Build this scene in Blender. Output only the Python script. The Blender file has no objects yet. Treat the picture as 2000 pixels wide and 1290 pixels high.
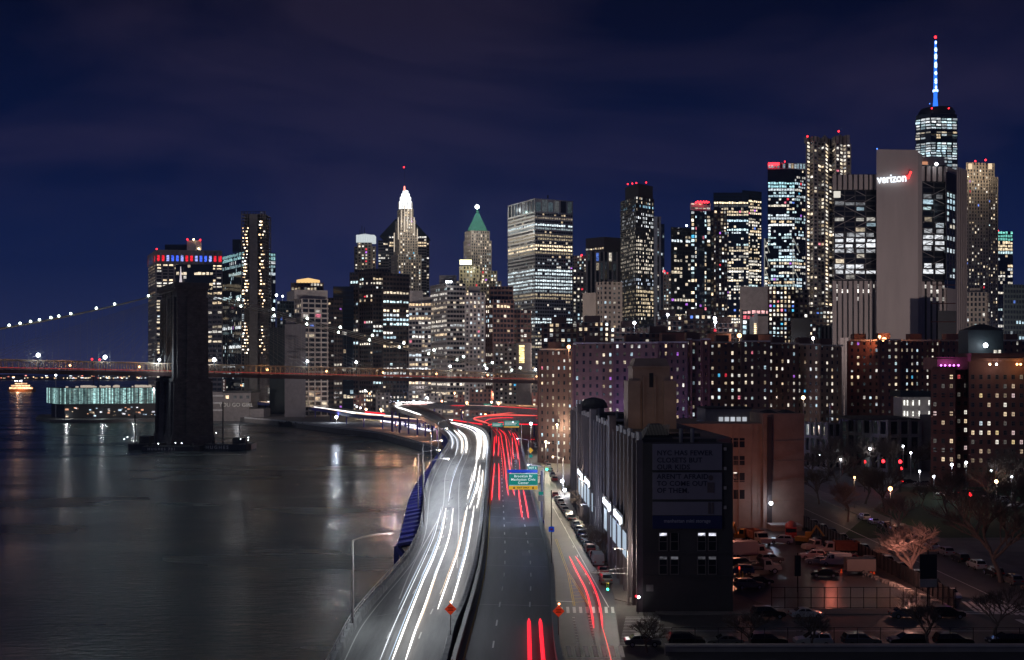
import bpy, math, random
import numpy as np
from mathutils import Vector, Matrix
rnd = random.Random(7)
rng = np.random.default_rng(11)
S = bpy.context.scene
COL = S.collection
# ---------------------------------------------------------------- camera
H = 38.0; F = 2200.0; HY = 728.0            # eye height, focal length and horizon of a 2000 px wide frame
cd = bpy.data.cameras.new('camera'); cam = bpy.data.objects.new('camera', cd); COL.objects.link(cam)
cam.location = (0, 0, H); cam.rotation_euler = (math.radians(90), 0, 0)
cd.sensor_width = 36; cd.lens = F / 2000 * 36; cd.shift_y = (HY - 645) / 2000
cd.clip_start = 0.5; cd.clip_end = 60000
S.camera = cam
# ---------------------------------------------------------------- world: night sky with thin cloud lit by the city
W = bpy.data.worlds.new('World'); S.world = W; W.use_nodes = True
nt = W.node_tree; N = nt.nodes; L = nt.links; N.clear()
def wn(t, **k):
    n = N.new(t)
    for a, b in k.items(): setattr(n, a, b)
    return n
out = wn('ShaderNodeOutputWorld'); bg = wn('ShaderNodeBackground'); L.new(bg.outputs[0], out.inputs[0])
tc = wn('ShaderNodeTexCoord'); sp = wn('ShaderNodeSeparateXYZ'); L.new(tc.outputs['Generated'], sp.inputs[0])
rmp = wn('ShaderNodeValToRGB'); L.new(sp.outputs[2], rmp.inputs[0])
e = rmp.color_ramp.elements
e[0].position = 0.0; e[0].color = (.036, .042, .120, 1)
e[1].position = 1.0; e[1].color = (.001, .002, .010, 1)
for p, c in ((.03, (.020, .030, .106, 1)), (.09, (.0060, .0160, .080, 1)), (.17, (.0014, .0070, .045, 1)), (.30, (.0008, .0026, .018, 1)), (.5, (.0006, .0016, .009, 1))):
    q = rmp.color_ramp.elements.new(p); q.color = c
mp = wn('ShaderNodeMapping'); mp.inputs['Scale'].default_value = (1.7, 1.5, 4.6); mp.inputs['Rotation'].default_value = (0, .42, 0); mp.inputs['Location'].default_value = (.55, .2, 1.35)
L.new(tc.outputs['Generated'], mp.inputs[0])
nz = wn('ShaderNodeTexNoise'); nz.inputs['Scale'].default_value = 1.25; nz.inputs['Detail'].default_value = 6; nz.inputs['Roughness'].default_value = .5; nz.inputs['Distortion'].default_value = .9
L.new(mp.outputs[0], nz.inputs[0])
r2 = wn('ShaderNodeValToRGB'); L.new(nz.outputs[0], r2.inputs[0])
r2.color_ramp.elements[0].position = .45; r2.color_ramp.elements[0].color = (0, 0, 0, 1)
r2.color_ramp.elements[1].position = .60; r2.color_ramp.elements[1].color = (1, 1, 1, 1)
mx = wn('ShaderNodeMix', data_type='RGBA', blend_type='MIX')
cl = wn('ShaderNodeMix', data_type='RGBA', blend_type='ADD'); cl.inputs[0].default_value = 1
L.new(rmp.outputs[0], cl.inputs[6]); cl.inputs[7].default_value = (.0125, .0080, .0125, 1)
L.new(r2.outputs[0], mx.inputs[0]); L.new(rmp.outputs[0], mx.inputs[6]); L.new(cl.outputs[2], mx.inputs[7])
L.new(mx.outputs[2], bg.inputs[0]); bg.inputs[1].default_value = 1.0
# the glow of the city behind the camera, standing in for the moon's place as the one far light
sd = bpy.data.lights.new('city_glow', 'SUN'); sd.energy = .15; sd.angle = math.radians(60); sd.color = (.80, .84, 1)
so = bpy.data.objects.new('city_glow', sd); COL.objects.link(so); so.rotation_euler = (math.radians(64), 0, math.radians(-60))
S.view_settings.view_transform = 'Standard'; S.view_settings.look = 'None'; S.view_settings.exposure = 0; S.view_settings.gamma = 1
try: S.view_settings.use_curve_mapping = False
except Exception: pass
S.render.engine = 'CYCLES'
S.cycles.use_denoising = True; S.cycles.max_bounces = 5; S.cycles.diffuse_bounces = 2; S.cycles.glossy_bounces = 3
S.cycles.sample_clamp_indirect = 3; S.cycles.caustics_reflective = False; S.cycles.caustics_refractive = False
# ---------------------------------------------------------------- photo pixel (2000 px frame) -> place
def G(px, py, z=3.0):
    d = (H - z) * F / (py - HY); return ((px - 1000) * d / F, d, z)
def X(px, d): return (px - 1000) * d / F
def Z(py, d): return H - (py - HY) * d / F
# ---------------------------------------------------------------- mesh builder
BOXF = np.array([[0, 3, 2, 1], [4, 5, 6, 7], [0, 1, 5, 4], [1, 2, 6, 5], [2, 3, 7, 6], [3, 0, 4, 7]])
class MB:
    def __init__(s): s.v = []; s.f = []; s.n = 0; s.m = []; s.col = []; s.sm = False
    def quads(s, a, mi=0, col=None):                       # a (n,4,3)
        a = np.asarray(a, float).reshape(-1, 4, 3); k = len(a)
        if not k: return s
        s.v.append(a.reshape(-1, 3)); s.f.append(('q', np.arange(4 * k).reshape(k, 4) + s.n)); s.n += 4 * k
        s.m.append(np.full(k, mi)); s.col.append(np.zeros((k, 3)) if col is None else np.broadcast_to(np.asarray(col, float), (k, 3)))
        return s
    def boxes(s, c, mi=0):                                 # c (n,8,3): 4 bottom ccw then 4 top
        c = np.asarray(c, float).reshape(-1, 8, 3); return s.quads(c[:, BOXF].reshape(-1, 4, 3), mi)
    def box(s, x0, x1, y0, y1, z0, z1, mi=0):
        return s.boxes([[x0, y0, z0], [x1, y0, z0], [x1, y1, z0], [x0, y1, z0], [x0, y0, z1], [x1, y0, z1], [x1, y1, z1], [x0, y1, z1]], mi)
    def poly(s, vs, fs, mi=0):                             # general polygons
        vs = np.asarray(vs, float); s.v.append(vs); s.f.append(('p', [[i + s.n for i in f] for f in fs])); s.n += len(vs)
        s.m.append(np.full(len(fs), mi)); s.col.append(np.zeros((len(fs), 3))); return s
    def prism(s, pts, z0, z1, mi=0, top=None):             # pts ccw (x,y); top: scaled outline (x,y) list
        n = len(pts); t = top or pts
        vs = [(x, y, z0) for x, y in pts] + [(x, y, z1) for x, y in t]
        fs = [list(range(n))[::-1], list(range(n, 2 * n))] + [[i, (i + 1) % n, n + (i + 1) % n, n + i] for i in range(n)]
        return s.poly(vs, fs, mi)
    def bar(s, a, b, w, h=None, mi=0):                     # box section bar a->b
        a = Vector(a); b = Vector(b); h = h or w; d = (b - a)
        if d.length < 1e-6: return s
        d.normalize(); up = Vector((0, 0, 1)) if abs(d.z) < .95 else Vector((0, 1, 0))
        u = d.cross(up).normalized() * w / 2; v = u.cross(d).normalized() * h / 2
        c = [a - u - v, a + u - v, b + u - v, b - u - v, a - u + v, a + u + v, b + u + v, b - u + v]
        return s.boxes([[tuple(q) for q in c]], mi)
    def tube(s, pts, r, k=6, mi=0, cap=True):              # r scalar or list
        pts = [Vector(p) for p in pts]; n = len(pts); rs = r if hasattr(r, '__len__') else [r] * n
        vs = []; ref = None
        for i, p in enumerate(pts):
            d = (pts[min(i + 1, n - 1)] - pts[max(i - 1, 0)]).normalized()
            u = d.cross(Vector((0, 0, 1)) if abs(d.z) < .9 else Vector((1, 0, 0))).normalized()
            if ref is not None and u.dot(ref) < 0: u = -u
            ref = u; w = d.cross(u)
            for j in range(k):
                a = 2 * math.pi * j / k; vs.append(p + (u * math.cos(a) + w * math.sin(a)) * rs[i])
        fs = [[i * k + j, i * k + (j + 1) % k, (i + 1) * k + (j + 1) % k, (i + 1) * k + j] for i in range(n - 1) for j in range(k)]
        if cap: fs += [list(range(k))[::-1], [(n - 1) * k + j for j in range(k)]]
        return s.poly([tuple(v) for v in vs], fs, mi)
    def lathe(s, prof, k=12, c=(0, 0, 0), mi=0):           # prof [(r,z)]
        n = len(prof); vs = [(c[0] + r * math.cos(2 * math.pi * j / k), c[1] + r * math.sin(2 * math.pi * j / k), c[2] + z) for r, z in prof for j in range(k)]
        fs = [[i * k + j, i * k + (j + 1) % k, (i + 1) * k + (j + 1) % k, (i + 1) * k + j] for i in range(n - 1) for j in range(k)]
        fs += [list(range(k))[::-1], [(n - 1) * k + j for j in range(k)]]
        return s.poly(vs, fs, mi)
    def ball(s, c, r, k=8, mi=0, sz=1):
        m = max(4, k // 2 + 1); prof = [(max(r * math.sin(math.pi * i / m), .001), -r * sz * math.cos(math.pi * i / m)) for i in range(m + 1)]
        return s.lathe(prof, k, c, mi)
    def mesh(s, name, mats, attr=False):
        me = bpy.data.meshes.new(name)
        if not s.n: return me
        v = np.concatenate(s.v); idx = []; tot = []
        for t, f in s.f:
            if t == 'q': idx.append(f.reshape(-1)); tot.append(np.full(len(f), 4))
            else: idx.append(np.array([i for q in f for i in q])); tot.append(np.array([len(q) for q in f]))
        idx = np.concatenate(idx).astype(np.int32); tot = np.concatenate(tot).astype(np.int32)
        st = np.concatenate([[0], np.cumsum(tot)[:-1]]).astype(np.int32)
        me.vertices.add(len(v)); me.vertices.foreach_set('co', v.astype(np.float32).reshape(-1))
        me.loops.add(len(idx)); me.loops.foreach_set('vertex_index', idx)
        me.polygons.add(len(tot)); me.polygons.foreach_set('loop_start', st); me.polygons.foreach_set('loop_total', tot)
        me.polygons.foreach_set('material_index', np.concatenate(s.m).astype(np.int32))
        me.polygons.foreach_set('use_smooth', np.full(len(tot), s.sm))
        for m in mats: me.materials.append(m)
        if attr:
            at = me.attributes.new('lit', 'FLOAT_COLOR', 'FACE'); c = np.concatenate(s.col)
            at.data.foreach_set('color', np.concatenate([c, np.ones((len(c), 1))], 1).astype(np.float32).reshape(-1))
        me.update(calc_edges=True); return me
    def build(s, name, mats, parent=None, attr=False, **props):
        if not isinstance(mats, (list, tuple)): mats = [mats]
        o = bpy.data.objects.new(name, s.mesh(name, mats, attr)); COL.objects.link(o)
        if parent is not None: o.parent = parent; o.matrix_parent_inverse = Matrix.Translation(-parent.location) if parent.type == 'EMPTY' and parent.parent is None and not parent.get('local') else Matrix()
        for k, v in props.items(): o[k] = v
        return o
def thing(name, label, cat, loc=(0, 0, 0), group=None, local=False, rz=0):
    o = bpy.data.objects.new(name, None); COL.objects.link(o); o.location = loc; o.rotation_euler = (0, 0, rz); o.empty_display_size = 1
    o['label'] = label; o['category'] = cat
    if group: o['group'] = group
    if local: o['local'] = 1
    return o
def tag(o, label, cat, group=None):
    o['label'] = label; o['category'] = cat
    if group: o['group'] = group
    return o
def copy_thing(o, label, loc=None, rz=None, group=None):
    c = o.copy(); COL.objects.link(c); c['label'] = label
    if group: c['group'] = group
    if loc is not None: c.location = loc
    if rz is not None: c.rotation_euler = (0, 0, rz)
    for ch in o.children:
        d = ch.copy(); COL.objects.link(d); d.parent = c; d.matrix_parent_inverse = ch.matrix_parent_inverse.copy()
        for g in ch.children:
            h = g.copy(); COL.objects.link(h); h.parent = d; h.matrix_parent_inverse = g.matrix_parent_inverse.copy()
    return c
# ---------------------------------------------------------------- materials
def mat(name, col, rough=.8, metal=0, var=.25, scale=.3, bump=0, emit=None, es=0, brick=None, spec=None, stretch=None):
    m = bpy.data.materials.new(name); m.use_nodes = True; n = m.node_tree.nodes; l = m.node_tree.links; b = n['Principled BSDF']
    b.inputs['Roughness'].default_value = rough; b.inputs['Metallic'].default_value = metal
    if spec is not None: b.inputs['Specular IOR Level'].default_value = spec
    t = n.new('ShaderNodeTexCoord'); src = t.outputs['Object']
    if stretch:
        mpn = n.new('ShaderNodeMapping'); mpn.inputs['Scale'].default_value = stretch; l.new(src, mpn.inputs[0]); src = mpn.outputs[0]
    c0 = None
    if var:
        z = n.new('ShaderNodeTexNoise'); z.inputs['Scale'].default_value = scale; z.inputs['Detail'].default_value = 7; z.inputs['Roughness'].default_value = .65; l.new(src, z.inputs[0])
        r = n.new('ShaderNodeMapRange'); l.new(z.outputs[0], r.inputs[0]); r.inputs[1].default_value = .25; r.inputs[2].default_value = .75; r.inputs[3].default_value = 1 - var; r.inputs[4].default_value = 1 + var
        mu = n.new('ShaderNodeMix'); mu.data_type = 'RGBA'; mu.blend_type = 'MULTIPLY'; mu.inputs[0].default_value = 1
        mu.inputs[6].default_value = (*col, 1); l.new(r.outputs[0], mu.inputs[7]); c0 = mu.outputs[2]
        if brick:
            bk = n.new('ShaderNodeTexBrick'); bk.inputs['Scale'].default_value = 1; bk.inputs['Brick Width'].default_value = brick[0]; bk.inputs['Row Height'].default_value = brick[1]; bk.inputs['Mortar Size'].default_value = brick[2]
            cb = n.new('ShaderNodeCombineXYZ'); sx = n.new('ShaderNodeSeparateXYZ'); l.new(t.outputs['Object'], sx.inputs[0])
            ad = n.new('ShaderNodeMath'); l.new(sx.outputs[0], ad.inputs[0]); l.new(sx.outputs[1], ad.inputs[1]); l.new(ad.outputs[0], cb.inputs[0]); l.new(sx.outputs[2], cb.inputs[1])
            l.new(cb.outputs[0], bk.inputs[0]); bk.inputs['Color1'].default_value = (1, 1, 1, 1); bk.inputs['Color2'].default_value = (.72, .72, .72, 1); bk.inputs['Mortar'].default_value = (.5, .5, .5, 1)
            m2 = n.new('ShaderNodeMix'); m2.data_type = 'RGBA'; m2.blend_type = 'MULTIPLY'; m2.inputs[0].default_value = 1; l.new(c0, m2.inputs[6]); l.new(bk.outputs[0], m2.inputs[7]); c0 = m2.outputs[2]
        l.new(c0, b.inputs['Base Color'])
        if bump:
            bp = n.new('ShaderNodeBump'); bp.inputs['Strength'].default_value = bump; bp.inputs['Distance'].default_value = .1; l.new(z.outputs[0], bp.inputs['Height']); l.new(bp.outputs[0], b.inputs['Normal'])
    else: b.inputs['Base Color'].default_value = (*col, 1)
    if emit: b.inputs['Emission Color'].default_value = (*emit, 1); b.inputs['Emission Strength'].default_value = es
    return m
def glow(name, col, s, sample=False):
    m = mat(name, (.02, .02, .02), .5, var=0, emit=col, es=s)
    m.cycles.emission_sampling = 'AUTO' if sample else 'NONE'; return m
def pane_mat(name, s=1.0, detail=1.3, tint=(.012, .016, .022)):
    m = bpy.data.materials.new(name); m.use_nodes = True; n = m.node_tree.nodes; l = m.node_tree.links; b = n['Principled BSDF']
    b.inputs['Base Color'].default_value = (*tint, 1); b.inputs['Roughness'].default_value = .12
    a = n.new('ShaderNodeAttribute'); a.attribute_name = 'lit'
    t = n.new('ShaderNodeTexCoord'); mp_ = n.new('ShaderNodeMapping'); mp_.inputs['Scale'].default_value = (.55, .55, 1.1); l.new(t.outputs['Object'], mp_.inputs[0])
    z = n.new('ShaderNodeTexNoise'); z.inputs['Scale'].default_value = detail; z.inputs['Detail'].default_value = 3; l.new(mp_.outputs[0], z.inputs[0])
    r = n.new('ShaderNodeMapRange'); l.new(z.outputs[0], r.inputs[0]); r.inputs[1].default_value = .3; r.inputs[2].default_value = .7; r.inputs[3].default_value = .25; r.inputs[4].default_value = 1.75
    mu = n.new('ShaderNodeMix'); mu.data_type = 'RGBA'; mu.blend_type = 'MULTIPLY'; mu.inputs[0].default_value = 1; l.new(a.outputs['Color'], mu.inputs[6]); l.new(r.outputs[0], mu.inputs[7])
    l.new(mu.outputs[2], b.inputs['Emission Color']); b.inputs['Emission Strength'].default_value = s
    m.cycles.emission_sampling = 'NONE'; return m
M = {}
def mk(k, *a, **kw): M[k] = mat(k, *a, **kw); return M[k]
mk('limestone', (.34, .30, .26), .85, var=.35, scale=.08, stretch=(1, 1, .25)); mk('concrete_pale', (.42, .38, .36), .85); mk('concrete', (.26, .24, .23), .9, bump=.3)
mk('stone_grey', (.27, .25, .25), .85); mk('steel_dark', (.055, .055, .06), .45, .4); mk('bronze', (.075, .055, .05), .5, .3)
mk('dark_brick', (.15, .085, .075), .9, var=.4, scale=.12, stretch=(1, 1, .3)); mk('red_brick', (.24, .11, .09), .9, var=.4, scale=.15, stretch=(1, 1, .3)); mk('tan_brick', (.36, .25, .19), .9)
mk('glass_dark', (.015, .022, .030), .12, .2); mk('glass_blue', (.02, .045, .085), .12, .3); mk('white_metal', (.6, .6, .6), .45, .3)
mk('black_metal', (.02, .02, .022), .5, .3); mk('roof', (.06, .055, .055), .95); mk('copper_green', (.045, .20, .15), .7)
mk('slate', (.03, .045, .05), .6); mk('purple_brick', (.22, .13, .11), .9, var=.3)
M['pane'] = pane_mat('window_glass', 1.05); M['pane_far'] = pane_mat('far_window_glass', 1.5, .8)
M['pane_near'] = pane_mat('near_window_glass', 1.0, 2.6)
M['red_light'] = glow('red_aviation_light', (1, .02, .03), 6); M['white_light'] = glow('white_lamp_light', (.85, .92, 1), 14)
M['warm_light'] = glow('warm_lamp_light', (1, .70, .38), 10); M['orange_light'] = glow('orange_lamp_light', (1, .42, .16), 9)
M['blue_light'] = glow('blue_light', (.08, .25, 1), 3)
# ---------------------------------------------------------------- lamps
LD = {}
def lamp(x, y, z, p, col=(1, .8, .6), r=.25, parent=None, kind='POINT', rot=None, spot=2.2):
    key = (round(p), tuple(col), r, kind, spot)
    if key not in LD:
        d = bpy.data.lights.new('lamp_light', kind); d.energy = p; d.color = col; d.shadow_soft_size = r
        if kind == 'SPOT': d.spot_size = spot; d.spot_blend = .6
        LD[key] = d
    o = bpy.data.objects.new('lamp_light', LD[key]); COL.objects.link(o); o.location = (x, y, z)
    if rot: o.rotation_euler = rot
    if parent is not None:
        o.parent = parent
        if not parent.get('local'): o.matrix_parent_inverse = Matrix.Translation(-parent.location)
    return o
# ---------------------------------------------------------------- facades
WARM = [(1, .83, .60), (1, .76, .48), (1, .90, .74), (1, .95, .86)]
COOL = [(.80, .92, 1), (.70, .95, 1), (.92, .97, 1), (.62, .86, 1)]
def litmap(nf, nc, mode, p=.3, s=1.0, pf=.25, rows=None, cool=.3, odd=.03):
    a = np.zeros((nf, nc, 3)); br = np.zeros((nf, nc)); wc = np.array(WARM); cc = np.array(COOL)
    for i in range(nf):
        pal = cc if rng.random() < cool else wc; c = pal[rng.integers(len(pal))]
        if mode == 'office':
            if rng.random() < pf * 1.3:
                k = rng.random(nc) < rng.uniform(.7, 1); k2 = np.repeat(rng.random(nc // 4 + 1) < .85, 4)[:nc]; m = k & k2; v = rng.uniform(.6, 1.25)
            else: m = rng.random(nc) < p * rng.uniform(.1, 1.6); v = rng.uniform(.35, .9)
            a[i] = c; br[i] = m * v * rng.uniform(.6, 1.15, nc)
        else:
            if i == 0: cf = rng.choice([.45, .8, 1.1, 1.5, 2.1], nc) if odd else np.ones(nc)
            m = rng.random(nc) < p * cf; br[i] = m * rng.uniform(.25, 1.1, nc) ** 1.3 + .03 * (rng.random(nc) < .3)
            pick = rng.random(nc) < cool; a[i] = np.where(pick[:, None], cc[rng.integers(4, size=nc)], wc[rng.integers(4, size=nc)])
    if odd:
        k = rng.random((nf, nc)) < odd * max(p, .25); oc = np.array([(.15, .3, 1), (1, .05, .08), (.1, .6, 1), (.6, .2, 1), (1, .25, .35)])
        a[k] = oc[rng.integers(5, size=(nf, nc))][k]; br[k] = np.maximum(br[k], .7)
    if rows:
        for r_, (c, v) in rows.items():
            i = nf - 1 - r_
            if 0 <= i < nf: a[i] = c; br[i] = v * rng.uniform(.7, 1.1, nc) * (rng.random(nc) < .95)
    return a * br[..., None] * s
def facade(wall, win, a, b, z0, z1, fh=3.8, cw=3.5, bh=.35, bw=.25, dep=.4, nf=None, nc=None, pm=0, wmi=0, lit=None, lm=None, skip=None, **kw):
    """one wall a->b (outward is to the right of a->b): spandrel bands, piers and panes as real relief"""
    a = np.array(a[:2], float); b = np.array(b[:2], float); Ln = np.linalg.norm(b - a); u = (b - a) / Ln; n = np.array([u[1], -u[0]])
    nf = nf or max(1, round((z1 - z0) / fh)); nc = nc or max(1, round(Ln / cw)); hh = (z1 - z0) / nf; ww = Ln / nc
    def pt(s, o, z):
        s, o, z = np.broadcast_arrays(s, o, z); return np.stack([a[0] + u[0] * s + n[0] * o, a[1] + u[1] * s + n[1] * o, z], -1)
    def bx(s0, s1, o0, o1, za, zb): return np.stack([pt(s0, o1, za), pt(s1, o1, za), pt(s1, o0, za), pt(s0, o0, za), pt(s0, o1, zb), pt(s1, o1, zb), pt(s1, o0, zb), pt(s0, o0, zb)], -2)
    iz = z0 + np.arange(nf) * hh
    if bh > 0:
        wall.boxes(bx(-dep * .9, Ln + dep * .9, -.05, dep, iz, iz + hh * bh), wmi)
        wall.boxes(bx(-dep * .9, Ln + dep * .9, -.05, dep, np.array([z1 - hh * .06]), np.array([z1 + .02])), wmi)
    if bw > 0:
        sx = np.arange(nc + 1) * ww; w2 = ww * bw / 2
        wall.boxes(bx(sx - w2, sx + w2, -.04, dep + .06, np.full(nc + 1, z0), np.full(nc + 1, z1 + .3)), wmi)
    c = litmap(nf, nc, **(lit or dict(mode='office'))) if lm is None else lm
    I, J = np.meshgrid(np.arange(nf), np.arange(nc), indexing='ij'); ok = np.ones((nf, nc), bool)
    if skip is not None: ok = ~skip(I, J, nf, nc)
    I = I[ok]; J = J[ok]; cc = c[ok]
    s0 = J * ww + ww * bw * .45; s1 = (J + 1) * ww - ww * bw * .45; za = z0 + I * hh + hh * bh * .9; zb = z0 + (I + 1) * hh
    j1, j2, j3 = rng.random((3, len(I))) ** 2; w_ = (s1 - s0); h_ = (zb - za); on = cc.sum(1) > 0           # half drawn blinds and curtains
    s0 = s0 + w_ * .22 * j1 * on; s1 = s1 - w_ * .22 * j2 * on; zb = zb - h_ * .35 * j3 * on
    win.quads(np.stack([pt(s0, .06, za), pt(s1, .06, za), pt(s1, .06, zb), pt(s0, .06, zb)], -2), pm, cc)
def chain_poly(ch, thick):
    (xa, ya), (xb, yb) = ch[0], ch[-1]
    if len(ch) == 3:                                       # corner building: complete the parallelogram
        return list(ch) + [(xa + xb - ch[1][0], ya + yb - ch[1][1])]
    mx_, my_ = (xa + xb) / 2, (ya + yb) / 2; l = math.hypot(mx_, my_); nx, ny = mx_ / l * thick, my_ / l * thick      # the block runs back along its street
    return list(ch) + [(xb + nx, yb + ny), (xa + nx, ya + ny)]
class Bld:
    def __init__(s, name, label, px, d, cat='skyscraper', group=None):
        s.root = thing(name, label, cat, (X(px, d), d, 3), group); s.d = d; s.wall = MB(); s.win = MB(); s.mats = []; s.pane = M['pane_far'] if d > 600 else M['pane']
    def mi(s, m):
        if m not in s.mats: s.mats.append(m)
        return s.mats.index(m)
    def block(s, ch, ytop=None, ybot=None, z0=None, z1=None, wallm='stone_grey', thick=30, win=True, roofm=None, inset=0, **kw):
        """ch: visible corners [(px,d),...] from left to right"""
        pts = [(X(p, d), d) for p, d in ch]; dn = min(d for p, d in ch)
        z1 = Z(ytop, dn) if z1 is None else z1; z0 = (3 if ybot is None else Z(ybot, dn)) if z0 is None else z0
        poly = chain_poly(pts, thick); mi = s.mi(M[wallm])
        s.wall.prism(poly, z0, z1, mi)
        if win:
            n = len(poly)
            for i in range(n):
                a, b = poly[i], poly[(i + 1) % n]; dx, dy = b[0] - a[0], b[1] - a[1]; mx_, my_ = (a[0] + b[0]) / 2, (a[1] + b[1]) / 2
                if (dy * -mx_ + -dx * -my_) / (math.hypot(dx, dy) * math.hypot(mx_, my_) + 1e-9) > -.25 and math.hypot(dx, dy) > 1.5:
                    facade(s.wall, s.win, a, b, z0, z1, wmi=mi, **kw)
        return poly, z0, z1
    def face(s, p0, p1, ytop, ybot, **kw):
        wallm = kw.pop('wallm', 'stone_grey'); a = (X(*p0), p0[1]); b = (X(*p1), p1[1]); dn = min(p0[1], p1[1])
        facade(s.wall, s.win, a, b, Z(ybot, dn), Z(ytop, dn), wmi=s.mi(M[wallm]), **kw)
    def done(s, kind='stuff'):
        if s.wall.n: s.wall.build('wall', s.mats, s.root)
        if s.win.n:
            o = s.win.build('window', [s.pane], s.root, attr=True); o['kind'] = 'stuff'
        return s.root
    def part(s, name, mb, mats, **p): return mb.build(name, mats, s.root, **p)
    def light(s, px, py, m='red_light', r=1.2, d=None):
        d = d or s.d - 2; b = MB().ball((X(px, d), d, Z(py, d)), r, 6); return b.build('aviation_light', [M[m]], s.root)
# ================================================================ WATER, LAND, FAR SHORE
def water_mat():
    m = bpy.data.materials.new('river_water'); m.use_nodes = True; n = m.node_tree.nodes; l = m.node_tree.links; b = n['Principled BSDF']
    b.inputs['Base Color'].default_value = (.008, .040, .052, 1); b.inputs['Roughness'].default_value = .17; b.inputs['IOR'].default_value = 1.333
    b.inputs['Specular IOR Level'].default_value = .48
    t = n.new('ShaderNodeTexCoord'); mp_ = n.new('ShaderNodeMapping'); mp_.inputs['Scale'].default_value = (.16, .50, 1); l.new(t.outputs['Object'], mp_.inputs[0])
    z = n.new('ShaderNodeTexNoise'); z.inputs['Scale'].default_value = 1.6; z.inputs['Detail'].default_value = 6; z.inputs['Roughness'].default_value = .62; l.new(mp_.outputs[0], z.inputs[0])
    mp2 = n.new('ShaderNodeMapping'); mp2.inputs['Scale'].default_value = (.012, .03, 1); l.new(t.outputs['Object'], mp2.inputs[0])
    z2 = n.new('ShaderNodeTexNoise'); z2.inputs['Scale'].default_value = 1.0; z2.inputs['Detail'].default_value = 3; l.new(mp2.outputs[0], z2.inputs[0])
    r = n.new('ShaderNodeMapRange'); l.new(z2.outputs[0], r.inputs[0]); r.inputs[1].default_value = .35; r.inputs[2].default_value = .65; r.inputs[3].default_value = .13; r.inputs[4].default_value = .30; l.new(r.outputs[0], b.inputs['Roughness'])
    bp = n.new('ShaderNodeBump'); bp.inputs['Strength'].default_value = 1.0; bp.inputs['Distance'].default_value = .75; l.new(z.outputs[0], bp.inputs['Height']); l.new(bp.outputs[0], b.inputs['Normal'])
    return m
M['water'] = water_mat()
MB().quads([[(-20000, -300, 0), (20000, -300, 0), (20000, 26000, 0), (-20000, 26000, 0)]]).build('water', [M['water']], kind='structure')
mk('ground', (.09, .085, .08), .95, var=.35, scale=.05); mk('quay', (.16, .15, .14), .9, bump=.4)
SH = [(-8, -120), (-10, 110), (-14, 300), (-24, 430), (-38, 528), (-77, 649), (-118, 720), (-161, 800), (-205, 862), (-232, 930), (-300, 1050), (-430, 1300), (-480, 1480), (-520, 1900), (-350, 2600), (4000, 5200), (5000, -120)]
MB().prism(SH, -2, 2.9, 1).build('ground', [M['ground'], M['quay']], kind='structure')
far = MB()
for k in range(60):
    x = -4200 + k * 75; far.box(x - 40, x + 40, 5600, 5800, -1, 14 + 16 * rnd.random())
fs = far.build('far_shore', [M['ground']], kind='structure')
lt = MB(); 
for k in range(170):
    x = -2600 + 2300 * rnd.random(); z = 8 + 14 * rnd.random() ** 2; c = rnd.choice([(1, .7, .4), (1, .9, .7), (.8, .9, 1), (1, .3, .2), (1, .6, .3)]); w = rnd.uniform(2, 7)
    lt.quads([[(x - w, 5560, z), (x + w, 5560, z), (x + w, 5560, z + 4), (x - w, 5560, z + 4)]], 0, np.array(c) * rnd.uniform(.5, 2.6))
lt.build('shore_light', [M['pane_far']], fs, attr=True, kind='stuff')
# ================================================================ SKYLINE
OFF = dict(mode='office')
def simple(name, label, ch, ytop, group='towers of the skyline', cat='skyscraper', lights=(), roofbox=None, **kw):
    b = Bld(name, label, (ch[0][0] + ch[-1][0]) / 2, min(d for p, d in ch), cat, group)
    b.block(ch, ytop, **kw)
    if roofbox:
        for (p0, p1, yt, yb, *w) in roofbox:
            d = b.d + 10; b.block([(p0, d), (p1, d)], yt, z0=Z(yb, d), thick=14, win=False, wallm=(w[0] if w else kw.get('wallm', 'stone_grey')))
    for l_ in lights: b.light(*l_)
    b.done(); return b
def office(p=.25, pf=.25, cool=.3, s=1.0, rows=None, odd=.02): return dict(mode='office', p=p, pf=pf, cool=cool, s=s, rows=rows, odd=odd)
def resi(p=.3, cool=.3, s=.9, odd=.05): return dict(mode='resi', p=p, cool=cool, s=s, odd=odd)
# --- left: office block with red and blue lit crown
b = Bld('office_tower', 'wide office tower with red and blue lit squares round its top, left of the skyline', 362, 1440, 'skyscraper', 'towers of the skyline')
ch = [(291, 1500), (305, 1440), (434, 1452)]
yw = (1., .80, .52)
b.block(ch, 516, wallm='concrete_pale', cw=7.5, fh=3.9, bw=.2, bh=.42, dep=.9, lit=office(.1, .45, .15, .9, rows={0: (yw, 1.3), 1: (yw, 1.0)}))
b.block(ch, 488, z0=Z(516, 1440) + .3, wallm='concrete_pale', win=False)
crown = MB()
def crown_cells(p0, p1, seq):
    a = np.array([X(*p0), p0[1]]); c = np.array([X(*p1), p1[1]]); n = len(seq); u = (c - a) / n; o = np.array([u[1], -u[0]]) / np.linalg.norm(u)
    for i, k in enumerate(seq):
        q0 = a + u * (i + .16) + o * .5; q1 = a + u * (i + .86) + o * .5; za, zb = Z(510, 1440), Z(499, 1440); col = {'r': (.8, .015, .03), 'b': (.05, .12, .9), 'w': (.28, .34, .85)}[k]
        crown.quads([[(*q0, za), (*q1, za), (*q1, zb), (*q0, zb)]], 0, col)
        fr = MB(); zz = zb + .25; a2 = a + u * i + o * .9; 
        b.wall.bar((*(a + u * i + o * .6), Z(514, 1440)), (*(a + u * i + o * .6), Z(490, 1440)), 2.6, 1.4, 0)
crown_cells((305, 1440), (434, 1452), 'rrwbbwrrwbbwrr'); crown_cells((291, 1500), (305, 1440), 'rwbwr')
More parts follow.
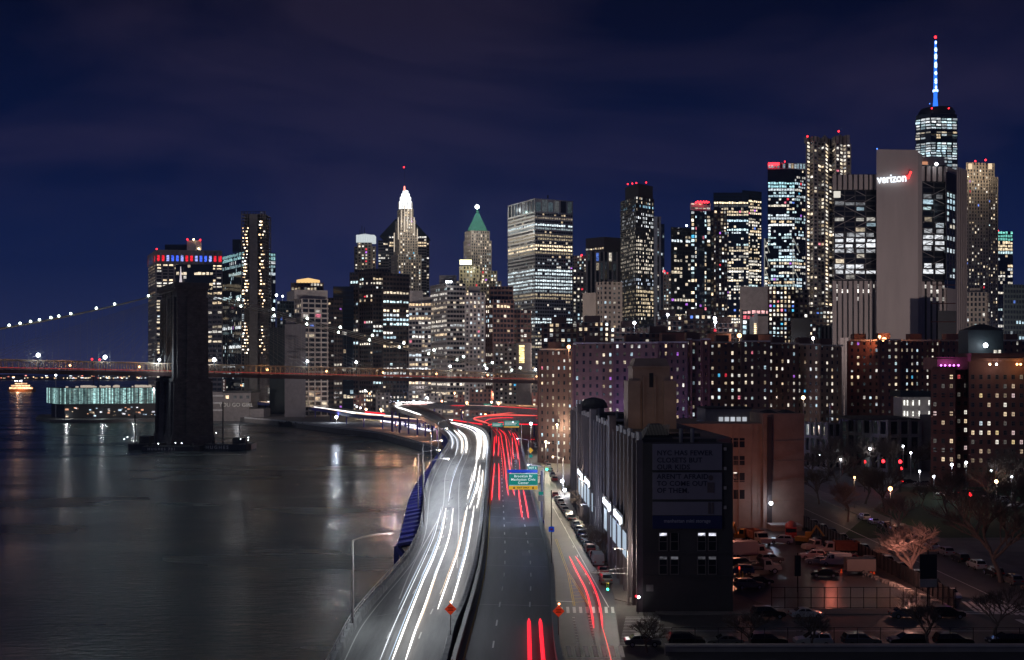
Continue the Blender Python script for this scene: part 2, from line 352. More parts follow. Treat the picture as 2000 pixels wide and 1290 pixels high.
b.part('crown_light', crown, [M['pane_far']]).data.attributes
o = b.root.children[-1]
at = o.data.attributes.new('lit', 'FLOAT_COLOR', 'FACE'); cc = np.concatenate(crown.col); at.data.foreach_set('color', np.concatenate([cc, np.ones((len(cc), 1))], 1).astype(np.float32).reshape(-1))
b.block([(322, 1470), (366, 1470)], 478, z0=Z(489, 1440), wallm='glass_dark', win=False, thick=30)
b.block([(365, 1468), (393, 1468)], 470, z0=Z(489, 1440), wallm='white_metal', win=False, thick=25)
for q in ((366, 468), (378, 468, 'warm_light'), (391, 469), (306, 487), (388, 486, 'warm_light')): b.light(*q, d=1466)
b.done()
b = simple('glass_tower', 'dark glass office tower with few lit floors standing before the red and blue crown', [(343, 1200), (416, 1200)], 517, wallm='glass_dark', cw=4, fh=3.9, bw=.05, bh=.2, dep=.15, lit=office(.06, .2, .2, .8, rows={5: (yw, .9), 6: (yw, .7), 9: (yw, .3)}), thick=60)
MB().tube([(X(353, 1195), 1195, Z(562, 1195)), (X(353, 1195), 1195, Z(545, 1195)), (X(353, 1195), 1195, Z(521, 1195))], [2.2, 1.1, .3], 6).build('spire', [glow('white_spire_light', (.9, .8, .85), .8)], b.root)
simple('office_tower', 'stepped grey office block with slanted lit bands just right of the bridge tower', [(396, 1010), (434, 1000)], 570, wallm='stone_grey', fh=4.2, cw=6, bh=.45, bw=.1, lit=office(.2, .3, .3, .8), thick=50)
simple('glass_tower', 'dark teal glass tower behind the bare concrete tower with thin lit floors', [(435, 1200), (472, 1150), (538, 1165)], 492, wallm='glass_dark', fh=4, cw=2.5, bh=.16, bw=.04, dep=.12, lit=office(.06, .15, .8, .75, rows={0: ((.5, .95, 1), .5), 1: ((.5, .95, 1), .7), 3: ((.6, .9, 1), .4)}), roofbox=[(454, 476, 468, 492, 'glass_dark')], thick=50)
# --- tower under construction
b = Bld('concrete_tower', 'bare concrete tower under construction with work lights on every open floor', 495, 1050, 'skyscraper', 'towers of the skyline')
b.block([(487, 1046), (503, 1046)], 419, wallm='concrete', thick=18, win=False)
d = 1050; ztop = Z(419, d); fl = MB(); wl = MB(); colm = MB()
nfl = 58
for i in range(nfl + 1):
    z = 8 + (ztop - 8) * i / nfl; fl.box(X(471, d), X(518, d), d, d + 26, z, z + .45)
for px in (471.5, 478, 483, 509, 513.5, 517.5):
    x = X(px, d); colm.box(x - .35, x + .35, d + .3, d + 1, 3, ztop + 3)
    colm.box(x - .35, x + .35, d + 25, d + 25.7, 3, ztop)
fl.box(X(471, d), X(518, d), d + 12, d + 13, 3, ztop - 8)
for i in range(nfl - 2):
    z = 8 + (ztop - 8) * i / nfl + 2.4; y_ = HY - (z - H) * F / d
    for (p0, p1, k) in ((474, 485, 3), (507, 517, 3)):
        if y_ < 445 and p0 < 500: continue
        if 605 < y_ < 630 or y_ > 690: continue
        for j in range(k):
            if rnd.random() < (.8 if p0 < 500 else .55):
                px = rnd.uniform(p0, p1); c = rnd.choice([(1, .62, .32), (1, .78, .5), (1, .9, .8), (1, .70, .42)]); w = rnd.uniform(.3, .75)
                wl.quads([[(X(px, d) - w, d - .2, z - w * .8), (X(px, d) + w, d - .2, z - w * .8), (X(px, d) + w, d - .2, z + w * .8), (X(px, d) - w, d - .2, z + w * .8)]], 0, np.array(c) * rnd.uniform(1.2, 4.5))
b.part('floor_slab', fl, [M['concrete']], kind='stuff'); b.part('column', colm, [M['concrete']], kind='stuff')
wo = wl.build('work_light', [M['pane_far']], b.root, attr=True, kind='stuff')
hd = MB()
for k in range(9): x = X(472 + k * 5.6, d); hd.bar((x, d, ztop), (x, d, ztop + 2.5), .3)
hd.bar((X(470, d), d, ztop + 2.5), (X(519, d), d, ztop + 2.5), .3); b.part('guard_rail', hd, [M['black_metal']])
b.done()
simple('office_block', 'low dark block with a lit blue upper storey beside the concrete tower', [(541, 1100), (575, 1110)], 588, wallm='slate', fh=4, cw=3, lit=office(.12, .1, .9, .6), thick=40)
simple('office_block', 'plain dark blue slab rising behind the bridge cable lamps', [(526, 950), (558, 955)], 640, wallm='slate', win=False, thick=30)
mk('slate_wall', (.13, .12, .13), .9)
# --- white grid building with lit penthouse, blank pipe-patterned annex
b = Bld('office_tower', 'pale office tower with white window grid and glowing round penthouse', 605, 900, 'skyscraper', 'towers of the skyline')
b.block([(577, 905), (590, 890), (639, 900)], 584, wallm='concrete_pale', fh=3.9, cw=5, bh=.3, bw=.14, dep=.9, lit=office(.12, .06, .1, .7))
b.block([(560, 925), (575, 896), (640, 906)], 566, z0=Z(584, 890) + .4, wallm='concrete_pale', win=False)
b.block([(569, 915), (631, 915)], 553, z0=Z(566, 896), wallm='dark_brick', fh=4, cw=2.5, bh=.3, bw=.2, lit=resi(.3, 0, .5), thick=24)
mbp = MB().lathe([(9.5, 0), (9.5, 2.2), (.5, 4)], 20, (X(602, 925), 925, Z(553, 925))); b.part('penthouse', mbp, [glow('penthouse_glow', (1, .62, .25), 1.1)])
b.done()
b = Bld('blank_building', 'windowless grey building with dark pipe pattern behind the bridge deck', 575, 880, 'building')
b.block([(556, 885), (597, 878)], 633, wallm='slate_wall', win=False, thick=30); b.block([(558, 888), (578, 884)], 622, z0=Z(634, 880), wallm='slate_wall', win=False, thick=18)
pp = MB()
for pts in ([(557, 661), (576, 661), (576, 684), (597, 684)], [(562, 700), (582, 700), (582, 690), (558, 690)], [(566, 716), (566, 708), (572, 708), (572, 718)]):
    for q in range(len(pts) - 1): pp.bar((X(pts[q][0], 877), 876.5, Z(pts[q][1], 877)), (X(pts[q + 1][0], 877), 876.5, Z(pts[q + 1][1], 877)), .9)
b.part('pipe', pp, [M['steel_dark']]); b.done()
simple('office_tower', 'dark striped office block between the pale grid tower and brown towers', [(631, 930), (652, 925), (668, 930)], 582, wallm='bronze', fh=3.9, cw=3, bh=.5, bw=.08, lit=office(.12, .08, .2, .6), thick=30)
simple('glass_tower', 'dark blue glass tower with four lit floors left of the brown towers', [(651, 985), (690, 985)], 560, wallm='glass_blue', fh=3.9, cw=3, bh=.18, bw=.04, dep=.1, lit=office(.06, .1, .2, .7), thick=40)
# --- 20-storey crown tower
b = Bld('stone_tower', 'slender stone tower with brightly lit white crown and dark mast', 713, 1500, 'skyscraper', 'towers of the skyline')
b.block([(694, 1506), (699, 1500), (725, 1500), (733, 1508)][1:3], 474, wallm='limestone', fh=3.9, cw=4.2, bh=.4, bw=.45, lit=resi(.3, .1, 1.0), thick=28)
b.block([(693, 1508), (733, 1508)], 482, wallm='limestone', fh=3.9, cw=4.2, bh=.4, bw=.45, lit=resi(.28, .1, 1.0), thick=26)
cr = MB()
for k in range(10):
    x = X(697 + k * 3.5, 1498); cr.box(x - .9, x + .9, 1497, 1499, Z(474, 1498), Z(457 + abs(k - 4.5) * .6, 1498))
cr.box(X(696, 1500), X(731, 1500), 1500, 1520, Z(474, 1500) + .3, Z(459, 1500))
b.part('lit_crown', cr, [glow('crown_floodlight', (.88, .97, 1), .7)])  # the crown's lit look is put in as its own glow
ms = MB()
for px, yt in ((703, 449), (707, 441), (712, 445)): ms.bar((X(px, 1505), 1505, Z(459, 1505)), (X(px, 1505), 1505, Z(yt, 1505)), .7)
b.part('mast', ms, [M['black_metal']]); b.done()
# --- pyramid roofed tower behind the tall crowned one
b = Bld('office_tower', 'broad dark tower with a truncated pyramid roof behind the tallest crowned spire', 788, 1600, 'skyscraper', 'towers of the skyline')
poly, z0, z1 = b.block([(739, 1620), (760, 1600), (833, 1600), (838, 1625)][1:3], 462, wallm='stone_grey', fh=4, cw=3.5, bh=.42, bw=.08, lit=office(.12, .1, .3, .8), thick=50)
b.block([(739, 1612), (838, 1612)], 470, wallm='stone_grey', fh=4, cw=3.5, bh=.42, bw=.08, lit=office(.12, .1, .3, .8), thick=40)
rf = MB(); p0 = [(X(741, 1605), 1605), (X(836, 1605), 1605), (X(836, 1605), 1660), (X(741, 1605), 1660)]; tp = [(X(772, 1625), 1625), (X(805, 1625), 1625), (X(805, 1625), 1640), (X(772, 1625), 1640)]
rf.prism(p0, Z(462, 1600) + .5, Z(424, 1600), 0, tp); b.part('roof', rf, [M['slate']]); b.done()
# --- tall crowned tower
b = Bld('stone_tower', 'tall stepped stone tower with brilliant white tiered crown and red tipped spire', 793, 1450, 'skyscraper', 'towers of the skyline')
st = dict(wallm='limestone', fh=3.7, cw=3.3, bh=.36, bw=.5, dep=.7)
b.block([(765, 1475), (778, 1450), (822, 1458)], 497, lit=resi(.22, .05, 1.0), **st)
b.block([(770, 1480), (781, 1456), (815, 1462)], 455, ybot=497, lit=resi(.25, .05, 1.0), **st)
b.block([(773, 1482), (783, 1462), (811, 1466)], 430, ybot=455, lit=resi(.4, .05, 1.1), **st)
b.block([(777, 1484), (785, 1466), (806, 1469)], 408, ybot=430, lit=resi(.6, .1, 1.2), **st)
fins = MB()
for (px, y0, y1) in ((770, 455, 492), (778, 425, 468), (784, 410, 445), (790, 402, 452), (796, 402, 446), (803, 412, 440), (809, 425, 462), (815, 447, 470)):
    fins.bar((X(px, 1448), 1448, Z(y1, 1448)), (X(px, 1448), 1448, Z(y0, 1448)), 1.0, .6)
b.part('lit_fin', fins, [glow('facade_floodlight', (1, .84, .66), .75)])  # fins emit by themselves, the floodlit look put into their material
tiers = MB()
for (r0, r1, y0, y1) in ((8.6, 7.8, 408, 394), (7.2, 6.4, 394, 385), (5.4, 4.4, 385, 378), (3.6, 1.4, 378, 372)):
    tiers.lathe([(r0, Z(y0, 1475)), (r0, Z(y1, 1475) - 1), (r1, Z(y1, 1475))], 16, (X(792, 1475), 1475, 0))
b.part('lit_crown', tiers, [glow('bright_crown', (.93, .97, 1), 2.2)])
cb = MB()
for k in range(16):
    a = 2 * math.pi * k / 16; cb.bar((X(792, 1475) + 8.9 * math.cos(a), 1475 + 8.9 * math.sin(a), Z(408, 1475)), (X(792, 1475) + 8.9 * math.cos(a), 1475 + 8.9 * math.sin(a), Z(396, 1475)), .9)
b.part('crown_pier', cb, [M['limestone']])
MB().tube([(X(790, 1470), 1470, Z(374, 1470)), (X(790, 1470), 1470, Z(364, 1470))], [1.3, .8], 8).build('spire', [glow('red_tip', (1, .25, .2), 3)], b.root)
MB().tube([(X(790, 1470), 1470, Z(364, 1470)), (X(790, 1470), 1470, Z(327, 1470))], .13, 4).build('antenna', [M['black_metal']], b.root)
b.light(789, 327, d=1469, r=1.1); b.done()
lamp(X(793, 1440), 1425, Z(430, 1440), 60000, (1, .9, .75), 3, b.root)  # point light added in open air to brighten the tower front
# --- dark brown tower pair in front
b = Bld('office_tower', 'dark brown notched office tower in front of the crowned spire', 742, 1000, 'skyscraper', 'towers of the skyline')
st = dict(wallm='bronze', fh=3.9, cw=3, bh=.45, bw=.16, dep=.5)
b.block([(694, 1015), (728, 1000), (762, 1010)], 525, lit=office(.08, .22, .25, .95, rows={0: ((1, 1, 1), 0), 1: ((1, 1, 1), 0)}), **st)
b.block([(748, 992), (799, 1004)], 534, thick=40, lit=office(.10, .30, .35, .95, rows={0: ((1, 1, 1), 0), 1: ((1, 1, 1), 0), 2: ((1, 1, 1), 0), 3: ((1, 1, 1), 0)}), **st)
b.block([(684, 1012), (700, 1008)], 532, thick=30, lit=office(.05, .2, .2, .9), **st); b.done()
# --- banded pale buildings
simple('office_tower', 'pale banded office block with lit penthouse beside the dark brown tower', [(799, 960), (842, 955)], 592, wallm='concrete_pale', fh=3.9, cw=3, bh=.42, bw=.1, lit=office(.3, .25, .3, .9, rows={0: ((1, .7, .4), .9)}), roofbox=[(800, 826, 568, 592, 'concrete_pale'), (826, 843, 580, 592, 'concrete_pale')], thick=40)
b = Bld('office_tower', 'pale banded office tower with two white floodlights on its chamfered roof', 880, 930, 'skyscraper', 'towers of the skyline')
b.block([(841, 965), (873, 930), (909, 935)], 553, wallm='concrete_pale', fh=3.7, cw=2.8, bh=.45, bw=.07, lit=office(.3, .22, .2, .85))
b.block([(858, 950), (892, 950)], 538, z0=Z(554, 930), wallm='stone_grey', win=False, thick=20)
for q in ((872, 551, 'white_light', .9), (876, 551, 'white_light', .9), (881, 551, 'white_light', .8)): b.light(*q, d=925)
b.done()
# --- green pyramid
b = Bld('stone_tower', 'stone tower with green copper pyramid roof and bright beacon on top', 934, 1420, 'skyscraper', 'towers of the skyline')
st = dict(wallm='limestone', fh=3.8, cw=3, bh=.36, bw=.48, dep=.6)
b.block([(907, 1430), (920, 1415), (959, 1423)], 470, lit=resi(.2, .1, 1.), **st); b.block([(909, 1435), (921, 1420), (955, 1427)], 451, z0=Z(470, 1415), lit=resi(.25, .1, .9), **st)
rf = MB(); D_ = 1422; r0 = [(X(913, D_), D_), (X(952, D_), D_), (X(952, D_), D_ + 24), (X(913, D_), D_ + 24)]; cx = X(932, D_)
rf.prism(r0, Z(451, 1420) + .3, Z(416, D_), 0, [(cx - 2.2, D_ + 9), (cx + 2.2, D_ + 9), (cx + 2.2, D_ + 14), (cx - 2.2, D_ + 14)])
rf.lathe([(2.2, 0), (1.6, 4), (.3, 8)], 8, (cx, D_ + 11, Z(416, D_))); b.part('roof', rf, [M['copper_green']])
MB().ball((cx, D_ - 2, Z(405, D_)), 2.6, 12).build('beacon', [glow('beacon_light', (.86, .97, 1), 16)], b.root)
lamp(cx, D_ - 14, Z(412, D_), 5000, (.7, 1, .95), 2, b.root); lamp(cx, D_ - 40, Z(452, D_), 50000, (1, .92, .8), 2, b.root); b.done()  # lights added in the air before the roof and the facade
b = Bld('stone_building', 'ornate stepped stone building with glowing yellow sign on its roof', 935, 1250, 'building')
st = dict(wallm='limestone', fh=3.8, cw=3.4, bh=.35, bw=.45, dep=.6)
b.block([(892, 1262), (905, 1250), (978, 1262)], 548, lit=resi(.3, .1, .9), **st); b.block([(905, 1265), (970, 1265)], 530, z0=Z(549, 1250), lit=resi(.3, .1, 1), thick=20, **st)
b.block([(898, 1262), (936, 1262)], 521, z0=Z(549, 1250), lit=resi(.2, .1, .8), thick=20, **st)
MB().box(X(898, 1255), X(921, 1255), 1254, 1258, Z(517, 1255), Z(508, 1255)).build('lit_sign', [glow('yellow_sign', (1, .97, .55), 3.2)], b.root)
lamp(X(920, 1245), 1240, Z(522, 1245), 16000, (1, .95, .6), 2, b.root); b.done()
b = Bld('office_tower', 'dark stepped tower with bright rows of windows below the green pyramid', 975, 900, 'skyscraper', 'towers of the skyline')
st = dict(wallm='dark_brick', fh=3.9, cw=3.1, bh=.4, bw=.2, dep=.6)
b.block([(943, 915), (963, 900), (1003, 905)], 586, lit=office(.1, .35, .4, 1.), **st); b.block([(957, 920), (1001, 920)], 560, z0=Z(586, 900), lit=office(.02, 0, 0, .5), thick=25, **st)
b.block([(1003, 915), (1036, 918)], 606, thick=25, lit=resi(.12, .1, .8), **st); b.done()
simple('apartment_tower', 'grey apartment slab with scattered lights between banded tower and dark stepped tower', [(909, 880), (946, 884)], 572, cat='apartment building', wallm='stone_grey', fh=3.2, cw=3.2, bh=.4, bw=.45, lit=resi(.22, .4, .8), thick=30, roofbox=[(915, 938, 560, 572)])
simple('apartment_block', 'pale low block with a column of yellow lit landings above the bridge deck', [(966, 780), (1036, 785)], 672, cat='apartment building', wallm='concrete_pale', fh=3.1, cw=3.2, bh=.45, bw=.5, lit=resi(.25, .2, .8), thick=25)
b = Bld('stair_tower', 'narrow stairwell with stacked yellow lit landings beside the pale low block', 1018, 776, 'building')
b.wall.prism([(X(1009, 776), 776), (X(1036, 776), 776), (X(1036, 776), 790), (X(1009, 776), 790)], 3, Z(670, 776), b.mi(M['stone_grey']))
for k in range(9):
    zt = Z(675 + k * 3.9, 775); b.win.quads([[(X(1014, 775), 775.8, zt - 1), (X(1024, 775), 775.8, zt - 1), (X(1024, 775), 775.8, zt), (X(1014, 775), 775.8, zt)]], 0, (1.6, 1.25, .5))
b.done()
# --- big banded tower
wh = (.80, .95, 1.0)
b = Bld('office_tower', 'huge slab office tower with bright white lit floors, tallest in the middle of the skyline', 1055, 1350, 'skyscraper', 'towers of the skyline')
rows = {1: ((1, .8, .6), .25), 3: (wh, 1.25), 4: (wh, .35), 6: (yw, .4), 7: (yw, .35), 9: (yw, 1.4), 10: (yw, 1.6), 11: (yw, .3), 16: (wh, 1.25), 17: (wh, 1.1), 18: (wh, .4), 19: (wh, 1.25), 20: (wh, .9), 21: (wh, 1.25), 22: (wh, .35), 23: (yw, .5), 24: (yw, .35), 30: (wh, 1.1), 31: (wh, 1.25), 35: (yw, .3), 38: (yw, .6)}
st = dict(wallm='white_metal', fh=3.95, nf=54, bh=.42, bw=.12, dep=.7)
b.block([(993, 1410), (1045, 1350), (1118, 1372)], 416, cw=3.2, lit=office(.18, .12, .4, .85, rows=rows), **st)
b.block([(993, 1410), (1045, 1350), (1118, 1372)], 388, z0=Z(416, 1350) + .3, wallm='white_metal', fh=25, cw=8.5, bh=.1, bw=.1, dep=.6, lit=dict(mode='resi', p=.6, s=.06, cool=1, odd=0))
b.part('mast', MB().bar((X(1070, 1380), 1380, Z(388, 1380)), (X(1070, 1380), 1380, Z(382, 1380)), 1.6), [M['black_metal']]); b.done()
simple('office_tower', 'far pale curved-top tower glimpsed right of the huge slab tower', [(1118, 1500), (1145, 1500)], 500, wallm='limestone', fh=3.9, cw=3.3, bh=.4, bw=.35, lit=resi(.35, .4, .9), thick=30, lights=[(1136, 499)])
simple('stone_tower', 'pale stone block with warm windows tucked beside the slab tower', [(1119, 1200), (1148, 1200)], 527, wallm='limestone', fh=3.9, cw=3.6, bh=.4, bw=.45, lit=resi(.3, .1, .8), thick=30)
b = Bld('office_tower', 'flat topped dark tower with one lit floor over fine white vertical fins', 1178, 1150, 'skyscraper', 'towers of the skyline')
b.block([(1144, 1165), (1180, 1150), (1212, 1160)], 463, wallm='bronze', win=False)
b.face((1144, 1165), (1180, 1150), 483, 487, wallm='bronze', nf=1, cw=3, bh=.1, bw=.1, lit=dict(mode='resi', p=.9, s=1, cool=0, odd=0))
b.block([(1146, 1140), (1204, 1146)], 492, wallm='concrete_pale', fh=9, cw=4.2, bh=.0, bw=.3, dep=1.2, thick=8, lit=resi(.05, .2, .5)); b.done()
b = Bld('stone_building', 'blank sided beige stone building stepping up with scattered windows', 1185, 900, 'building')
b.block([(1138, 905), (1164, 903)], 572, wallm='limestone', thick=20, win=False); b.block([(1166, 906), (1178, 900), (1213, 904)], 551, wallm='limestone', fh=3.9, cw=3.6, bh=.45, bw=.5, lit=resi(.2, .4, .8)); b.done()
# --- dark lattice tower
b = Bld('office_tower', 'tall narrow black tower with square windows in warm and white grids', 1243, 1050, 'skyscraper', 'towers of the skyline')
st = dict(wallm='black_metal', fh=3.6, cw=2.35, bh=.35, bw=.34, dep=.5)
def tw_lit(nf, nc):
    a = litmap(nf, nc, 'resi', .18, 1, cool=.2, odd=.01)
    for (f0, f1, p_, c) in ((2, 3, .6, (.4, .75, 1)), (4, 8, .5, (.9, .95, 1)), (8, 11, .3, (1, .9, .75)), (11, 20, .72, (1, .88, .72)), (21, 23, .7, (.7, .82, 1)), (24, 31, .7, (1, .80, .52)), (34, 37, .5, (1, .85, .65)), (40, 44, .8, (1, .9, .78)), (47, 49, .6, (1, .8, .6)), (54, 57, .9, (1, .84, .58)), (58, 60, .5, (1, .84, .6)), (61, 64, .6, (1, .9, .7))):
        for f in range(f0, f1):
            i = nf - 1 - f
            if 0 <= i < nf: a[i] = (rng.random(nc) < p_)[:, None] * np.array(c) * rng.uniform(.5, 1.25, nc)[:, None]
    return a
ch = [(1213, 1085), (1242, 1050), (1276, 1068)]; zt = Z(384, 1050); nf = round((zt - 3) / 3.6)
pts = [(X(p, d), d) for p, d in ch]; poly = chain_poly(pts, 30); mi = b.mi(M['black_metal']); b.wall.prism(poly, 3, zt, mi)
for i in (0, 1):
    ln = math.dist(poly[i], poly[i + 1]); nc = round(ln / 2.35); kw = {k: v for k, v in st.items() if k not in ('wallm', 'fh', 'cw')}
    facade(b.wall, b.win, poly[i], poly[i + 1], 3, zt, nf=nf, nc=nc, lm=tw_lit(nf, nc), wmi=mi, **kw)
b.block([(1221, 1080), (1247, 1056), (1275, 1072)], 359, z0=zt, wallm='black_metal', win=False)
for q in ((1226, 360), (1235, 359), (1243, 358), (1262, 357)): b.light(*q, r=.7)
b.done()
b = Bld('residential_tower', 'thin pale slab tower with a dark slot down its middle', 1284, 1400, 'skyscraper', 'towers of the skyline')
b.block([(1277, 1402), (1284, 1400)], 423, wallm='white_metal', thick=25, win=False); b.block([(1287, 1400), (1291, 1402)], 423, wallm='white_metal', thick=25, win=False)
b.block([(1283, 1410), (1288, 1410)], 424, wallm='slate', thick=20, fh=3.6, cw=3, bh=.3, bw=.1, lit=resi(.3, .9, .5)); b.block([(1291, 1410), (1297, 1410)], 438, wallm='glass_blue', thick=20, fh=3.6, cw=2, bh=.2, bw=.1, lit=resi(.1, .9, .5)); b.done()
simple('stone_tower', 'small distant stone tower with red light on top beside the thin pale slab', [(1296, 1300), (1311, 1300)], 532, wallm='limestone', fh=3.8, cw=3, bh=.4, bw=.4, lit=resi(.25, .6, .9), lights=[(1297, 530)], thick=15)
simple('office_tower', 'black office tower with short white dashes of lit floors', [(1311, 1080), (1349, 1088)], 444, wallm='black_metal', fh=3.8, cw=3, bh=.3, bw=.08, dep=.3, lit=office(.25, .15, .1, .9), lights=[(1341, 441, 'white_light', .9)], thick=35)
b = Bld('residential_tower', 'dark blue tower with lit corner windows and red lights round its white crown', 1382, 1020, 'skyscraper', 'towers of the skyline')
b.block([(1349, 1020), (1388, 1024)], 412, wallm='glass_dark', fh=3.6, cw=4.2, bh=.25, bw=.2, dep=.3, lit=resi(.33, .4, 1.1), thick=30)
b.block([(1349, 1022), (1387, 1026)], 397, z0=Z(412, 1020), wallm='white_metal', nf=2, cw=4, bh=.6, bw=.2, lit=dict(mode='resi', p=.5, s=.8, cool=0, odd=0), thick=26)
b.block([(1388, 1030), (1419, 1034)], 411, wallm='bronze', fh=3.6, cw=3.4, bh=.35, bw=.3, dep=.4, lit=resi(.30, .3, 1.), thick=30)
b.block([(1361, 1012), (1376, 1014)], 414, wallm='glass_blue', fh=3.6, cw=3, bh=.2, bw=.1, dep=.2, lit=resi(.02, .9, .5), thick=8)
rg = MB()
for k in range(14): rg.ball((X(1359 + k * 1.9, 1018), 1018, Z(396 - (k % 3), 1018)), .75, 5)
rgo = b.part('aviation_light', rg, [M['red_light']]); rgo['kind'] = 'stuff'; b.done()
simple('office_tower', 'dark tower of small scattered windows right of the red crowned tower', [(1398, 1000), (1420, 1005)], 452, wallm='bronze', fh=3.6, cw=3, bh=.35, bw=.3, lit=resi(.25, .4, 1.), thick=30)
b = Bld('glass_tower', 'wide blue glass tower with most floors lit in broken white lines', 1440, 1500, 'skyscraper', 'towers of the skyline')
b.block([(1394, 1500), (1462, 1500)], 377, wallm='glass_blue', fh=4, cw=3.3, bh=.33, bw=.12, dep=.3, lit=office(.5, .45, .08, 1.15, rows={0: ((1, 1, 1), 0), 1: ((1, 1, 1), 0), 2: ((1, 1, 1), 0), 3: (yw, 1.4), 4: ((1, 1, 1), .05)}), thick=30)
b.block([(1450, 1500), (1487, 1515)], 372, wallm='glass_blue', fh=4, cw=3.3, bh=.33, bw=.12, dep=.3, lit=office(.45, .45, .08, 1.1, rows={0: ((1, 1, 1), 0), 1: ((1, 1, 1), 0), 2: ((1, 1, 1), 0), 3: (yw, 1.3)}), thick=30); b.done()
b = Bld('glass_tower', 'tall tower with cool bluish lit floors, cross braced sides and red lit roof', 1536, 1450, 'skyscraper', 'towers of the skyline')
gl = dict(wallm='glass_dark', fh=4.1, bh=.30, bw=.08, dep=.3)
b.block([(1500, 1450), (1552, 1450)], 331, cw=3.5, lit=office(.45, .5, .75, 1.0, rows={0: ((0, 0, 0), 0), 1: ((0, 0, 0), 0), 2: ((0, 0, 0), 0), 3: ((0, 0, 0), 0), 4: ((.5, .9, 1), .8), 5: ((.5, .9, 1), .9)}), thick=40, **gl)
b.block([(1552, 1450), (1573, 1462)], 331, cw=3.5, lit=office(.3, .3, .6, .8), thick=40, **gl)
b.block([(1500, 1452), (1573, 1458)], 318, z0=Z(331, 1450) + .3, wallm='white_metal', nf=1, cw=4, bh=.2, bw=.25, lit=dict(mode='resi', p=.9, s=.4, cool=.8, odd=0), thick=36)
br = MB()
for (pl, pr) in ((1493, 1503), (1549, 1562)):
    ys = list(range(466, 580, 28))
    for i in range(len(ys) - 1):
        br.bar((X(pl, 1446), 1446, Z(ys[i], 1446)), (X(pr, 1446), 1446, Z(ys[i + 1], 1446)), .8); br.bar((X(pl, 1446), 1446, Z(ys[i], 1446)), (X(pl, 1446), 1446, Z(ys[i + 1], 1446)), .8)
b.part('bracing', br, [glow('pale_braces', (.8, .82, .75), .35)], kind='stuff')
b.block([(1493, 1452), (1503, 1450)], 466, cw=3.5, lit=office(.4, .5, .2, .9), thick=30, **gl)
MB().box(X(1502, 1448), X(1522, 1448), 1447, 1451, Z(322, 1448), Z(318, 1448)).build('red_light_strip', [M['red_light']], b.root)
b.light(1533, 316, r=1); b.done()
# --- rippled residential tower
b = Bld('residential_tower', 'tall rippled metal residential tower with warm lights, second highest on the right', 1618, 1050, 'skyscraper', 'towers of the skyline')
mi = b.mi(M['stone_grey']); seg = 12; pp_ = []
for k in range(seg + 1):
    px = 1575 + (1661 - 1575) * k / seg; d = 1050 + (6 if k % 3 == 1 else 0) + (14 if 6 <= k <= 7 else 0) + k * 1.2; pp_.append((X(px, d), d))
poly = pp_ + [(pp_[-1][0] * 1.05, pp_[-1][1] * 1.05), (pp_[0][0] * 1.05 + 1, pp_[0][1] * 1.05)]; zt = Z(276, 1050); b.wall.prism(poly, 3, zt, mi)
for k in range(seg): facade(b.wall, b.win, pp_[k], pp_[k + 1], 3, zt, fh=3.5, nc=1, bh=.38, bw=.28, dep=.4, wmi=mi, lit=dict(mode='resi', p=.48 if k not in (6, 7) else .15, cool=.05, s=1.1, odd=.01))
crp = MB()
for k in range(seg):
    a, c = pp_[k], pp_[k + 1]; top = Z(265 - (k > 4) * 4 - (k > 8) * 3, 1050)
    crp.prism([(a[0] + .3, a[1]), (c[0] - .6, c[1]), (c[0] - .6, c[1] + 10), (a[0] + .3, a[1] + 10)], zt, top)
b.part('roof_fin', crp, [M['stone_grey']]); b.light(1577, 267, r=.9); b.light(1638, 257, r=.9); b.done()
# --- 1 spire tower
b = Bld('glass_tower', 'highest tower, glass with rows of white lit floors below a blue lit spire', 1828, 1750, 'skyscraper', 'towers of the skyline')
g = dict(wallm='glass_dark', bh=.32, bw=.06, dep=.25)
b.block([(1788, 1765), (1818, 1750), (1870, 1756)], 300, wallm='glass_dark', win=False)
def wrow(y0, y1, n, c, s, p=1): 
    for a_, c_ in (((1788, 1765), (1818, 1750)), ((1818, 1750), (1870, 1756))): b.face(a_, c_, y0, y1, nf=n, cw=9, lit=dict(mode='resi', p=p, s=s, cool=c, odd=0), **g)
b.block([(1789, 1765), (1818, 1750), (1869, 1756)], 222, z0=Z(301, 1750), wallm='glass_dark', win=False)
wrow(230, 253, 4, 1, 1.0); wrow(256, 272, 3, .1, .6, .55); wrow(278, 312, 7, 1, .95); wrow(313, 340, 4, 1, .4, .5)
b.part('roof_ring', MB().lathe([(27, 0), (28, 6), (24, 12)], 24, (X(1829, 1775), 1775, Z(222, 1750))), [M['black_metal']])
sx = X(1827, 1772); z_ = lambda y: Z(y, 1772)
MB().tube([(sx, 1772, z_(222)), (sx, 1772, z_(190)), (sx, 1772, z_(176)), (sx, 1772, z_(80))], [4.6, 2.8, 3.0, 1.5], 10).build('spire', [glow('blue_spire_light', (.03, .19, 1), 1.5)], b.root)
nd = MB()
for y in (84, 98, 110, 113, 126, 130, 144, 158, 162, 172): nd.ball((sx, 1770.5, z_(y)), 2.3 if y > 90 else 1.7, 6, 0, 1.7)
nd.lathe([(4.2, -1.5), (4.2, 1.5)], 10, (sx, 1772, z_(178)))
b.part('spire_lamp', nd, [glow('pale_blue_spire_lamp', (.40, .62, 1), 3.4)], kind='stuff'); b.light(1827, 73, r=2.2, d=1772)
for px in (1820, 1853): b.light(px, 212, r=1.2)
b.light(1816, 203, 'blue_light', .8); b.done()
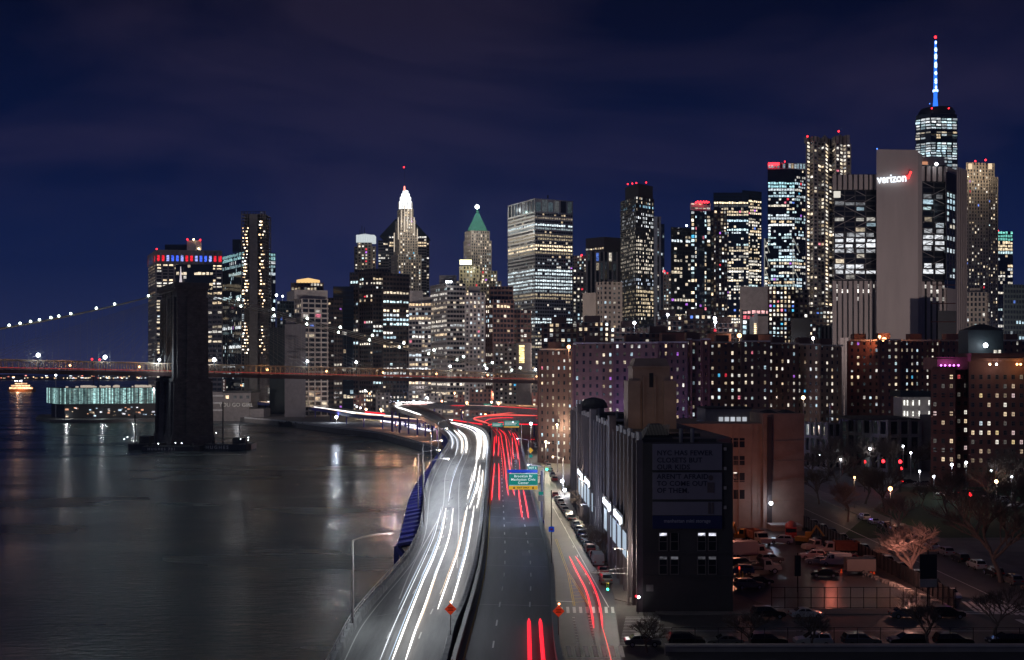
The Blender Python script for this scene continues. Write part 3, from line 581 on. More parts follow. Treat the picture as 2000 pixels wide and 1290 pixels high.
# --- pale residential tower at right with lit top
b = Bld('stone_tower', 'pale limestone residential tower with glowing roof corners, right of the big windowless slab', 1917, 1200, 'skyscraper', 'towers of the skyline')
st = dict(wallm='limestone', fh=3.6, cw=3.4, bh=.38, bw=.48, dep=.5)
b.block([(1888, 1200), (1941, 1206)], 318, lit=resi(.14, .05, 1.0), thick=34, **st); b.block([(1886, 1194), (1930, 1198)], 352, lit=resi(.14, .05, 1.0), thick=6, **st); b.block([(1925, 1198), (1948, 1204)], 345, lit=resi(.2, .05, 1.0), thick=30, **st)
for px in (1891, 1930): MB().box(X(px, 1197), X(px + 7, 1197), 1196, 1197, Z(331, 1197), Z(320, 1197)).build('lit_alcove', [glow('alcove_light', (1, .75, .48), 1.0)], b.root)
lamp(X(1895, 1190), 1180, Z(332, 1190), 14000, (1, .8, .55), 1, b.root); lamp(X(1933, 1190), 1180, Z(332, 1190), 14000, (1, .8, .55), 1, b.root)  # lights added ahead of the wall to brighten the roof corners
b.light(1905, 315, r=.9); b.light(1925, 313, r=1.1); b.done()
simple('glass_tower', 'narrow glass tower with teal lit top at the right edge of the skyline', [(1948, 1350), (1978, 1352)], 452, wallm='glass_blue', fh=4, cw=3.2, bh=.25, bw=.06, dep=.2, lit=office(.25, .35, .3, .9, rows={0: ((.3, 1, .85), .7), 1: ((.3, 1, .85), .6), 2: ((.3, 1, .85), .5), 3: (yw, 1), 4: (yw, .9), 5: (yw, .9)}), lights=[(1949, 451)], thick=40)
simple('office_block', 'dark office block with thin lit rows at the far right edge behind the brick flats', [(1961, 850), (2012, 855)], 556, wallm='slate', fh=3.9, cw=2.6, bh=.4, bw=.2, lit=office(.1, .15, .6, .6), thick=40)
simple('stone_building', 'pale classical building with a small cupola at the foot of the limestone tower', [(1886, 950), (1925, 948), (1932, 955)], 572, cat='building', wallm='limestone', fh=4.2, cw=3.5, bh=.35, bw=.45, lit=resi(.12, .2, .8), roofbox=[(1894, 1915, 563, 572)])
# --- windowless slab building with logo sign
b = Bld('telephone_exchange', 'massive blank concrete tower bearing a white verizon sign with red tick', 1760, 670, 'skyscraper')
mk('slab_stone', (.42, .36, .34), .9, scale=.06, var=.2, stretch=(1, 1, .15))
b.block([(1712, 662), (1793, 664)], 292, wallm='slab_stone', win=False, thick=12)
b.block([(1793, 668), (1801, 670)], 300, wallm='slab_stone', win=False, thick=10)
def bay(p0, p1, d0, d1, ytop, seed):
    a = (p0, d0); c = (p1, d1); w = (c[0] - a[0])
    b.block([a, c], ytop, wallm='black_metal', win=False, thick=40)
    mi2 = b.mi(M['slab_stone'])
    xa, xc = X(*a), X(*c); n = max(2, round((xc - xa) / 3.25))
    for k in range(n + 1):
        x = xa + (xc - xa) * k / n; y = d0 + (d1 - d0) * k / n
        for (yt, yb) in ((ytop, ytop + 29), (549, 680)):
            b.wall.box(x - 1.05, x + 1.05, y - 1.3, y + .1, Z(yb, 670) if yb < 600 else 3, Z(yt, 670), mi2)
    rows_ = {k: ((.92, .95, 1), v) for k, v in ((2, .15), (8, .4), (9, .9), (10, .95), (11, .5), (14, .9), (15, .8))}
    facade(b.wall, b.win, (xa, d0), (xc, d1), Z(547, 670), Z(ytop + 31, 670), nf=17, nc=max(2, n // 2), bh=.22, bw=.1, dep=.5, wmi=b.mi(M['steel_dark']), lit=office(.22, 0, .5, .7, rows=rows_))
    nn = max(1, n // 2); zb, zt_ = Z(547, 670), Z(ytop + 31, 670); h_ = (zt_ - zb) / 17
    for i in range(17):
        for k in range(nn):
            if (i + k) % 2: continue
            x0, x1 = xa + (xc - xa) * k / nn, xa + (xc - xa) * (k + 1) / nn; y = d0 - .55; s_ = (i // 2) % 2
            b.wall.bar((x0 if s_ else x1, y, zb + h_ * i), (x1 if s_ else x0, y, zb + h_ * (i + 1)), .35, .35, b.mi(M['stone_grey']))
    # low lit slots
    for k in range(n):
        x = xa + (xc - xa) * (k + .5) / n
        for yy, v in ((558, .5), (568, 1.0), (583, .35)):
            if rnd.random() < .62: b.win.quads([[(x - .6, d0 - .12, Z(yy + 4, 670)), (x + .6, d0 - .12, Z(yy + 4, 670)), (x + .6, d0 - .12, Z(yy - 3, 670)), (x - .6, d0 - .12, Z(yy - 3, 670))]], 0, np.array((1, .93, .85)) * v * rnd.uniform(.5, 1.3))
bay(1629, 1711, 672, 672, 341, 1); bay(1801, 1846, 676, 678, 322, 2)
b.block([(1846, 678), (1850, 672), (1875, 690)], 325, wallm='slab_stone', win=False)
b.block([(1868, 688), (1888, 700)], 330, wallm='slab_stone', win=False, thick=20)
for k in range(6): p = 1869 + k * 3.6; dd = 687 + k * 2.2; b.wall.box(X(p, dd) - .28, X(p, dd) + .28, dd - 1, dd, 3, Z(328, 690), b.mi(M['slab_stone']))
b.block([(1845, 669), (1866, 682)], 440, ybot=562, wallm='glass_dark', win=False, thick=3)
b.block([(1848, 668), (1868, 680)], 335, ybot=372, wallm='black_metal', win=False, thick=4)
b.face((1848, 668), (1865, 679), 375, 545, wallm='steel_dark', nf=14, nc=3, bh=.3, bw=.15, lit=office(.3, .35, .5, .7))
b.block([(1800, 690), (1845, 690)], 306, z0=Z(325, 676), wallm='slab_stone', win=False, thick=14)
b.block([(1832, 600), (1868, 602)], 607, wallm='black_metal', win=False, thick=12)
MB().box(X(1631, 668), X(1643, 668), 669.5, 671, Z(386, 670), Z(374, 670)).build('lit_window', [glow('bright_corner_window', (1, .95, .85), .8)], b.root)
MB().box(X(1801, 688), X(1812, 688), 688, 689.9, Z(324, 688), Z(316, 688)).build('lit_alcove', [glow('orange_alcove', (1, .45, .25), .6)], b.root)
b.light(1829, 321, 'white_light', 1.0, d=672); b.light(1713, 291, 'blue_light', .4, d=660)
b.done(); VZ = b.root
for p0, p1, w_ in ((1641, 1648, 'left'), (1650, 1657, 'right')):
    pr = Bld('concrete_fin', f'tall pale concrete fin rising between the brick flats, {w_} one of two', p0 + 3, 600, 'fin'); pr.block([(p0, 600), (p1, 600)], 660, z0=3, wallm='slab_stone', win=False, thick=5); pr.done()
def flood(label, x, y, z, aim, p, col, spot):  # lamp added to brighten far facades, standing in for the city's glow
    t = thing('roof_floodlight', label, 'floodlight', (x, y, z), 'floodlights on the rooftops'); d_ = (Vector(aim) - Vector((x, y, z))).normalized(); q = d_.to_track_quat('-Z', 'Y')
    MB().tube([(x - d_.x * 1.2, y - d_.y * 1.2, z - d_.z * 1.2), (x - d_.x * .3, y - d_.y * .3, z - d_.z * .3)], [.5, .8], 8).build('housing', [M['steel_dark']], t); MB().bar((x - d_.x, y - d_.y, 3), (x - d_.x, y - d_.y, z - .3), .25).build('pole', [M['steel_dark']], t)
    lamp(x, y, z, p, col, .7, t, 'SPOT', q.to_euler(), spot)
flood('floodlight aimed at the blank concrete tower from the flats roof', 215, 500, 54, (235, 670, 95), 290000, (1, .84, .80), 1.5)
flood('floodlight behind the bridge lighting the left towers', -210, 760, 24, (-260, 1100, 110), 120000, (1, .86, .82), 1.75)
flood('floodlight behind the bridge lighting the far left towers', -345, 985, 24, (-400, 1400, 120), 240000, (1, .9, .88), 1.7)
flood('floodlight behind the bridge lighting the towers left of centre', -70, 740, 24, (-80, 1150, 110), 300000, (1, .9, .88), 1.7)
flood('floodlight beyond the flats lighting the towers right of centre', 70, 690, 42, (130, 1150, 120), 560000, (1, .82, .76), 1.7)
flood('floodlight beyond the flats lighting the far right towers', 330, 720, 42, (440, 1150, 140), 560000, (1, .82, .74), 1.5)
def text(body, size, loc, rot, m, name, parent=None, ext=.05, align='CENTER', bold=0, sx=1, spacing=1, **props):
    c = bpy.data.curves.new(name, 'FONT'); c.body = body; c.size = size; c.extrude = ext; c.align_x = align; c.align_y = 'CENTER'; c.offset = bold; c.space_character = spacing; c.resolution_u = 3
    t = bpy.data.objects.new('tmp', c); me = bpy.data.meshes.new_from_object(t); bpy.data.objects.remove(t); me.name = name
    me.materials.clear(); me.materials.append(m); o = bpy.data.objects.new(name, me); COL.objects.link(o); o.location = loc; o.rotation_euler = rot; o.scale = (sx, 1, 1)
    if parent is not None:
        o.parent = parent
        if not parent.get('local'): o.matrix_parent_inverse = Matrix.Translation(-parent.location)
    for k, v in props.items(): o[k] = v
    return o
R90 = math.radians(90)
text('verizon', 7.0, (X(1743, 660), 660.9, Z(349, 660)), (R90, math.radians(-4), 0), glow('white_sign_glow', (.85, .93, 1), 1.8, True), 'sign_lettering', VZ, .3, bold=.09, sx=.82)
ck = MB()
for a, c in (((1771, 344), (1774, 349)), ((1774, 349), (1780, 335))): ck.bar((X(a[0], 660), 660.6, Z(a[1], 660)), (X(c[0], 660), 660.6, Z(c[1], 660)), .6, 1.0)
ck.build('sign_tick', [glow('red_sign_glow', (1, .03, .03), 4)], VZ)
# ================================================================ SUSPENSION BRIDGE
TH = math.radians(28); CA, SA = math.cos(TH), math.sin(TH); TX, TY = -175.0, 600.0
def TB(s, b, z): return (TX + s * CA - b * SA, TY + s * SA + b * CA, z)
def s_of(px):
    k = (px - 1000) / F; return (TY * k - TX) / (CA - SA * k)
def floor_z(s):
    return float(np.interp(s, [-330, -200, -84, 0, 216, 330], [41.5, 41, 39.5, 37.8, 33, 30]))
def tbox(mb, s0, s1, b0, b1, z0, z1, mi=0, grow=0):
    c = [TB(s0 - grow, b0 - grow, z0), TB(s1 + grow, b0 - grow, z0), TB(s1 + grow, b1 + grow, z0), TB(s0 - grow, b1 + grow, z0), TB(s0, b0, z1), TB(s1, b0, z1), TB(s1, b1, z1), TB(s0, b1, z1)]
    mb.boxes([c], mi)
mk('granite', (.13, .12, .12), .95, var=.45, scale=.25, brick=(2.4, .9, .035), bump=.5)
mk('bridge_steel', (.40, .29, .20), .6, var=.2); mk('bridge_plate', (.10, .055, .05), .6)
BR = thing('suspension_bridge', 'old stone towered suspension bridge with strings of cable lamps crossing the river', 'bridge', TB(0, 0, 0))
tw = MB()
tbox(tw, -10.5, 10.5, -24, 24, -1, 6, grow=1.5); tbox(tw, -9.3, 9.3, -22.5, 22.5, 6, 33.5, grow=.8); tbox(tw, -10, 10, -23.2, 23.2, 33.5, 35)
for b0 in (-22.5, -4.5, 13.5):                                      # buttresses of the lower shaft
    tbox(tw, -10.6, 10.6, b0 + 2, b0 + 7, 0, 33, grow=.5)
tbox(tw, -3.4, 3.4, -23.8, -22, 0, 33, grow=.4)
shafts = [(-20.5, -12.8), (-3.8, 3.8), (12.8, 20.5)]
for b0, b1 in shafts:
    tbox(tw, -7.4, 7.4, b0, b1, 35, 80.5); m_ = (b0 + b1) / 2
    tbox(tw, -8.7, 8.7, m_ - 1.9, m_ + 1.9, 35, 77, grow=.25)
tbox(tw, -2.6, 2.6, -21.8, -20.4, 35, 77, grow=.2)
for b0, b1 in ((-12.8, -3.8), (3.8, 12.8)):                         # pointed arches
    n = 7; m_ = (b0 + b1) / 2; arc = []
    for i in range(n + 1):
        t = i / n; arc.append((b0 + (m_ - b0) * (1 - math.cos(t * 1.15)) / (1 - math.cos(1.15)), 60 + 11 * math.sin(t * 1.15) / math.sin(1.15)))
    arc = arc + [(2 * m_ - b, z) for b, z in arc[::-1][1:]]
    for i in range(len(arc) - 1):
        (p, zp), (q, zq) = arc[i], arc[i + 1]
        tw.boxes([[TB(-6.6, p, zp), TB(6.6, p, zp), TB(6.6, q, zq), TB(-6.6, q, zq), TB(-6.6, p, 80.5), TB(6.6, p, 80.5), TB(6.6, q, 80.5), TB(-6.6, q, 80.5)]])
t_o = tw.build('tower', [M['granite']], BR)
cn = MB(); tbox(cn, -8.4, 8.4, -21.6, 21.6, 80.5, 81.6); tbox(cn, -9.4, 9.4, -22.6, 22.6, 81.6, 83.2); tbox(cn, -8.6, 8.6, -21.8, 21.8, 83.2, 84.4)
cn.build('cornice', [M['granite']], t_o); sc = MB()
for z in (44, 58): tbox(sc, -7.7, 7.7, -20.8, -12.5, z, z + .7); tbox(sc, -7.7, 7.7, -4.1, 4.1, z, z + .7)
sc.build('string_course', [M['granite']], t_o, kind='stuff')
fp = MB(); ss = list(range(-324, 325, 12))
for i in range(len(ss) - 1):
    s0, s1 = ss[i], ss[i + 1]; z0, z1 = floor_z(s0), floor_z(s1)
    fp.boxes([[TB(s0, -13.2, z0 - 2.0), TB(s1, -13.2, z1 - 2.0), TB(s1, 13.2, z1 - 2.0), TB(s0, 13.2, z0 - 2.0), TB(s0, -13.2, z0), TB(s1, -13.2, z1), TB(s1, 13.2, z1), TB(s0, 13.2, z0)]])
fp.build('deck', [M['bridge_plate']], BR)
tr = MB(); step = 2.7
for bpl in (-12.9, -4.6, 4.6, 12.9):
    hgt = 4.6 if abs(bpl) > 9 else 4.9; k = int(-324 / step)
    while k * step < 318:
        s0, s1 = k * step, (k + 1) * step; z0, z1 = floor_z(s0), floor_z(s1); k += 1
        if abs(s0) < 7 and abs(bpl) > 20: continue
        hh = hgt * (1 if s0 < 150 else max(.35, 1 - (s0 - 150) / 160))
        tr.bar(TB(s0, bpl, z0), TB(s0, bpl, z0 + hh), .22); tr.bar(TB(s0, bpl, z0 + hh), TB(s1, bpl, z1 + hh), .34); tr.bar(TB(s0, bpl, z0 + .5), TB(s1, bpl, z1 + .5), .3)
        if abs(bpl) > 9: tr.bar(TB(s0, bpl, z0), TB(s1, bpl, z1 + hh), .13); tr.bar(TB(s0, bpl, z0 + hh), TB(s1, bpl, z1), .13)
tr.build('truss', [M['bridge_steel']], BR, kind='stuff')
def cab_z(s): return 44 + 39 * ((s + 243) / 243) ** 2 if s < 0 else 35.5 + 47.5 * max(0, 1 - s / 236) ** 1.3
cable_m = mk('cable_steel', (.30, .30, .28), .6)
for bpl in (-13, -4.6, 4.6, 13):
    MB().tube([TB(s, bpl, cab_z(s)) for s in list(range(-324, 0, 12)) + [0] + list(range(6, 240, 12))], .26, 6).build('main_cable', [cable_m], BR)
su = MB(); s = -320
while s < 220:
    s += 5.4
    if abs(s) < 10: continue
    for bpl in (-13, 13):
        if cab_z(s) > floor_z(s) + 5: su.bar(TB(s, bpl, floor_z(s)), TB(s, bpl, cab_z(s)), .075)
    if abs(s) < 118:
        su.bar(TB(s, -13, floor_z(s)), TB(0, -13, 81), .065); su.bar(TB(s, 13, floor_z(s)), TB(0, 13, 81), .065)
su.build('suspender', [cable_m], BR, kind='stuff')
def bulb(name, pos, r, m, parent): return MB().ball(pos, r, 8).build(name, [M[m]], parent)
M['cable_lamp'] = glow('cable_lamp_light', (.82, 1, .90), 9)
for px in (14, 35, 55, 72, 94, 109, 132, 181, 216, 281): s = s_of(px); bulb('cable_lamp', TB(s, -13, cab_z(s) + .7), .62, 'cable_lamp', BR)
for s in list(range(26, 200, 19)): bulb('cable_lamp', TB(s, -13, cab_z(s) + .7), .75, 'cable_lamp', BR); bulb('cable_lamp', TB(s + 8, 13, cab_z(s + 8) + .7), .75, 'cable_lamp', BR)
for i, (px, py) in enumerate(((70, 694), (198, 698), (302, 703), (407, 703), (586, 706), (680, 708), (861, 716), (931, 720), (1025, 722))):
    s = s_of(px); x, y, _ = TB(s, -13.4, 0); z = Z(py, y); pb = MB().bar((x, y, floor_z(s)), (x, y, z), .2).build('lamp_post', [M['black_metal']], BR)
    bulb('lamp', (x, y - .3, z), 1.0 if i in (0, 1, 3) else .7, 'white_light', BR); lamp(x, y - 2.2, z - 1, 3500 if i == 2 else 700, (.72, .88, 1), .3, BR)
s = s_of(-60)
for i in range(12):                                                  # warm lights inside the truss
    s = s_of(0) + i * 33.5 - 2
    if abs(s) < 11: continue
    x, y, z = TB(s, -9, floor_z(s) + 2.6); bulb('truss_lamp', (x, y, z), .55, 'orange_light', BR); lamp(x, y - 1.2, z, 1500, (1, .62, .28), .3, BR)
tail = MB(); tail.tube([TB(s, -8, floor_z(s) + .9) for s in range(-320, 300, 12)], .13, 4); tail.build('taillight_trail', [glow('bridge_taillights', (1, .06, .05), .55)], BR)
# ================================================================ FERRY, PIER HALL, BARGES
fy = thing('ferry', 'brightly lit orange passenger ferry crossing the dark river at far left', 'ferry', (X(40, 2230), 2230, 0))
d = 2230; h = MB(); hx0, hx1 = X(15, d), X(66, d)
h.prism([(hx0 - 2, d + 4), (hx0 + 4, d), (hx1 - 4, d), (hx1 + 2, d + 4), (hx1 - 3, d + 14), (hx0 + 3, d + 14)], -.5, 5); h.build('hull', [mat('ferry_orange', (.6, .2, .05), .5)], fy)
for i, (a, c, z0, z1, v) in enumerate(((17, 64, 5.5, 9.5, 2.2), (20, 58, 10.5, 14, 1.8), (27, 52, 15, 17.8, 1.3))):
    MB().box(X(a, d), X(c, d), d + 1 + i, d + 12 - i, z0 - .5, z1).build('cabin', [M['white_metal']], fy)
    q = MB(); n = int((c - a) / 2.2)
    for k in range(n): xk = X(a + 1 + k * (c - a - 1) / n, d); q.quads([[(xk, d + .95 + i, z0), (xk + 1.7, d + .95 + i, z0), (xk + 1.7, d + .95 + i, z1 - .8), (xk, d + .95 + i, z1 - .8)]], 0, np.array((1, .55, .28)) * v * rnd.uniform(.6, 1.4))
    q.build('cabin_window', [M['pane_far']], fy, attr=True, kind='stuff')
MB().tube([(X(40, d), d + 6, 17.5), (X(40, d), d + 6, 24)], [2.2, 1.8], 8).build('funnel', [M['white_metal']], fy)
for px in (29, 33, 38, 41): bulb('deck_lamp', (X(px, d), d + 2, 21.5), .9, 'white_light', fy)
lamp(X(40, d), d - 12, 6, 9000, (1, .5, .25), 3, fy)
# pier hall with glass fins
ph = thing('pier_hall', 'long pier hall behind the bridge tower with glowing teal glass fins', 'building', (X(200, 880), 880, 2))
a0, a1, a2 = (X(93, 905), 905), (X(117, 868), 868), (X(352, 900), 900)
pl = MB(); pl.prism([(X(70, 905), 905), (X(98, 858), 858), (X(175, 846), 846), (X(352, 880), 880), (X(352, 960), 960), (X(80, 960), 960)], -1, 2.4); pl.build('pier', [M['quay']], ph)
bk = (a0[0] + a2[0] - a1[0], a0[1] + a2[1] - a1[1]); zt0, zt1 = 13.2, 25.8
MB().prism([a0, a1, a2, bk], zt0, zt1 + .4).build('upper_storey', [M['steel_dark']], ph)
MB().prism([(a0[0] + 3, a0[1]), (a1[0] + 2, a1[1] + 4), (a2[0], a2[1] + 4), bk], 2.4, zt0).build('ground_storey', [M['black_metal']], ph)
fn = MB()
for (p, q, n) in ((a0, a1, 10), (a1, a2, 78)):
    p = np.array(p); q = np.array(q); u = (q - p) / n; L_ = np.linalg.norm(u); o = np.array([u[1], -u[0]]) / L_
    for i in range(n):
        v = rnd.choice([.08, .15, .3, .3, .55, .62]); w = rnd.uniform(.55, .95); s0 = p + u * i + o * .7; s1 = p + u * (i + w) + o * (.5 + .4 * rnd.random())
        fn.quads([[(*s0, zt0 + .5), (*s1, zt0 + .5), (*s1, zt1), (*s0, zt1)]], 0, np.array((.50, .86, .84)) * v)
fn.build('glass_fin', [M['pane_far']], ph, attr=True, kind='stuff')
sh = MB()
for i in range(60):
    t = rnd.random(); x = a1[0] + 2 + (a2[0] - a1[0]) * t; y = a1[1] + 3.9 + (a2[1] - a1[1]) * t - .1; z = 3.5 + rnd.random() * 7; w = rnd.uniform(.6, 2.5)
    sh.quads([[(x, y, z), (x + w, y + .1, z), (x + w, y + .1, z + w * .5), (x, y, z + w * .5)]], 0, np.array(rnd.choice([(1, .75, .5), (.9, .9, 1), (.6, .8, 1), (1, .5, .3)])) * rnd.uniform(.2, 1.1))
sh.build('shop_window', [M['pane_far']], ph, attr=True, kind='stuff')
rl = MB()
for i in range(46):
    t = rnd.uniform(0, 1); x = a1[0] + (a2[0] - a1[0]) * t; y = a1[1] + (a2[1] - a1[1]) * t + 8; rl.box(x, x + rnd.uniform(.5, 3), y, y + 1, zt1 + .4, zt1 + 1.4 + rnd.random())
rl.build('roof_fitting', [glow('roof_party_lights', (1, .85, .7), .5)], ph, kind='stuff')
MB().bar((X(109, 880), 880, 2), (X(109, 880), 880, 36), .3).build('mast', [M['white_metal']], ph); bulb('mast_lamp', (X(109, 880), 880, 36), .8, 'white_light', ph)
for px in (130, 200, 262): lamp(X(px, 862), 862, 5, 1500, (.9, .95, 1), .4, ph)
# sign building on the waterfront
yb = thing('ferry_shed', 'pale waterfront shed with YOU GO GIRL lettering right of the bridge tower', 'building', (X(460, 880), 880, 2))
d = 880; w_ = MB(); w_.box(X(400, d), X(437, d), d + 2, d + 30, 2, Z(766, d)); w_.box(X(437, d), X(490, d), d, d + 30, Z(786, d), Z(768, d)); w_.build('upper_wall', [M['stone_grey']], yb)
w_ = MB(); w_.box(X(408, d), X(486, d), d + 1, d + 30, -1, Z(786, d)); w_.box(X(484, d), X(514, d), d + 2, d + 26, -1, Z(799, d)); w_.build('lower_wall', [M['concrete']], yb)
MB().box(X(436, d), X(492, d), d - 1, d + 31, Z(768, d), Z(764, d)).build('roof', [M['black_metal']], yb)
for i, px in enumerate((444, 459, 471, 484)):
    MB().quads([[(X(px - 3, d), d - .1, Z(779, d)), (X(px + 3, d), d - .1, Z(779, d)), (X(px + 3, d), d - .1, Z(773, d)), (X(px - 3, d), d - .1, Z(773, d))]], 0, (1.1, .8, .5) if i == 0 else (.03, .03, .03)).build('window', [M['pane_far']], yb, attr=True)
text('YOU GO GIRL', 4.2, (X(461, d), d - .12, Z(791.5, d)), (R90, 0, 0), mat('pale_lettering', (.8, .8, .75), .8), 'sign_lettering', yb, .05, bold=.05)
for k in range(3): MB().box(X(409, d), X(436, d), d + .5, d + .9, Z(775 + k * 14, d), Z(772 + k * 14, d)).build('balcony', [M['white_metal']], yb)
lamp(X(470, 860), 850, 14, 1800, (.95, .95, 1), .5, yb)
def barge(label, x0, x1, y0, y1, h, items, txt=None):
    t = thing('barge', label, 'barge', ((x0 + x1) / 2, (y0 + y1) / 2, 0), 'barges moored at the bridge tower')
    m = MB(); m.prism([(x0 + 2, y0), (x1 - 2, y0), (x1, y0 + 2), (x1, y1), (x0, y1), (x0, y0 + 2)], -.5, h); m.build('hull', [M['steel_dark']], t)
    g = MB(); n = int((x1 - x0) / 2.5)
    for k in range(n + 1): xx = x0 + (x1 - x0) * k / n; g.bar((xx, y0 + .4, h), (xx, y0 + .4, h + 1), .09)
    g.bar((x0, y0 + .4, h + 1), (x1, y0 + .4, h + 1), .09); g.build('railing', [M['black_metal']], t)
    for (nm, a, c, b0, b1, z0, z1) in items: MB().box(a, c, b0, b1, z0, z1).build(nm, [M['black_metal'] if nm != 'cabin' else M['steel_dark']], t)
    if txt: text(txt[0], txt[1], (txt[2], y0 - .06, h * .45), (R90, 0, 0), mat('hull_lettering', (.7, .7, .68), .8), 'hull_lettering', t, .02, spacing=1.5, bold=.03)
    return t
d = 556; xa = lambda p: X(p, d)
bg1 = barge('dark barge with a cabin and two tall spud poles left of the bridge tower', xa(247), xa(306), 556, 572, 2.6, [('cabin', xa(266), xa(286), 560, 568, 2.6, 6.2), ('spud_pole', xa(257), xa(259), 560, 560.6, -1, 17), ('spud_pole', xa(296), xa(298), 562, 562.6, -1, 16), ('crane_post', xa(270), xa(271), 558, 558.4, 2.6, 9)])
bg2 = barge('long dark barge lying in front of the bridge tower with faint hull lettering', xa(290), xa(400), 544, 554, 2.2, [('winch', xa(300), xa(304), 548, 550, 2.2, 3.6), ('winch', xa(380), xa(385), 548, 550, 2.2, 3.4)], ('HUGHES 701', 1.7, xa(330)))
bg3 = barge('dark barge with white HUGHES lettering right of the bridge tower', xa(403), xa(492), 552, 566, 2.8, [('spud_pole', xa(433), xa(435.5), 557, 557.7, -1, 23.5), ('exhaust_stack', xa(466), xa(468), 557, 557.6, 2.8, 12), ('cabin', xa(452), xa(478), 558, 564, 2.8, 5.6), ('winch', xa(414), xa(420), 556, 559, 2.8, 4.6), ('bollard', xa(483), xa(485), 553.5, 554, 2.8, 5.2)], ('HUGHES', 2.2, xa(428)))
for px, py, t in ((249, 857, bg1), (255, 853, bg1), (315, 866, bg2), (348, 864, bg2), (360, 865, bg2), (427, 845, bg3), (474, 857, bg3), (489, 854, bg3), (489, 859, bg3)): bulb('deck_lamp', (X(px, 548 if t is bg2 else 556), 543.5 if t is bg2 else 551.5, Z(py, 548 if t is bg2 else 556)), .2, 'white_light', t)
# ================================================================ LOW RISE DISTRICT BETWEEN RIVER AND TOWERS
def low(name, label, p0, p1, d, ytop, wallm, lit, cat='building', roof=None, **kw):
    b = Bld(name, label, (p0 + p1) / 2, d, cat, 'low buildings of the waterfront district'); b.pane = M['pane_far']
    b.block([(p0, d), (p1, d + rnd.uniform(-3, 3))], ytop, wallm=wallm, thick=18, fh=kw.pop('fh', 3.6), cw=kw.pop('cw', 3.2), bh=.45, bw=.5, lit=lit, **kw)
    z = Z(ytop, d)
    if roof == 'gable':
        x0, x1 = X(p0, d), X(p1, d); g = MB(); xm = (x0 + x1) / 2; hh = (x1 - x0) * .14
        g.poly([(x0 - .4, d - .5, z), (x1 + .4, d - .5, z), (xm, d - .5, z + hh), (x0 - .4, d + 19, z), (x1 + .4, d + 19, z), (xm, d + 19, z + hh)], [[0, 1, 2], [5, 4, 3], [0, 2, 5, 3], [2, 1, 4, 5], [1, 0, 3, 4]]); g.build('roof', [M['slate']], b.root)
    elif roof == 'slope':
        x0, x1 = X(p0, d), X(p1, d); g = MB(); g.prism([(x0 - .5, d - .5), (x1 + .5, d - .5), (x1 + .5, d + 19), (x0 - .5, d + 19)], z, z + 7, 0, [(x0 + 6, d + 8), (x1 - 6, d + 8), (x1 - 6, d + 10), (x0 + 6, d + 10)]); g.build('roof', [M['slate']], b.root)
    else:
        x0, x1 = X(p0, d), X(p1, d); MB().box(x0 + 2, min(x1, x0 + 6), d + 4, d + 8, z, z + 2.4).build('roof_bulkhead', [M['roof']], b.root)
    b.done(); return b
sb = low('billboard_building', 'dark wall carrying a blazing white billboard beside the elevated highway', 497, 535, 1090, 752, 'stone_grey', resi(.05), win=False)
sbb = MB().box(X(500, 1088), X(529, 1088), 1087, 1088, Z(769, 1088), Z(757, 1088)).build('billboard', [glow('billboard_screen', (1, .96, .88), 1.9)], sb.root)
low('brick_building', 'narrow brick building with paired lit windows right of the white billboard', 534, 552, 1080, 751, 'dark_brick', resi(.4, .1, .9))
low('brick_building', 'dim purple brick warehouse behind the red peaked signs', 548, 584, 1060, 763, 'purple_brick', resi(.08))
seaport = low('restaurant', 'brick hall with red lit peaks and white fairy lights along its eaves', 570, 640, 1040, 772, 'red_brick', resi(.15, .1, .7))
for px in (575, 594): MB().prism([(X(px - 3, 1036), 1035), (X(px + 3, 1036), 1035), (X(px + 3, 1036), 1037), (X(px - 3, 1036), 1037)], Z(771, 1036), Z(763, 1036), 0, [(X(px - .4, 1036), 1035.5), (X(px + .4, 1036), 1035.5), (X(px + .4, 1036), 1036.5), (X(px - .4, 1036), 1036.5)]).build('lit_gable', [glow('red_gable_light', (1, .1, .05), 2)], seaport.root)
q = MB()
for k in range(34): px = 572 + k * 1.6; q.ball((X(px, 1034), 1034, Z(769.5 + rnd.random() * 2, 1034)), .55, 4)
q.build('string_light', [M['warm_light']], seaport.root, kind='stuff')
low('brick_building', 'red brick building with white edged gable and lit windows', 663, 703, 1000, 773, 'red_brick', resi(.35, .1, .8), roof='gable')
low('brick_building', 'red brick annex right of the white edged gable', 704, 722, 1005, 771, 'red_brick', resi(.3, .1, .8))
low('market_hall', 'big dark sloping roof behind the fairy lit brick hall', 605, 668, 1120, 768, 'slate', resi(.02), roof='slope')
low('market_hall', 'dark sloping roofed hall behind the gabled brick building', 668, 735, 1130, 765, 'slate', resi(.05), roof='slope')
low('arcade_building', 'pale arcaded office base just under the bridge deck', 560, 640, 1150, 741, 'limestone', resi(.4, .1, .5), fh=8, cw=4)
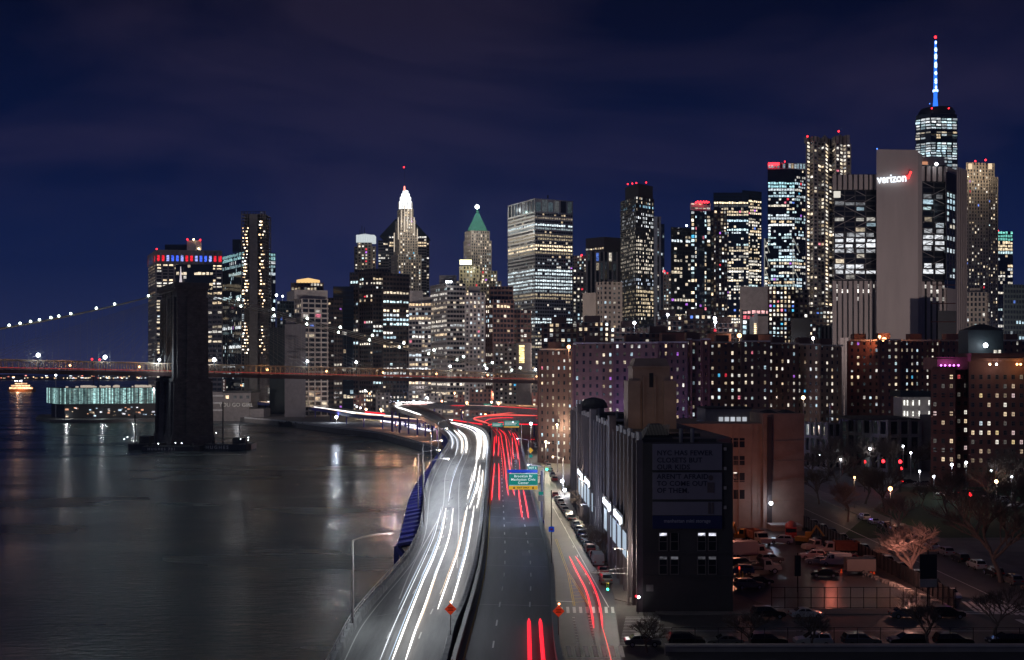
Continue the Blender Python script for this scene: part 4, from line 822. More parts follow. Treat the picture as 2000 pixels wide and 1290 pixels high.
spec = [(736, 760, 960, 768, 'stone_grey', .2), (760, 795, 985, 774, 'slate', .1), (796, 826, 970, 777, 'steel_dark', .15), (826, 862, 930, 769, 'concrete_pale', .25), (862, 888, 940, 776, 'dark_brick', .4), (888, 918, 900, 772, 'red_brick', .35), (919, 960, 880, 761, 'dark_brick', .2), (960, 1003, 860, 764, 'red_brick', .25), (1003, 1030, 850, 758, 'dark_brick', .2), (1030, 1058, 840, 768, 'red_brick', .2),
        (640, 668, 1200, 746, 'stone_grey', .4), (700, 735, 1210, 747, 'bronze', .35), (738, 768, 1190, 742, 'dark_brick', .3), (770, 800, 1180, 750, 'stone_grey', .35), (803, 850, 1150, 744, 'slate', .3), (852, 885, 1100, 748, 'dark_brick', .4), (886, 915, 1090, 739, 'stone_grey', .3), (930, 968, 1050, 742, 'limestone', .2), (970, 1000, 1030, 735, 'stone_grey', .3), (1000, 1058, 1000, 738, 'concrete_pale', .15), (418, 440, 1150, 742, 'dark_brick', .4), (440, 470, 1180, 748, 'slate', .2), (470, 500, 1160, 738, 'stone_grey', .2)]
words = {'stone_grey': 'grey', 'slate': 'dark slate', 'steel_dark': 'black', 'concrete_pale': 'pale', 'dark_brick': 'brown brick', 'red_brick': 'red brick', 'bronze': 'bronze', 'limestone': 'limestone'}
hs = ('squat', 'broad', 'low', 'narrow', 'plain')
for i, (p0, p1, d, yt, wm, p_) in enumerate(spec):
    nb = 'beyond the bridge deck' if d > 1000 else 'behind the ramp'
    pos = 'left' if p0 < 560 else 'left of centre' if p0 < 800 else 'near the middle' if p0 < 930 else 'toward the brick flats'
    low('low_building', f'{hs[i % 5]} {words[wm]} building {nb}, {"%d lit bays" % (3 + i % 6) if False else pos}, {("below the pale tower", "beside the gabled hall", "near the orange lamps", "by the hairpin ramp", "next to the elevated road", "under the cable lamps", "at the foot of the towers")[i % 7]}', p0, p1, d, yt, wm, resi(p_, .2, .9))
# ================================================================ ELEVATED HIGHWAY
def smooth(P, n):
    P = [np.array(p, float) for p in P]; P = [2 * P[0] - P[1]] + P + [2 * P[-1] - P[-2]]; out_ = []
    m = len(P) - 3
    for i in range(n):
        t = i / (n - 1) * m; k = min(int(t), m - 1); f = t - k; a, b_, c, d_ = P[k:k + 4]
        out_.append(.5 * ((2 * b_) + (c - a) * f + (2 * a - 5 * b_ + 4 * c - d_) * f * f + (3 * b_ - a - 3 * c + d_) * f ** 3))
    return out_
def path(px, z, n=60):
    """pixels on a surface of height z (number or per point list) -> smooth 3-D path"""
    zs = z if hasattr(z, '__len__') else [z] * len(px)
    return smooth([G(x, y, q) for (x, y), q in zip(px, zs)], n)
def ribbon(mb, A, B, dz=0, mi=0):
    mb.quads([[tuple(A[i] + [0, 0, dz]), tuple(B[i] + [0, 0, dz]), tuple(B[i + 1] + [0, 0, dz]), tuple(A[i + 1] + [0, 0, dz])] for i in range(len(A) - 1)], mi)
def sweep(mb, A, prof, mi=0):
    """closed profile [(side, up)] carried along path A; side>0 is right of travel"""
    k = len(prof); vs = []; n = len(A)
    for i in range(n):
        t = A[min(i + 1, n - 1)] - A[max(i - 1, 0)]; t = t / (np.hypot(t[0], t[1]) + 1e-9); r = np.array([t[1], -t[0], 0])
        for s_, u_ in prof: vs.append(tuple(A[i] + r * s_ + np.array([0, 0, u_])))
    fs = [[i * k + j, (i + 1) * k + j, (i + 1) * k + (j + 1) % k, i * k + (j + 1) % k] for i in range(n - 1) for j in range(k)] + [list(range(k)), [(n - 1) * k + j for j in range(k)][::-1]]
    mb.poly(vs, fs, mi)
def box_prof(a, b, z0, z1): return [(a, z0), (a, z1), (b, z1), (b, z0)]
DZ = 10.0
A_px = [(620, 1380), (665, 1287), (694, 1230), (730, 1182), (784, 1119), (808, 1086), (823, 1050), (829, 1020), (832, 990), (836, 958), (847, 928), (862, 899), (876, 875), (879, 863), (873, 849), (855, 832), (832, 819), (800, 807), (765, 797)]
A_z = [DZ] * 14 + [10.2, 11, 12.5, 15, 17]
AP = path(A_px, A_z, 150)
Am = path(A_px[:15] , A_z[:15], 120)
B_px = [(845, 1380), (871, 1287), (883, 1236), (904, 1188), (919, 1140), (928, 1104), (935, 1059), (940, 1020), (944, 978), (949, 945), (952, 901), (956, 867), (953, 852), (944, 841), (929, 834), (912, 828)]
BP = path(B_px, DZ, 120)
C_px = [(870, 1380), (894, 1287), (910, 1230), (928, 1164), (940, 1110), (947, 1050), (952, 978), (956, 910), (961, 867), (962, 848), (958, 838), (945, 831)]
D_px = [(1110, 1380), (1087, 1287), (1079, 1200), (1076, 1128), (1069, 1080), (1057, 1035), (1045, 990), (1036, 958), (1027, 914), (1018, 875), (1012, 851), (1001, 840), (985, 833)]
CP = path(C_px, DZ, 120); DP = path(D_px, DZ, 120)
def by_depth(P, Q, n=110, lim=(0, 1e9)):
    """pair two edges of a road by distance along each"""
    def rs(P_):
        P_ = np.array(P_); s_ = np.concatenate([[0], np.cumsum(np.linalg.norm(np.diff(P_, axis=0), axis=1))]); t = np.linspace(0, s_[-1], n); return np.stack([np.interp(t, s_, P_[:, k]) for k in range(3)], 1)
    return list(rs(P)), list(rs(Q))
road_m = mk('road_concrete', (.27, .265, .26), .55, var=.5, scale=.5, bump=.25, stretch=(1, .07, 1)); mk('asphalt', (.075, .078, .088), .55, var=.5, scale=.6, bump=.3, stretch=(1, .06, 1))
mk('barrier', (.42, .415, .41), .8, var=.45, scale=.9); mk('paint_white', (.75, .75, .72), .6, var=.15, scale=2); mk('paint_yellow', (.65, .45, .06), .6, var=.15, scale=2); mk('blue_paint', (.05, .05, .30), .5, var=.15); mk('sidewalk', (.22, .20, .18), .9, var=.2, bump=.2)
hw = thing('elevated_highway', 'curving elevated highway beside the river with white headlight streaks', 'highway', (-8, 110, 0)); hw['kind'] = 'structure'
def deck(name, L_, R_, parent, m, thick=1.5):
    mb = MB(); ribbon(mb, L_, R_); ribbon(mb, [p - [0, 0, thick] for p in R_], [p - [0, 0, thick] for p in L_])
    ribbon(mb, L_, [p - [0, 0, thick] for p in L_]); ribbon(mb, [p - [0, 0, thick] for p in R_], R_); return mb.build(name, [m], parent)
n0 = 110; La, Lb = by_depth(Am, BP, n0); deck('river_carriageway', La, Lb, hw, road_m)
Ra, Rb = by_depth(CP, DP, n0); deck('city_carriageway', Ra, Rb, hw, M['asphalt'])
bb = MB(); sweep(bb, AP, [(-.75, -1.3), (-.75, .75), (-.55, .9), (-.1, .9), (0, .12), (0, -1.3)]); bb.build('outer_barrier', [M['barrier']], hw)
bb = MB(); sweep(bb, BP, box_prof(-.15, .35, -1.2, 1)); bb.build('median_barrier', [M['barrier']], hw)
bb = MB(); sweep(bb, CP, box_prof(-.4, .05, -1.2, .9)); bb.build('median_barrier', [M['steel_dark']], hw)
bb = MB(); sweep(bb, DP, box_prof(-.1, .45, -1.6, .95)); bb.build('inner_barrier', [mat('grey_barrier', (.16, .19, .2), .6)], hw)
gr = MB()
for off, z_ in ((-.45, 1.25), (-.45, 1.6)):
    sweep(gr, AP, box_prof(off - .05, off + .05, z_, z_ + .1))
for i in range(0, len(AP) - 1, 2): p = AP[i]; gr.bar((p[0] - .4, p[1], p[2] + .8), (p[0] - .4, p[1], p[2] + 1.7), .1)
gr.build('railing', [M['barrier']], hw, kind='stuff')
# ramp with hairpin, overpass, further ramp and far mainline
RI = path([(893, 846), (878, 830), (860, 815), (838, 805), (815, 797.5), (785, 791)], [10.6, 11.5, 13, 14.5, 16, 17], 60)
RO = path([(879, 863), (873, 849), (855, 832), (832, 819), (800, 807), (765, 797)], [10, 10.2, 11, 12.5, 15, 17], 60)
deck('river_ramp', RO, RI, hw, road_m, 1.6)
bb = MB(); sweep(bb, RI, box_prof(0, .4, -.5, 1.3)); bb.build('ramp_parapet', [mk('ramp_parapet', (.30, .18, .15), .8)], hw)
OVn = path([(765, 797.5), (768, 793), (800, 791.5), (850, 793), (950, 797), (1080, 806)], 17, 60); OVf = path([(762, 793), (772, 789.3), (800, 788), (850, 788.6), (950, 791), (1080, 798)], 17, 60)
deck('overpass', OVn, OVf, hw, road_m, 1.8); bb = MB(); sweep(bb, OVn, box_prof(-.3, .1, -1.8, 1.1)); sweep(bb, OVf, box_prof(-.1, .3, -.5, 1.1)); bb.build('overpass_parapet', [M['barrier']], hw)
LRn = path([(955, 838), (935, 824), (950, 819.5), (990, 818), (1080, 821)], [10, 11, 13, 14, 14], 50); LRf = path([(925, 826), (908, 816), (930, 811.5), (990, 809.5), (1080, 812)], [10, 11, 13, 14, 14], 50)
deck('curved_ramp', LRn, LRf, hw, M['barrier'], 1.8); bb = MB(); sweep(bb, LRn, box_prof(-.2, .2, -1.8, 1)); bb.build('ramp_parapet', [M['barrier']], hw)
MN = path([(955, 862), (925, 842), (880, 828), (800, 819), (700, 812), (612, 798), (520, 789), (480, 786)], DZ, 80); MF = path([(950, 840), (915, 829), (870, 819), (800, 808), (700, 801), (612, 789), (520, 781.5), (480, 778.5)], DZ, 80)
MN = [p + [0, 0, -.06] for p in MN]; MF = [p + [0, 0, -.06] for p in MF]
deck('far_carriageway', MN, MF, hw, M['asphalt'], 1.5); bb = MB(); sweep(bb, MN[10:], box_prof(-.4, .1, -1.5, .9)); bb.build('outer_barrier', [M['blue_paint']], hw)
cl = MB()
def cols(P, step_, z0, off=0, r=.35, lo=0, hi=None):
    for i in range(lo, (hi or len(P)) - 1, step_): p = P[i]; cl.tube([(p[0], p[1] + off, z0), (p[0], p[1] + off, p[2] - 1.4)], r, 6)
cols(RO, 6, 2.5, 1, .5); cols(RI, 9, 2.5, 0, .5); cols(OVn, 7, 2.5, 3, .7); cols(MN, 4, 2.5, 1, .45, 20); cols(MF, 5, 2.5, 0, .45, 20); cols(LRn, 8, 2.5, 2, .6); cols(Lb, 6, 2.5, 0, .6); cols(Ra, 6, 2.5, 1, .6)
cl.build('column', [M['blue_paint']], hw, kind='stuff')
# lane paint
def paint(parent, paths, m, w, dz, name='lane_marking', dash=None):
    mb = MB()
    for P in paths:
        P = np.array(P); s_ = np.concatenate([[0], np.cumsum(np.linalg.norm(np.diff(P, axis=0), axis=1))]); tot = s_[-1]
        segs = [(0, tot)] if not dash else [(a, min(a + dash[0], tot)) for a in np.arange(0, tot, dash[1])]
        for a, b_ in segs:
            n = max(2, int((b_ - a) / 3) + 1); t = np.linspace(a, b_, n); Q = np.stack([np.interp(t, s_, P[:, k]) for k in range(3)], 1)
            for i in range(n - 1):
                u = Q[i + 1] - Q[i]; u = u / (np.linalg.norm(u) + 1e-9); r = np.array([u[1], -u[0], 0]) * w / 2; h_ = np.array([0, 0, dz])
                mb.quads([[tuple(Q[i] - r + h_), tuple(Q[i] + r + h_), tuple(Q[i + 1] + r + h_), tuple(Q[i + 1] - r + h_)]])
    return mb.build(name, [m], parent, kind='stuff')
lerp = lambda P, Q, t: [p * (1 - t) + q * t for p, q in zip(P, Q)]
paint(hw, [lerp(La, Lb, .36)[0:40], lerp(La, Lb, .68)[0:34]], M['paint_white'], .16, .012, dash=(3, 12))
L1 = path([(780, 1170), (800, 1120), (822, 1075), (858, 1010), (866, 985), (868, 960), (870, 930), (880, 905), (893, 885)], DZ, 50); L2 = path([(893, 1110), (895, 1050), (896, 1000), (896, 960), (900, 925), (912, 895), (920, 870), (916, 855), (905, 845)], DZ, 50)
paint(hw, [L1, L2], M['paint_white'], .18, .013)
L3 = path([(893, 1110), (900, 1050), (907, 1005), (916, 960), (926, 915), (931, 880)], DZ, 50)
hb = MB()
for i in range(4, 46, 1):
    p, q = L2[i], L3[i]; hb.quads([[tuple(p + [0, -.12, .014]), tuple(q + [0, -.12, .014]), tuple(q + [0, .12, .014]), tuple(p + [0, .12, .014])]])
hb.build('hatch_marking', [M['paint_white']], hw, kind='stuff')
paint(hw, [[p + [-.35, 0, 0] for p in Lb]], M['paint_white'], .15, .013); paint(hw, [[p + [.6, 0, 0] for p in Ra[:60]]], M['paint_yellow'], .2, .013)
paint(hw, [lerp(Ra, Rb, .34), lerp(Ra, Rb, .72)], M['paint_white'], .18, .013, dash=(3, 10)); paint(hw, [[p + [.5, 0, 0] for p in La]], M['paint_white'], .14, .013)
pt_ = MB()
for k in range(46):                                               # repair patches and drains
    P, Q = ((La, Lb), (Ra, Rb))[k % 2]; i = rnd.randrange(16, 90); t = rnd.uniform(.1, .85); a = P[i] * (1 - t) + Q[i] * t; w = rnd.uniform(.4, 1.6); l_ = rnd.uniform(.8, 5); pt_.quads([[(a[0], a[1], a[2] + .006), (a[0] + w, a[1], a[2] + .006), (a[0] + w, a[1] + l_, a[2] + .006), (a[0], a[1] + l_, a[2] + .006)]])
pt_.build('road_patch', [mat('patch_tar', (.11, .11, .115), .5, var=.4, scale=1)], hw, kind='stuff')
jt = MB()
for P, Q in ((La, Lb), (Ra, Rb)):
    for i in range(3, 100, 6): p, q = P[i], Q[i]; jt.quads([[tuple(p + [.3, -.09, .009]), tuple(q + [-.3, -.09, .009]), tuple(q + [-.3, .09, .009]), tuple(p + [.3, .09, .009])]])
jt.build('expansion_joint', [M['barrier']], hw, kind='stuff')
# blue steel brackets along the river edge
bl = MB(); seg = [p for p in AP if 190 < p[1] < 520 and p[2] < 10.5][:90]; zb = 8.6; n_ = 0
W0 = [(4.3 if p[1] < 330 else 3.6 if p[1] < 420 else 2.6) for p in seg]
outs = [p + np.array([-w, 0, -1.1 - .12 * w]) for p, w in zip(seg, W0)]; ins = [p + np.array([-.76, 0, -.9]) for p in seg]
ribbon(bl, outs, ins); ribbon(bl, [p - [0, 0, .5] for p in ins], [p - [0, 0, .5] for p in outs]); ribbon(bl, [p - [0, 0, .5] for p in outs], outs)
bl.build('bracket_plate', [M['blue_paint']], hw)
S_ = np.array(seg); sl = np.concatenate([[0], np.cumsum(np.linalg.norm(np.diff(S_, axis=0), axis=1))])
rib = None
for k, t in enumerate(np.arange(0, sl[-1], 6.2)):
    o_ = np.array([np.interp(t, sl, np.array(outs)[:, j]) for j in range(3)]); i_ = np.array([np.interp(t, sl, np.array(ins)[:, j]) for j in range(3)])
    r_ = MB().bar(tuple(o_ + [0, 0, .15]), tuple(i_ + [0, 0, .15]), .35, .5); r_.build('bracket_rib', [M['blue_paint']], hw)
p = seg[0]; o_ = outs[0]; eb = MB(); eb.bar(tuple(o_), (o_[0], o_[1], -1), .8); eb.bar(tuple(o_), (p[0] + 1.5, p[1] - 3, 1.5), .8); eb.bar((o_[0], o_[1], 3), (p[0], p[1], 8), .5); eb.box(o_[0] - 1.2, o_[0] + 1.2, o_[1] - 1.2, o_[1] + 1.2, -1, 1.6); eb.build('end_bent', [M['blue_paint']], hw)
# ================================================================ LIGHT STREAKS OF THE TRAFFIC
TRW = glow('headlight_streak', (1, .95, .90), 2.6, True); TRS = glow('soft_headlight_streak', (.9, .93, 1), 1.4, True); TRR = glow('taillight_streak', (1, .012, .03), 1.6, True); TRP = glow('pale_taillight_streak', (1, .12, .10), 1.1, True)
STR = {'h': [glow('strand_white', (1, .97, .95), 2.2), glow('strand_blue', (.65, .8, 1), 1.2), glow('strand_warm', (1, .75, .55), 1.2)], 's': [glow('strand_soft', (.75, .85, 1), .9)], 't': [glow('strand_red', (1, .02, .04), 1.4), glow('strand_dim_red', (.7, .02, .04), .8)], 'p': [glow('strand_pink', (1, .2, .2), .8)], 'v': [glow('strand_violet', (.7, .6, 1), 1)]}
def streak(label, px, m, r=.13, z=DZ, up=.65, cat='light streak', n=24, strands=None):
    strands = (1 if px[-1][1] > 955 and m.name[0] in 'hs' else 0 if px[-1][1] > 955 else 2 if px[0][1] > 955 and m.name[0] in 'hs' else 5 if m.name[0] in 'hs' else 1 if rnd.random() < .5 else 0) if strands is None else strands; wid = .32 if m.name[0] in 'hs' else .06
    zs = [q + up for q in z] if hasattr(z, '__len__') else z + up
    P = path(px, zs, n); rr = [r * min(1, .35 + 9 * min(i, n - 1 - i) / n) for i in range(n)]; o = MB().tube([tuple(p) for p in P], rr, 6).build('light_streak', [m])
    for k in range(strands):                                # thinner lamps of the same vehicles, beside and above the main one
        a, b_ = sorted((rnd.randrange(0, n // 2), rnd.randrange(n // 2, n))); b_ = max(b_, a + 4); off = np.array([rnd.choice([-1, 1]) * rnd.uniform(r * 1.15, r * 1.15 + wid), 0, rnd.uniform(-.1, wid)])
        Q = [tuple(p + off) for p in P[a:b_]]
        if len(Q) > 3: MB().tube(Q, [min(.04, .015 + .01 * min(i, len(Q) - 1 - i)) * (1 + P[0][1] / 600) for i in range(len(Q))], 4).build('strand', [rnd.choice(STR[m.name[0]])], o)
    return tag(o, label, cat, 'light streaks of passing traffic')
WS = [('long left white streak reaching the bottom edge on the river carriageway', [(766, 1290), (788, 1232), (806, 1185), (828, 1130), (852, 1075), (864, 1035), (871, 993)], TRW, .13),
('second white streak beside the long left one at the bottom edge', [(792, 1290), (811, 1232), (830, 1182), (848, 1130), (869, 1075), (880, 1035), (885, 993)], TRW, .13),
('short white streak doubling the left one near the rib joints', [(824, 1140), (845, 1095), (858, 1058)], TRS, .12),
('short white streak doubling the second one near the rib joints', [(844, 1140), (862, 1095), (874, 1058)], TRS, .12),
('third white streak from the left, ending above the orange diamond sign', [(855, 1190), (876, 1130), (895, 1075), (906, 1025), (913, 988)], TRW, .12),
('rightmost near white streak close to the median barrier', [(880, 1185), (898, 1125), (913, 1070), (921, 1025), (926, 988)], TRW, .12),
('white streak running on from the third one past the hatching', [(913, 975), (922, 940), (930, 905)], TRW, .15),
('white streak beside the hatched marking, middle of three', [(917, 993), (931, 950), (938, 908)], TRW, .15),
('white streak hugging the median beside the hatched marking', [(931, 993), (940, 950), (943, 918)], TRW, .15),
('brilliant thick white streak at the bend of the highway, left half', [(934, 895), (937, 875), (939, 855), (935, 844), (925, 838), (905, 831), (871, 824)], TRW, .44),
('brilliant thick white streak at the bend of the highway, right half', [(944, 895), (947, 875), (947, 858), (944, 848), (934, 840), (915, 833), (885, 826)], TRW, .44),
('broad white streak sweeping round the river side lane', [(901, 885), (903, 870), (900, 855), (886, 841), (872, 833), (862, 828)], TRW, .26),
('inner white streak sweeping round beside the river side lane', [(910, 885), (912, 868), (907, 852), (893, 840), (880, 832), (868, 827)], TRW, .26),
('faint bluish streak along the outermost river lane at the bend', [(882, 876), (884, 862), (878, 848), (866, 838)], TRS, .2)]
WS = [(a, b, c, r * .8 if b[0][1] > 950 else r) for a, b, c, r in WS]
for l_, px, m, r in WS: streak(l_, px, m, r)
RS = [('left red streak of the pair at the foot of the city carriageway', [(1035, 1300), (1034, 1250), (1033, 1209)], .2), ('right red streak of the pair at the foot of the city carriageway', [(1062, 1300), (1058, 1250), (1055, 1209)], .2),
('long left red streak beside the median barrier', [(960, 977), (963, 940), (966, 905)], .16), ('long second red streak right of the median one', [(975, 977), (975, 940), (974, 905)], .16),
('short upper red streak nearest the median', [(964, 891), (965, 872), (966, 853)], .17), ('shortest upper red streak between two others', [(969, 866), (969, 850)], .14), ('short upper red streak third from the median', [(973, 891), (974, 872), (974, 853)], .17),
('bending red streak that passes left of the green highway sign', [(993, 968), (989, 940), (986, 901), (981, 867), (977, 847), (967, 838)], .15), ('bending red streak that dips behind the green highway sign', [(1005, 968), (1001, 950), (995, 910), (990, 871), (986, 849), (975, 838)], .15),
('outer red streak on the upper bend, left one', [(1003, 897), (1001, 878), (1000, 856), (993, 841)], .13), ('outer red streak on the upper bend, right one', [(1012, 898), (1010, 880), (1005, 856), (997, 841)], .13),
('slanting red streak below the green highway sign, left one', [(1020, 1011), (1016, 984), (1013, 957)], .15), ('slanting red streak below the green highway sign, right one', [(1032, 1012), (1028, 986), (1022, 957)], .15)]
for l_, px, r in RS: streak(l_, px, TRR, r)
streak('left red streak curving down the street beside the storage building', [(1112, 1087), (1126, 1116), (1144, 1152), (1154, 1188), (1160, 1227)], TRR, .14, 3.05); streak('right red streak curving down the street beside the storage building', [(1124, 1087), (1147, 1122), (1162, 1152), (1172, 1185), (1177, 1227)], TRR, .14, 3.05)
streak('thin red streak running off the bottom edge of the street', [(1177, 1227), (1187, 1262), (1196, 1300)], TRP, .07, 3.05)
streak('white streak on the hairpin ramp above the blue columns', [(822, 811), (805, 805), (790, 800), (776, 795.5), (773, 792.5), (784, 791)], TRW, .36, [16, 16.5, 17, 17, 17, 17]); streak('pale pink streak along the far overpass', [(784, 791), (850, 790.5), (940, 793), (990, 795)], glow('pink_streak', (1, .55, .5), 1.3, True), .22, 17)
streak('red streak along the right end of the far overpass', [(960, 794), (1010, 797), (1058, 801)], TRR, .3, 17)
streak('broad red streak round the tip of the curved ramp', [(1060, 812.5), (990, 811), (950, 813), (930, 816), (926, 819), (940, 823), (955, 828)], TRP, .42, [14, 14, 13, 12.5, 12, 11.5, 11]); streak('second red streak on the curved ramp near the brick flats', [(1060, 806), (1010, 806), (975, 809), (945, 812)], TRP, .3, [14, 14, 14, 13])
streak('red streak leading to the far green signs', [(960, 836), (945, 830), (925, 827), (880, 820)], TRR, .28)
streak('long white streak of the far highway past the pier shed', [(486, 781.5), (560, 788), (612, 795), (665, 802), (720, 809), (780, 814)], TRW, .30); streak('warm streak running the whole far highway along the shore', [(500, 784), (560, 789.5), (640, 800), (720, 811), (800, 818), (850, 822)], glow('peach_streak', (1, .7, .5), 1.5, True), .22); streak('second white streak of the far highway beside the long one', [(545, 785), (600, 791), (616, 794)], TRW, .42); streak('white streak of the far highway past the roof gap', [(634, 799), (665, 803), (694, 808)], TRW, .42); streak('red streak of the far highway beyond the white one', [(496, 779), (540, 782), (575, 786)], TRR, .42); streak('red streak behind the hairpin ramp columns', [(712, 805), (735, 807), (752, 809)], TRR, .45)
for l_, px, m, r in (('thin white streak left of the long pair near the bottom edge', [(742, 1290), (765, 1232), (788, 1180), (812, 1128), (838, 1072), (852, 1035), (862, 990)], TRS, .05),
 ('faint thin streak on the middle of the river lanes by the hatching', [(876, 980), (882, 945), (892, 915), (903, 890), (909, 872)], TRS, .07),
 ('bright streak doubling the brilliant bend on its inner side', [(926, 940), (931, 900), (933, 878), (933, 858), (927, 845), (912, 836), (890, 830)], TRW, .13),
 ('thin streak along the median foot at the upper bend', [(946, 960), (950, 915), (952, 885), (952, 862), (946, 848)], TRS, .08),
 ('bluish streak on the outer bend beside the violet railing', [(889, 890), (893, 873), (891, 858), (880, 845), (866, 834)], TRS, .14)): streak(l_, px, m, r)
for l_, px, r in (('thin red streak in the middle of the upper city lanes', [(984, 935), (981, 900), (977, 872), (971, 850), (962, 839)], .05), ('thin red streak right of the bending pair', [(1000, 915), (997, 880), (992, 856), (983, 841)], .06), ('hair thin red streak along the outer upper lane', [(1016, 925), (1013, 890), (1008, 862), (1001, 845)], .05), ('short thick red streak at the far right of the upper bend', [(1014, 870), (1011, 856), (1004, 845)], .1)): streak(l_, px, TRR, r)
for l_, px, z, r in (('wide red streak on the lower ramp beside the brick flats', [(1064, 802), (1030, 801.5), (1000, 802.5)], 14, .4), ('red streak sweeping below the curved ramp tip', [(1062, 830), (1020, 829), (985, 829), (960, 834)], 10, .3), ('long red streak along the near edge of the curved ramp', [(1062, 818), (1000, 816), (962, 818), (945, 824)], 14, .2), ('orange red streak running under the far overpass', [(1062, 826), (1010, 824), (975, 826), (950, 832)], 10, .3), ('red streak along the overpass middle', [(880, 792.5), (930, 793.5), (985, 796)], 17, .16), ('second white streak on the far overpass left half', [(770, 791.5), (820, 790), (880, 791)], 17, .2)): streak(l_, px, TRR if 'red' in l_ else TRW, r, z)
for k, (x0, x1, y) in enumerate(((742, 786, 822), (765, 815, 825), (795, 842, 834))): streak(('long', 'middle', 'short')[k] + ' white streak on the riverside road under the viaduct', [(x0, y), ((x0 + x1) / 2, y + 3), (x1, y + 8)], glow('violet_white_streak', (.85, .82, 1), 1.8, True), .5, 3)
# ================================================================ STREETS ON THE CITY SIDE
def sheet(name, pts, z, m, parent=None, kind='structure', thick=0):
    mb = MB()
    if thick: mb.prism(pts, z - thick, z)
    else: mb.poly([(x, y, z) for x, y in pts], [list(range(len(pts)))])
    o = mb.build(name, [m], parent)
    if kind: o['kind'] = kind
    return o
GZ = 2.9
def Gp(px, py): return G(px, py, GZ)[:2]
st_l = [Gp(*p) for p in ((1085, 1300), (1078, 1190), (1070, 1090), (1048, 990), (1034, 930), (1028, 890), (1026, 862))]
st_r = [Gp(*p) for p in ((1215, 1300), (1200, 1172), (1192, 1140), (1142, 1050), (1102, 985), (1078, 930), (1062, 890), (1052, 862))]
road2 = mk('street_asphalt', (.10, .095, .09), .55, var=.3, scale=.3, bump=.25)
sheet('street', [(3.2, 60), (16.5, 60)] + [p for p in st_r] + [(19, 640), (8, 640)] + st_l[::-1], GZ + .014, road2)
# sidewalk by the storage building
sw = [(p[0] + .05, p[1]) for p in st_r[1:]]
mb = MB(); pts = sw + [(22, 640), (26, 600), (20, 300), (20.5, 168)]; mb.prism([(x, y) for x, y in pts][::-1], GZ, GZ + .15); mb.build('sidewalk', [M['sidewalk']], kind='structure')
sheet('cross_street', [(18, 141.5), (130, 141.5), (130, 163), (18, 163)], GZ + .01, road2)
mb = MB(); mb.box(21, 64, 163.2, 166.8, GZ, GZ + .15); mb.build('pavement', [M['sidewalk']], kind='structure')
lotm = mat('wet_asphalt', (.045, .045, .05), .30, var=.4, scale=.2, bump=.25); sheet('parking_lot', [(39, 167), (66, 167), (66, 262), (30, 262), (30, 200)], GZ + .012, lotm)
sheet('side_street', [(67, 163.2), (84, 163.2), (86, 420), (70, 420)], GZ + .011, road2)
mb = MB(); mb.prism([(84.2, 166), (90, 166), (92, 420), (86.2, 420)], GZ, GZ + .15); mb.build('park_sidewalk', [M['sidewalk']], kind='structure')
grass = mk('grass', (.03, .065, .022), .95, var=.4, scale=.8); sheet('lawn', [Gp(1640, 1052), Gp(2060, 1050), Gp(2060, 952), Gp(1760, 952)], GZ + .016, grass)
sheet('park_path', [Gp(1770, 1078), Gp(2060, 1078), Gp(2060, 1056), Gp(1770, 1056)], GZ + .02, M['sidewalk'])
def quadsheet(mb, c, w, l_, ang, z):
    u = Vector((math.cos(ang), math.sin(ang), 0)); v = Vector((-u.y, u.x, 0)); c = Vector((c[0], c[1], z)); mb.quads([[tuple(c - u * l_ / 2 - v * w / 2), tuple(c + u * l_ / 2 - v * w / 2), tuple(c + u * l_ / 2 + v * w / 2), tuple(c - u * l_ / 2 + v * w / 2)]])
pm_ = MB()
def stripe_px(mb, p, q, w, z=GZ + .024, n=1):
    a = Vector((*Gp(*p), z)); b = Vector((*Gp(*q), z)); d_ = (b - a).normalized(); r = Vector((d_.y, -d_.x, 0)) * w / 2; mb.quads([[tuple(a - r), tuple(a + r), tuple(b + r), tuple(b - r)]])
for k in range(9): x = 1096 + k * 12.5; stripe_px(pm_, (x + 1.2, 1198), (x, 1186), .45)
for k in range(8): x = 1092 + k * 17; stripe_px(pm_, (x + 5, 1284), (x, 1262), .6)
for k in range(20): y = 1206 + k * 2.9; pm_.quads([]) ; stripe_px(pm_, (1222 - k * .6, y), (1290 - k * .2, y), .28)
stripe_px(pm_, (1083, 1174.5), (1120, 1176), .5); stripe_px(pm_, (1080, 990), (1135, 1090), .14); stripe_px(pm_, (1135, 1090), (1189, 1187), .14)
for k in range(14): stripe_px(pm_, (1120 + k * 1.0, 1206 + k * 5.5), (1120.6 + k, 1208 + k * 5.5), .35); stripe_px(pm_, (1150 + k * 1.2, 1203 + k * 5.5), (1150.6 + k * 1.2, 1205 + k * 5.5), .35)
for k in range(9): stripe_px(pm_, (1095 + k * 8, 1012 + k * 18), (1096.4 + k * 8, 1016 + k * 18), .14)
pm_.build('lane_marking', [M['paint_white']], kind='stuff'); ym = MB()
for o_ in (0, 3): stripe_px(ym, (1084 + o_, 1053), (1108 + o_, 1119), .12); stripe_px(ym, (1108 + o_, 1119), (1120 + o_, 1184), .12); stripe_px(ym, (1108 + o_, 1119), (1150 + o_, 1184), .12)
for k in range(8): t = .2 + k * .1; stripe_px(ym, (1108 + 12 * t, 1119 + 65 * t), (1108 + 42 * t, 1117 + 65 * t), .16)
ym.build('centre_marking', [M['paint_yellow']], kind='stuff')
wm_ = MB()
stripe_px(wm_, (1230, 1226), (2000, 1226), .18); stripe_px(wm_, (1230, 1233), (2000, 1233), .18)
for k in range(9): wm_.box(89 - k * 2.2, 90 - k * 2.2, 147, 160, GZ + .02, GZ + .03)
for k in range(2): wm_.box(66, 84, 163.6 + k * 1.2, 164 + k * 1.2, GZ + .02, GZ + .03)
wm_.box(75.2, 75.4, 168, 420, GZ + .02, GZ + .026)
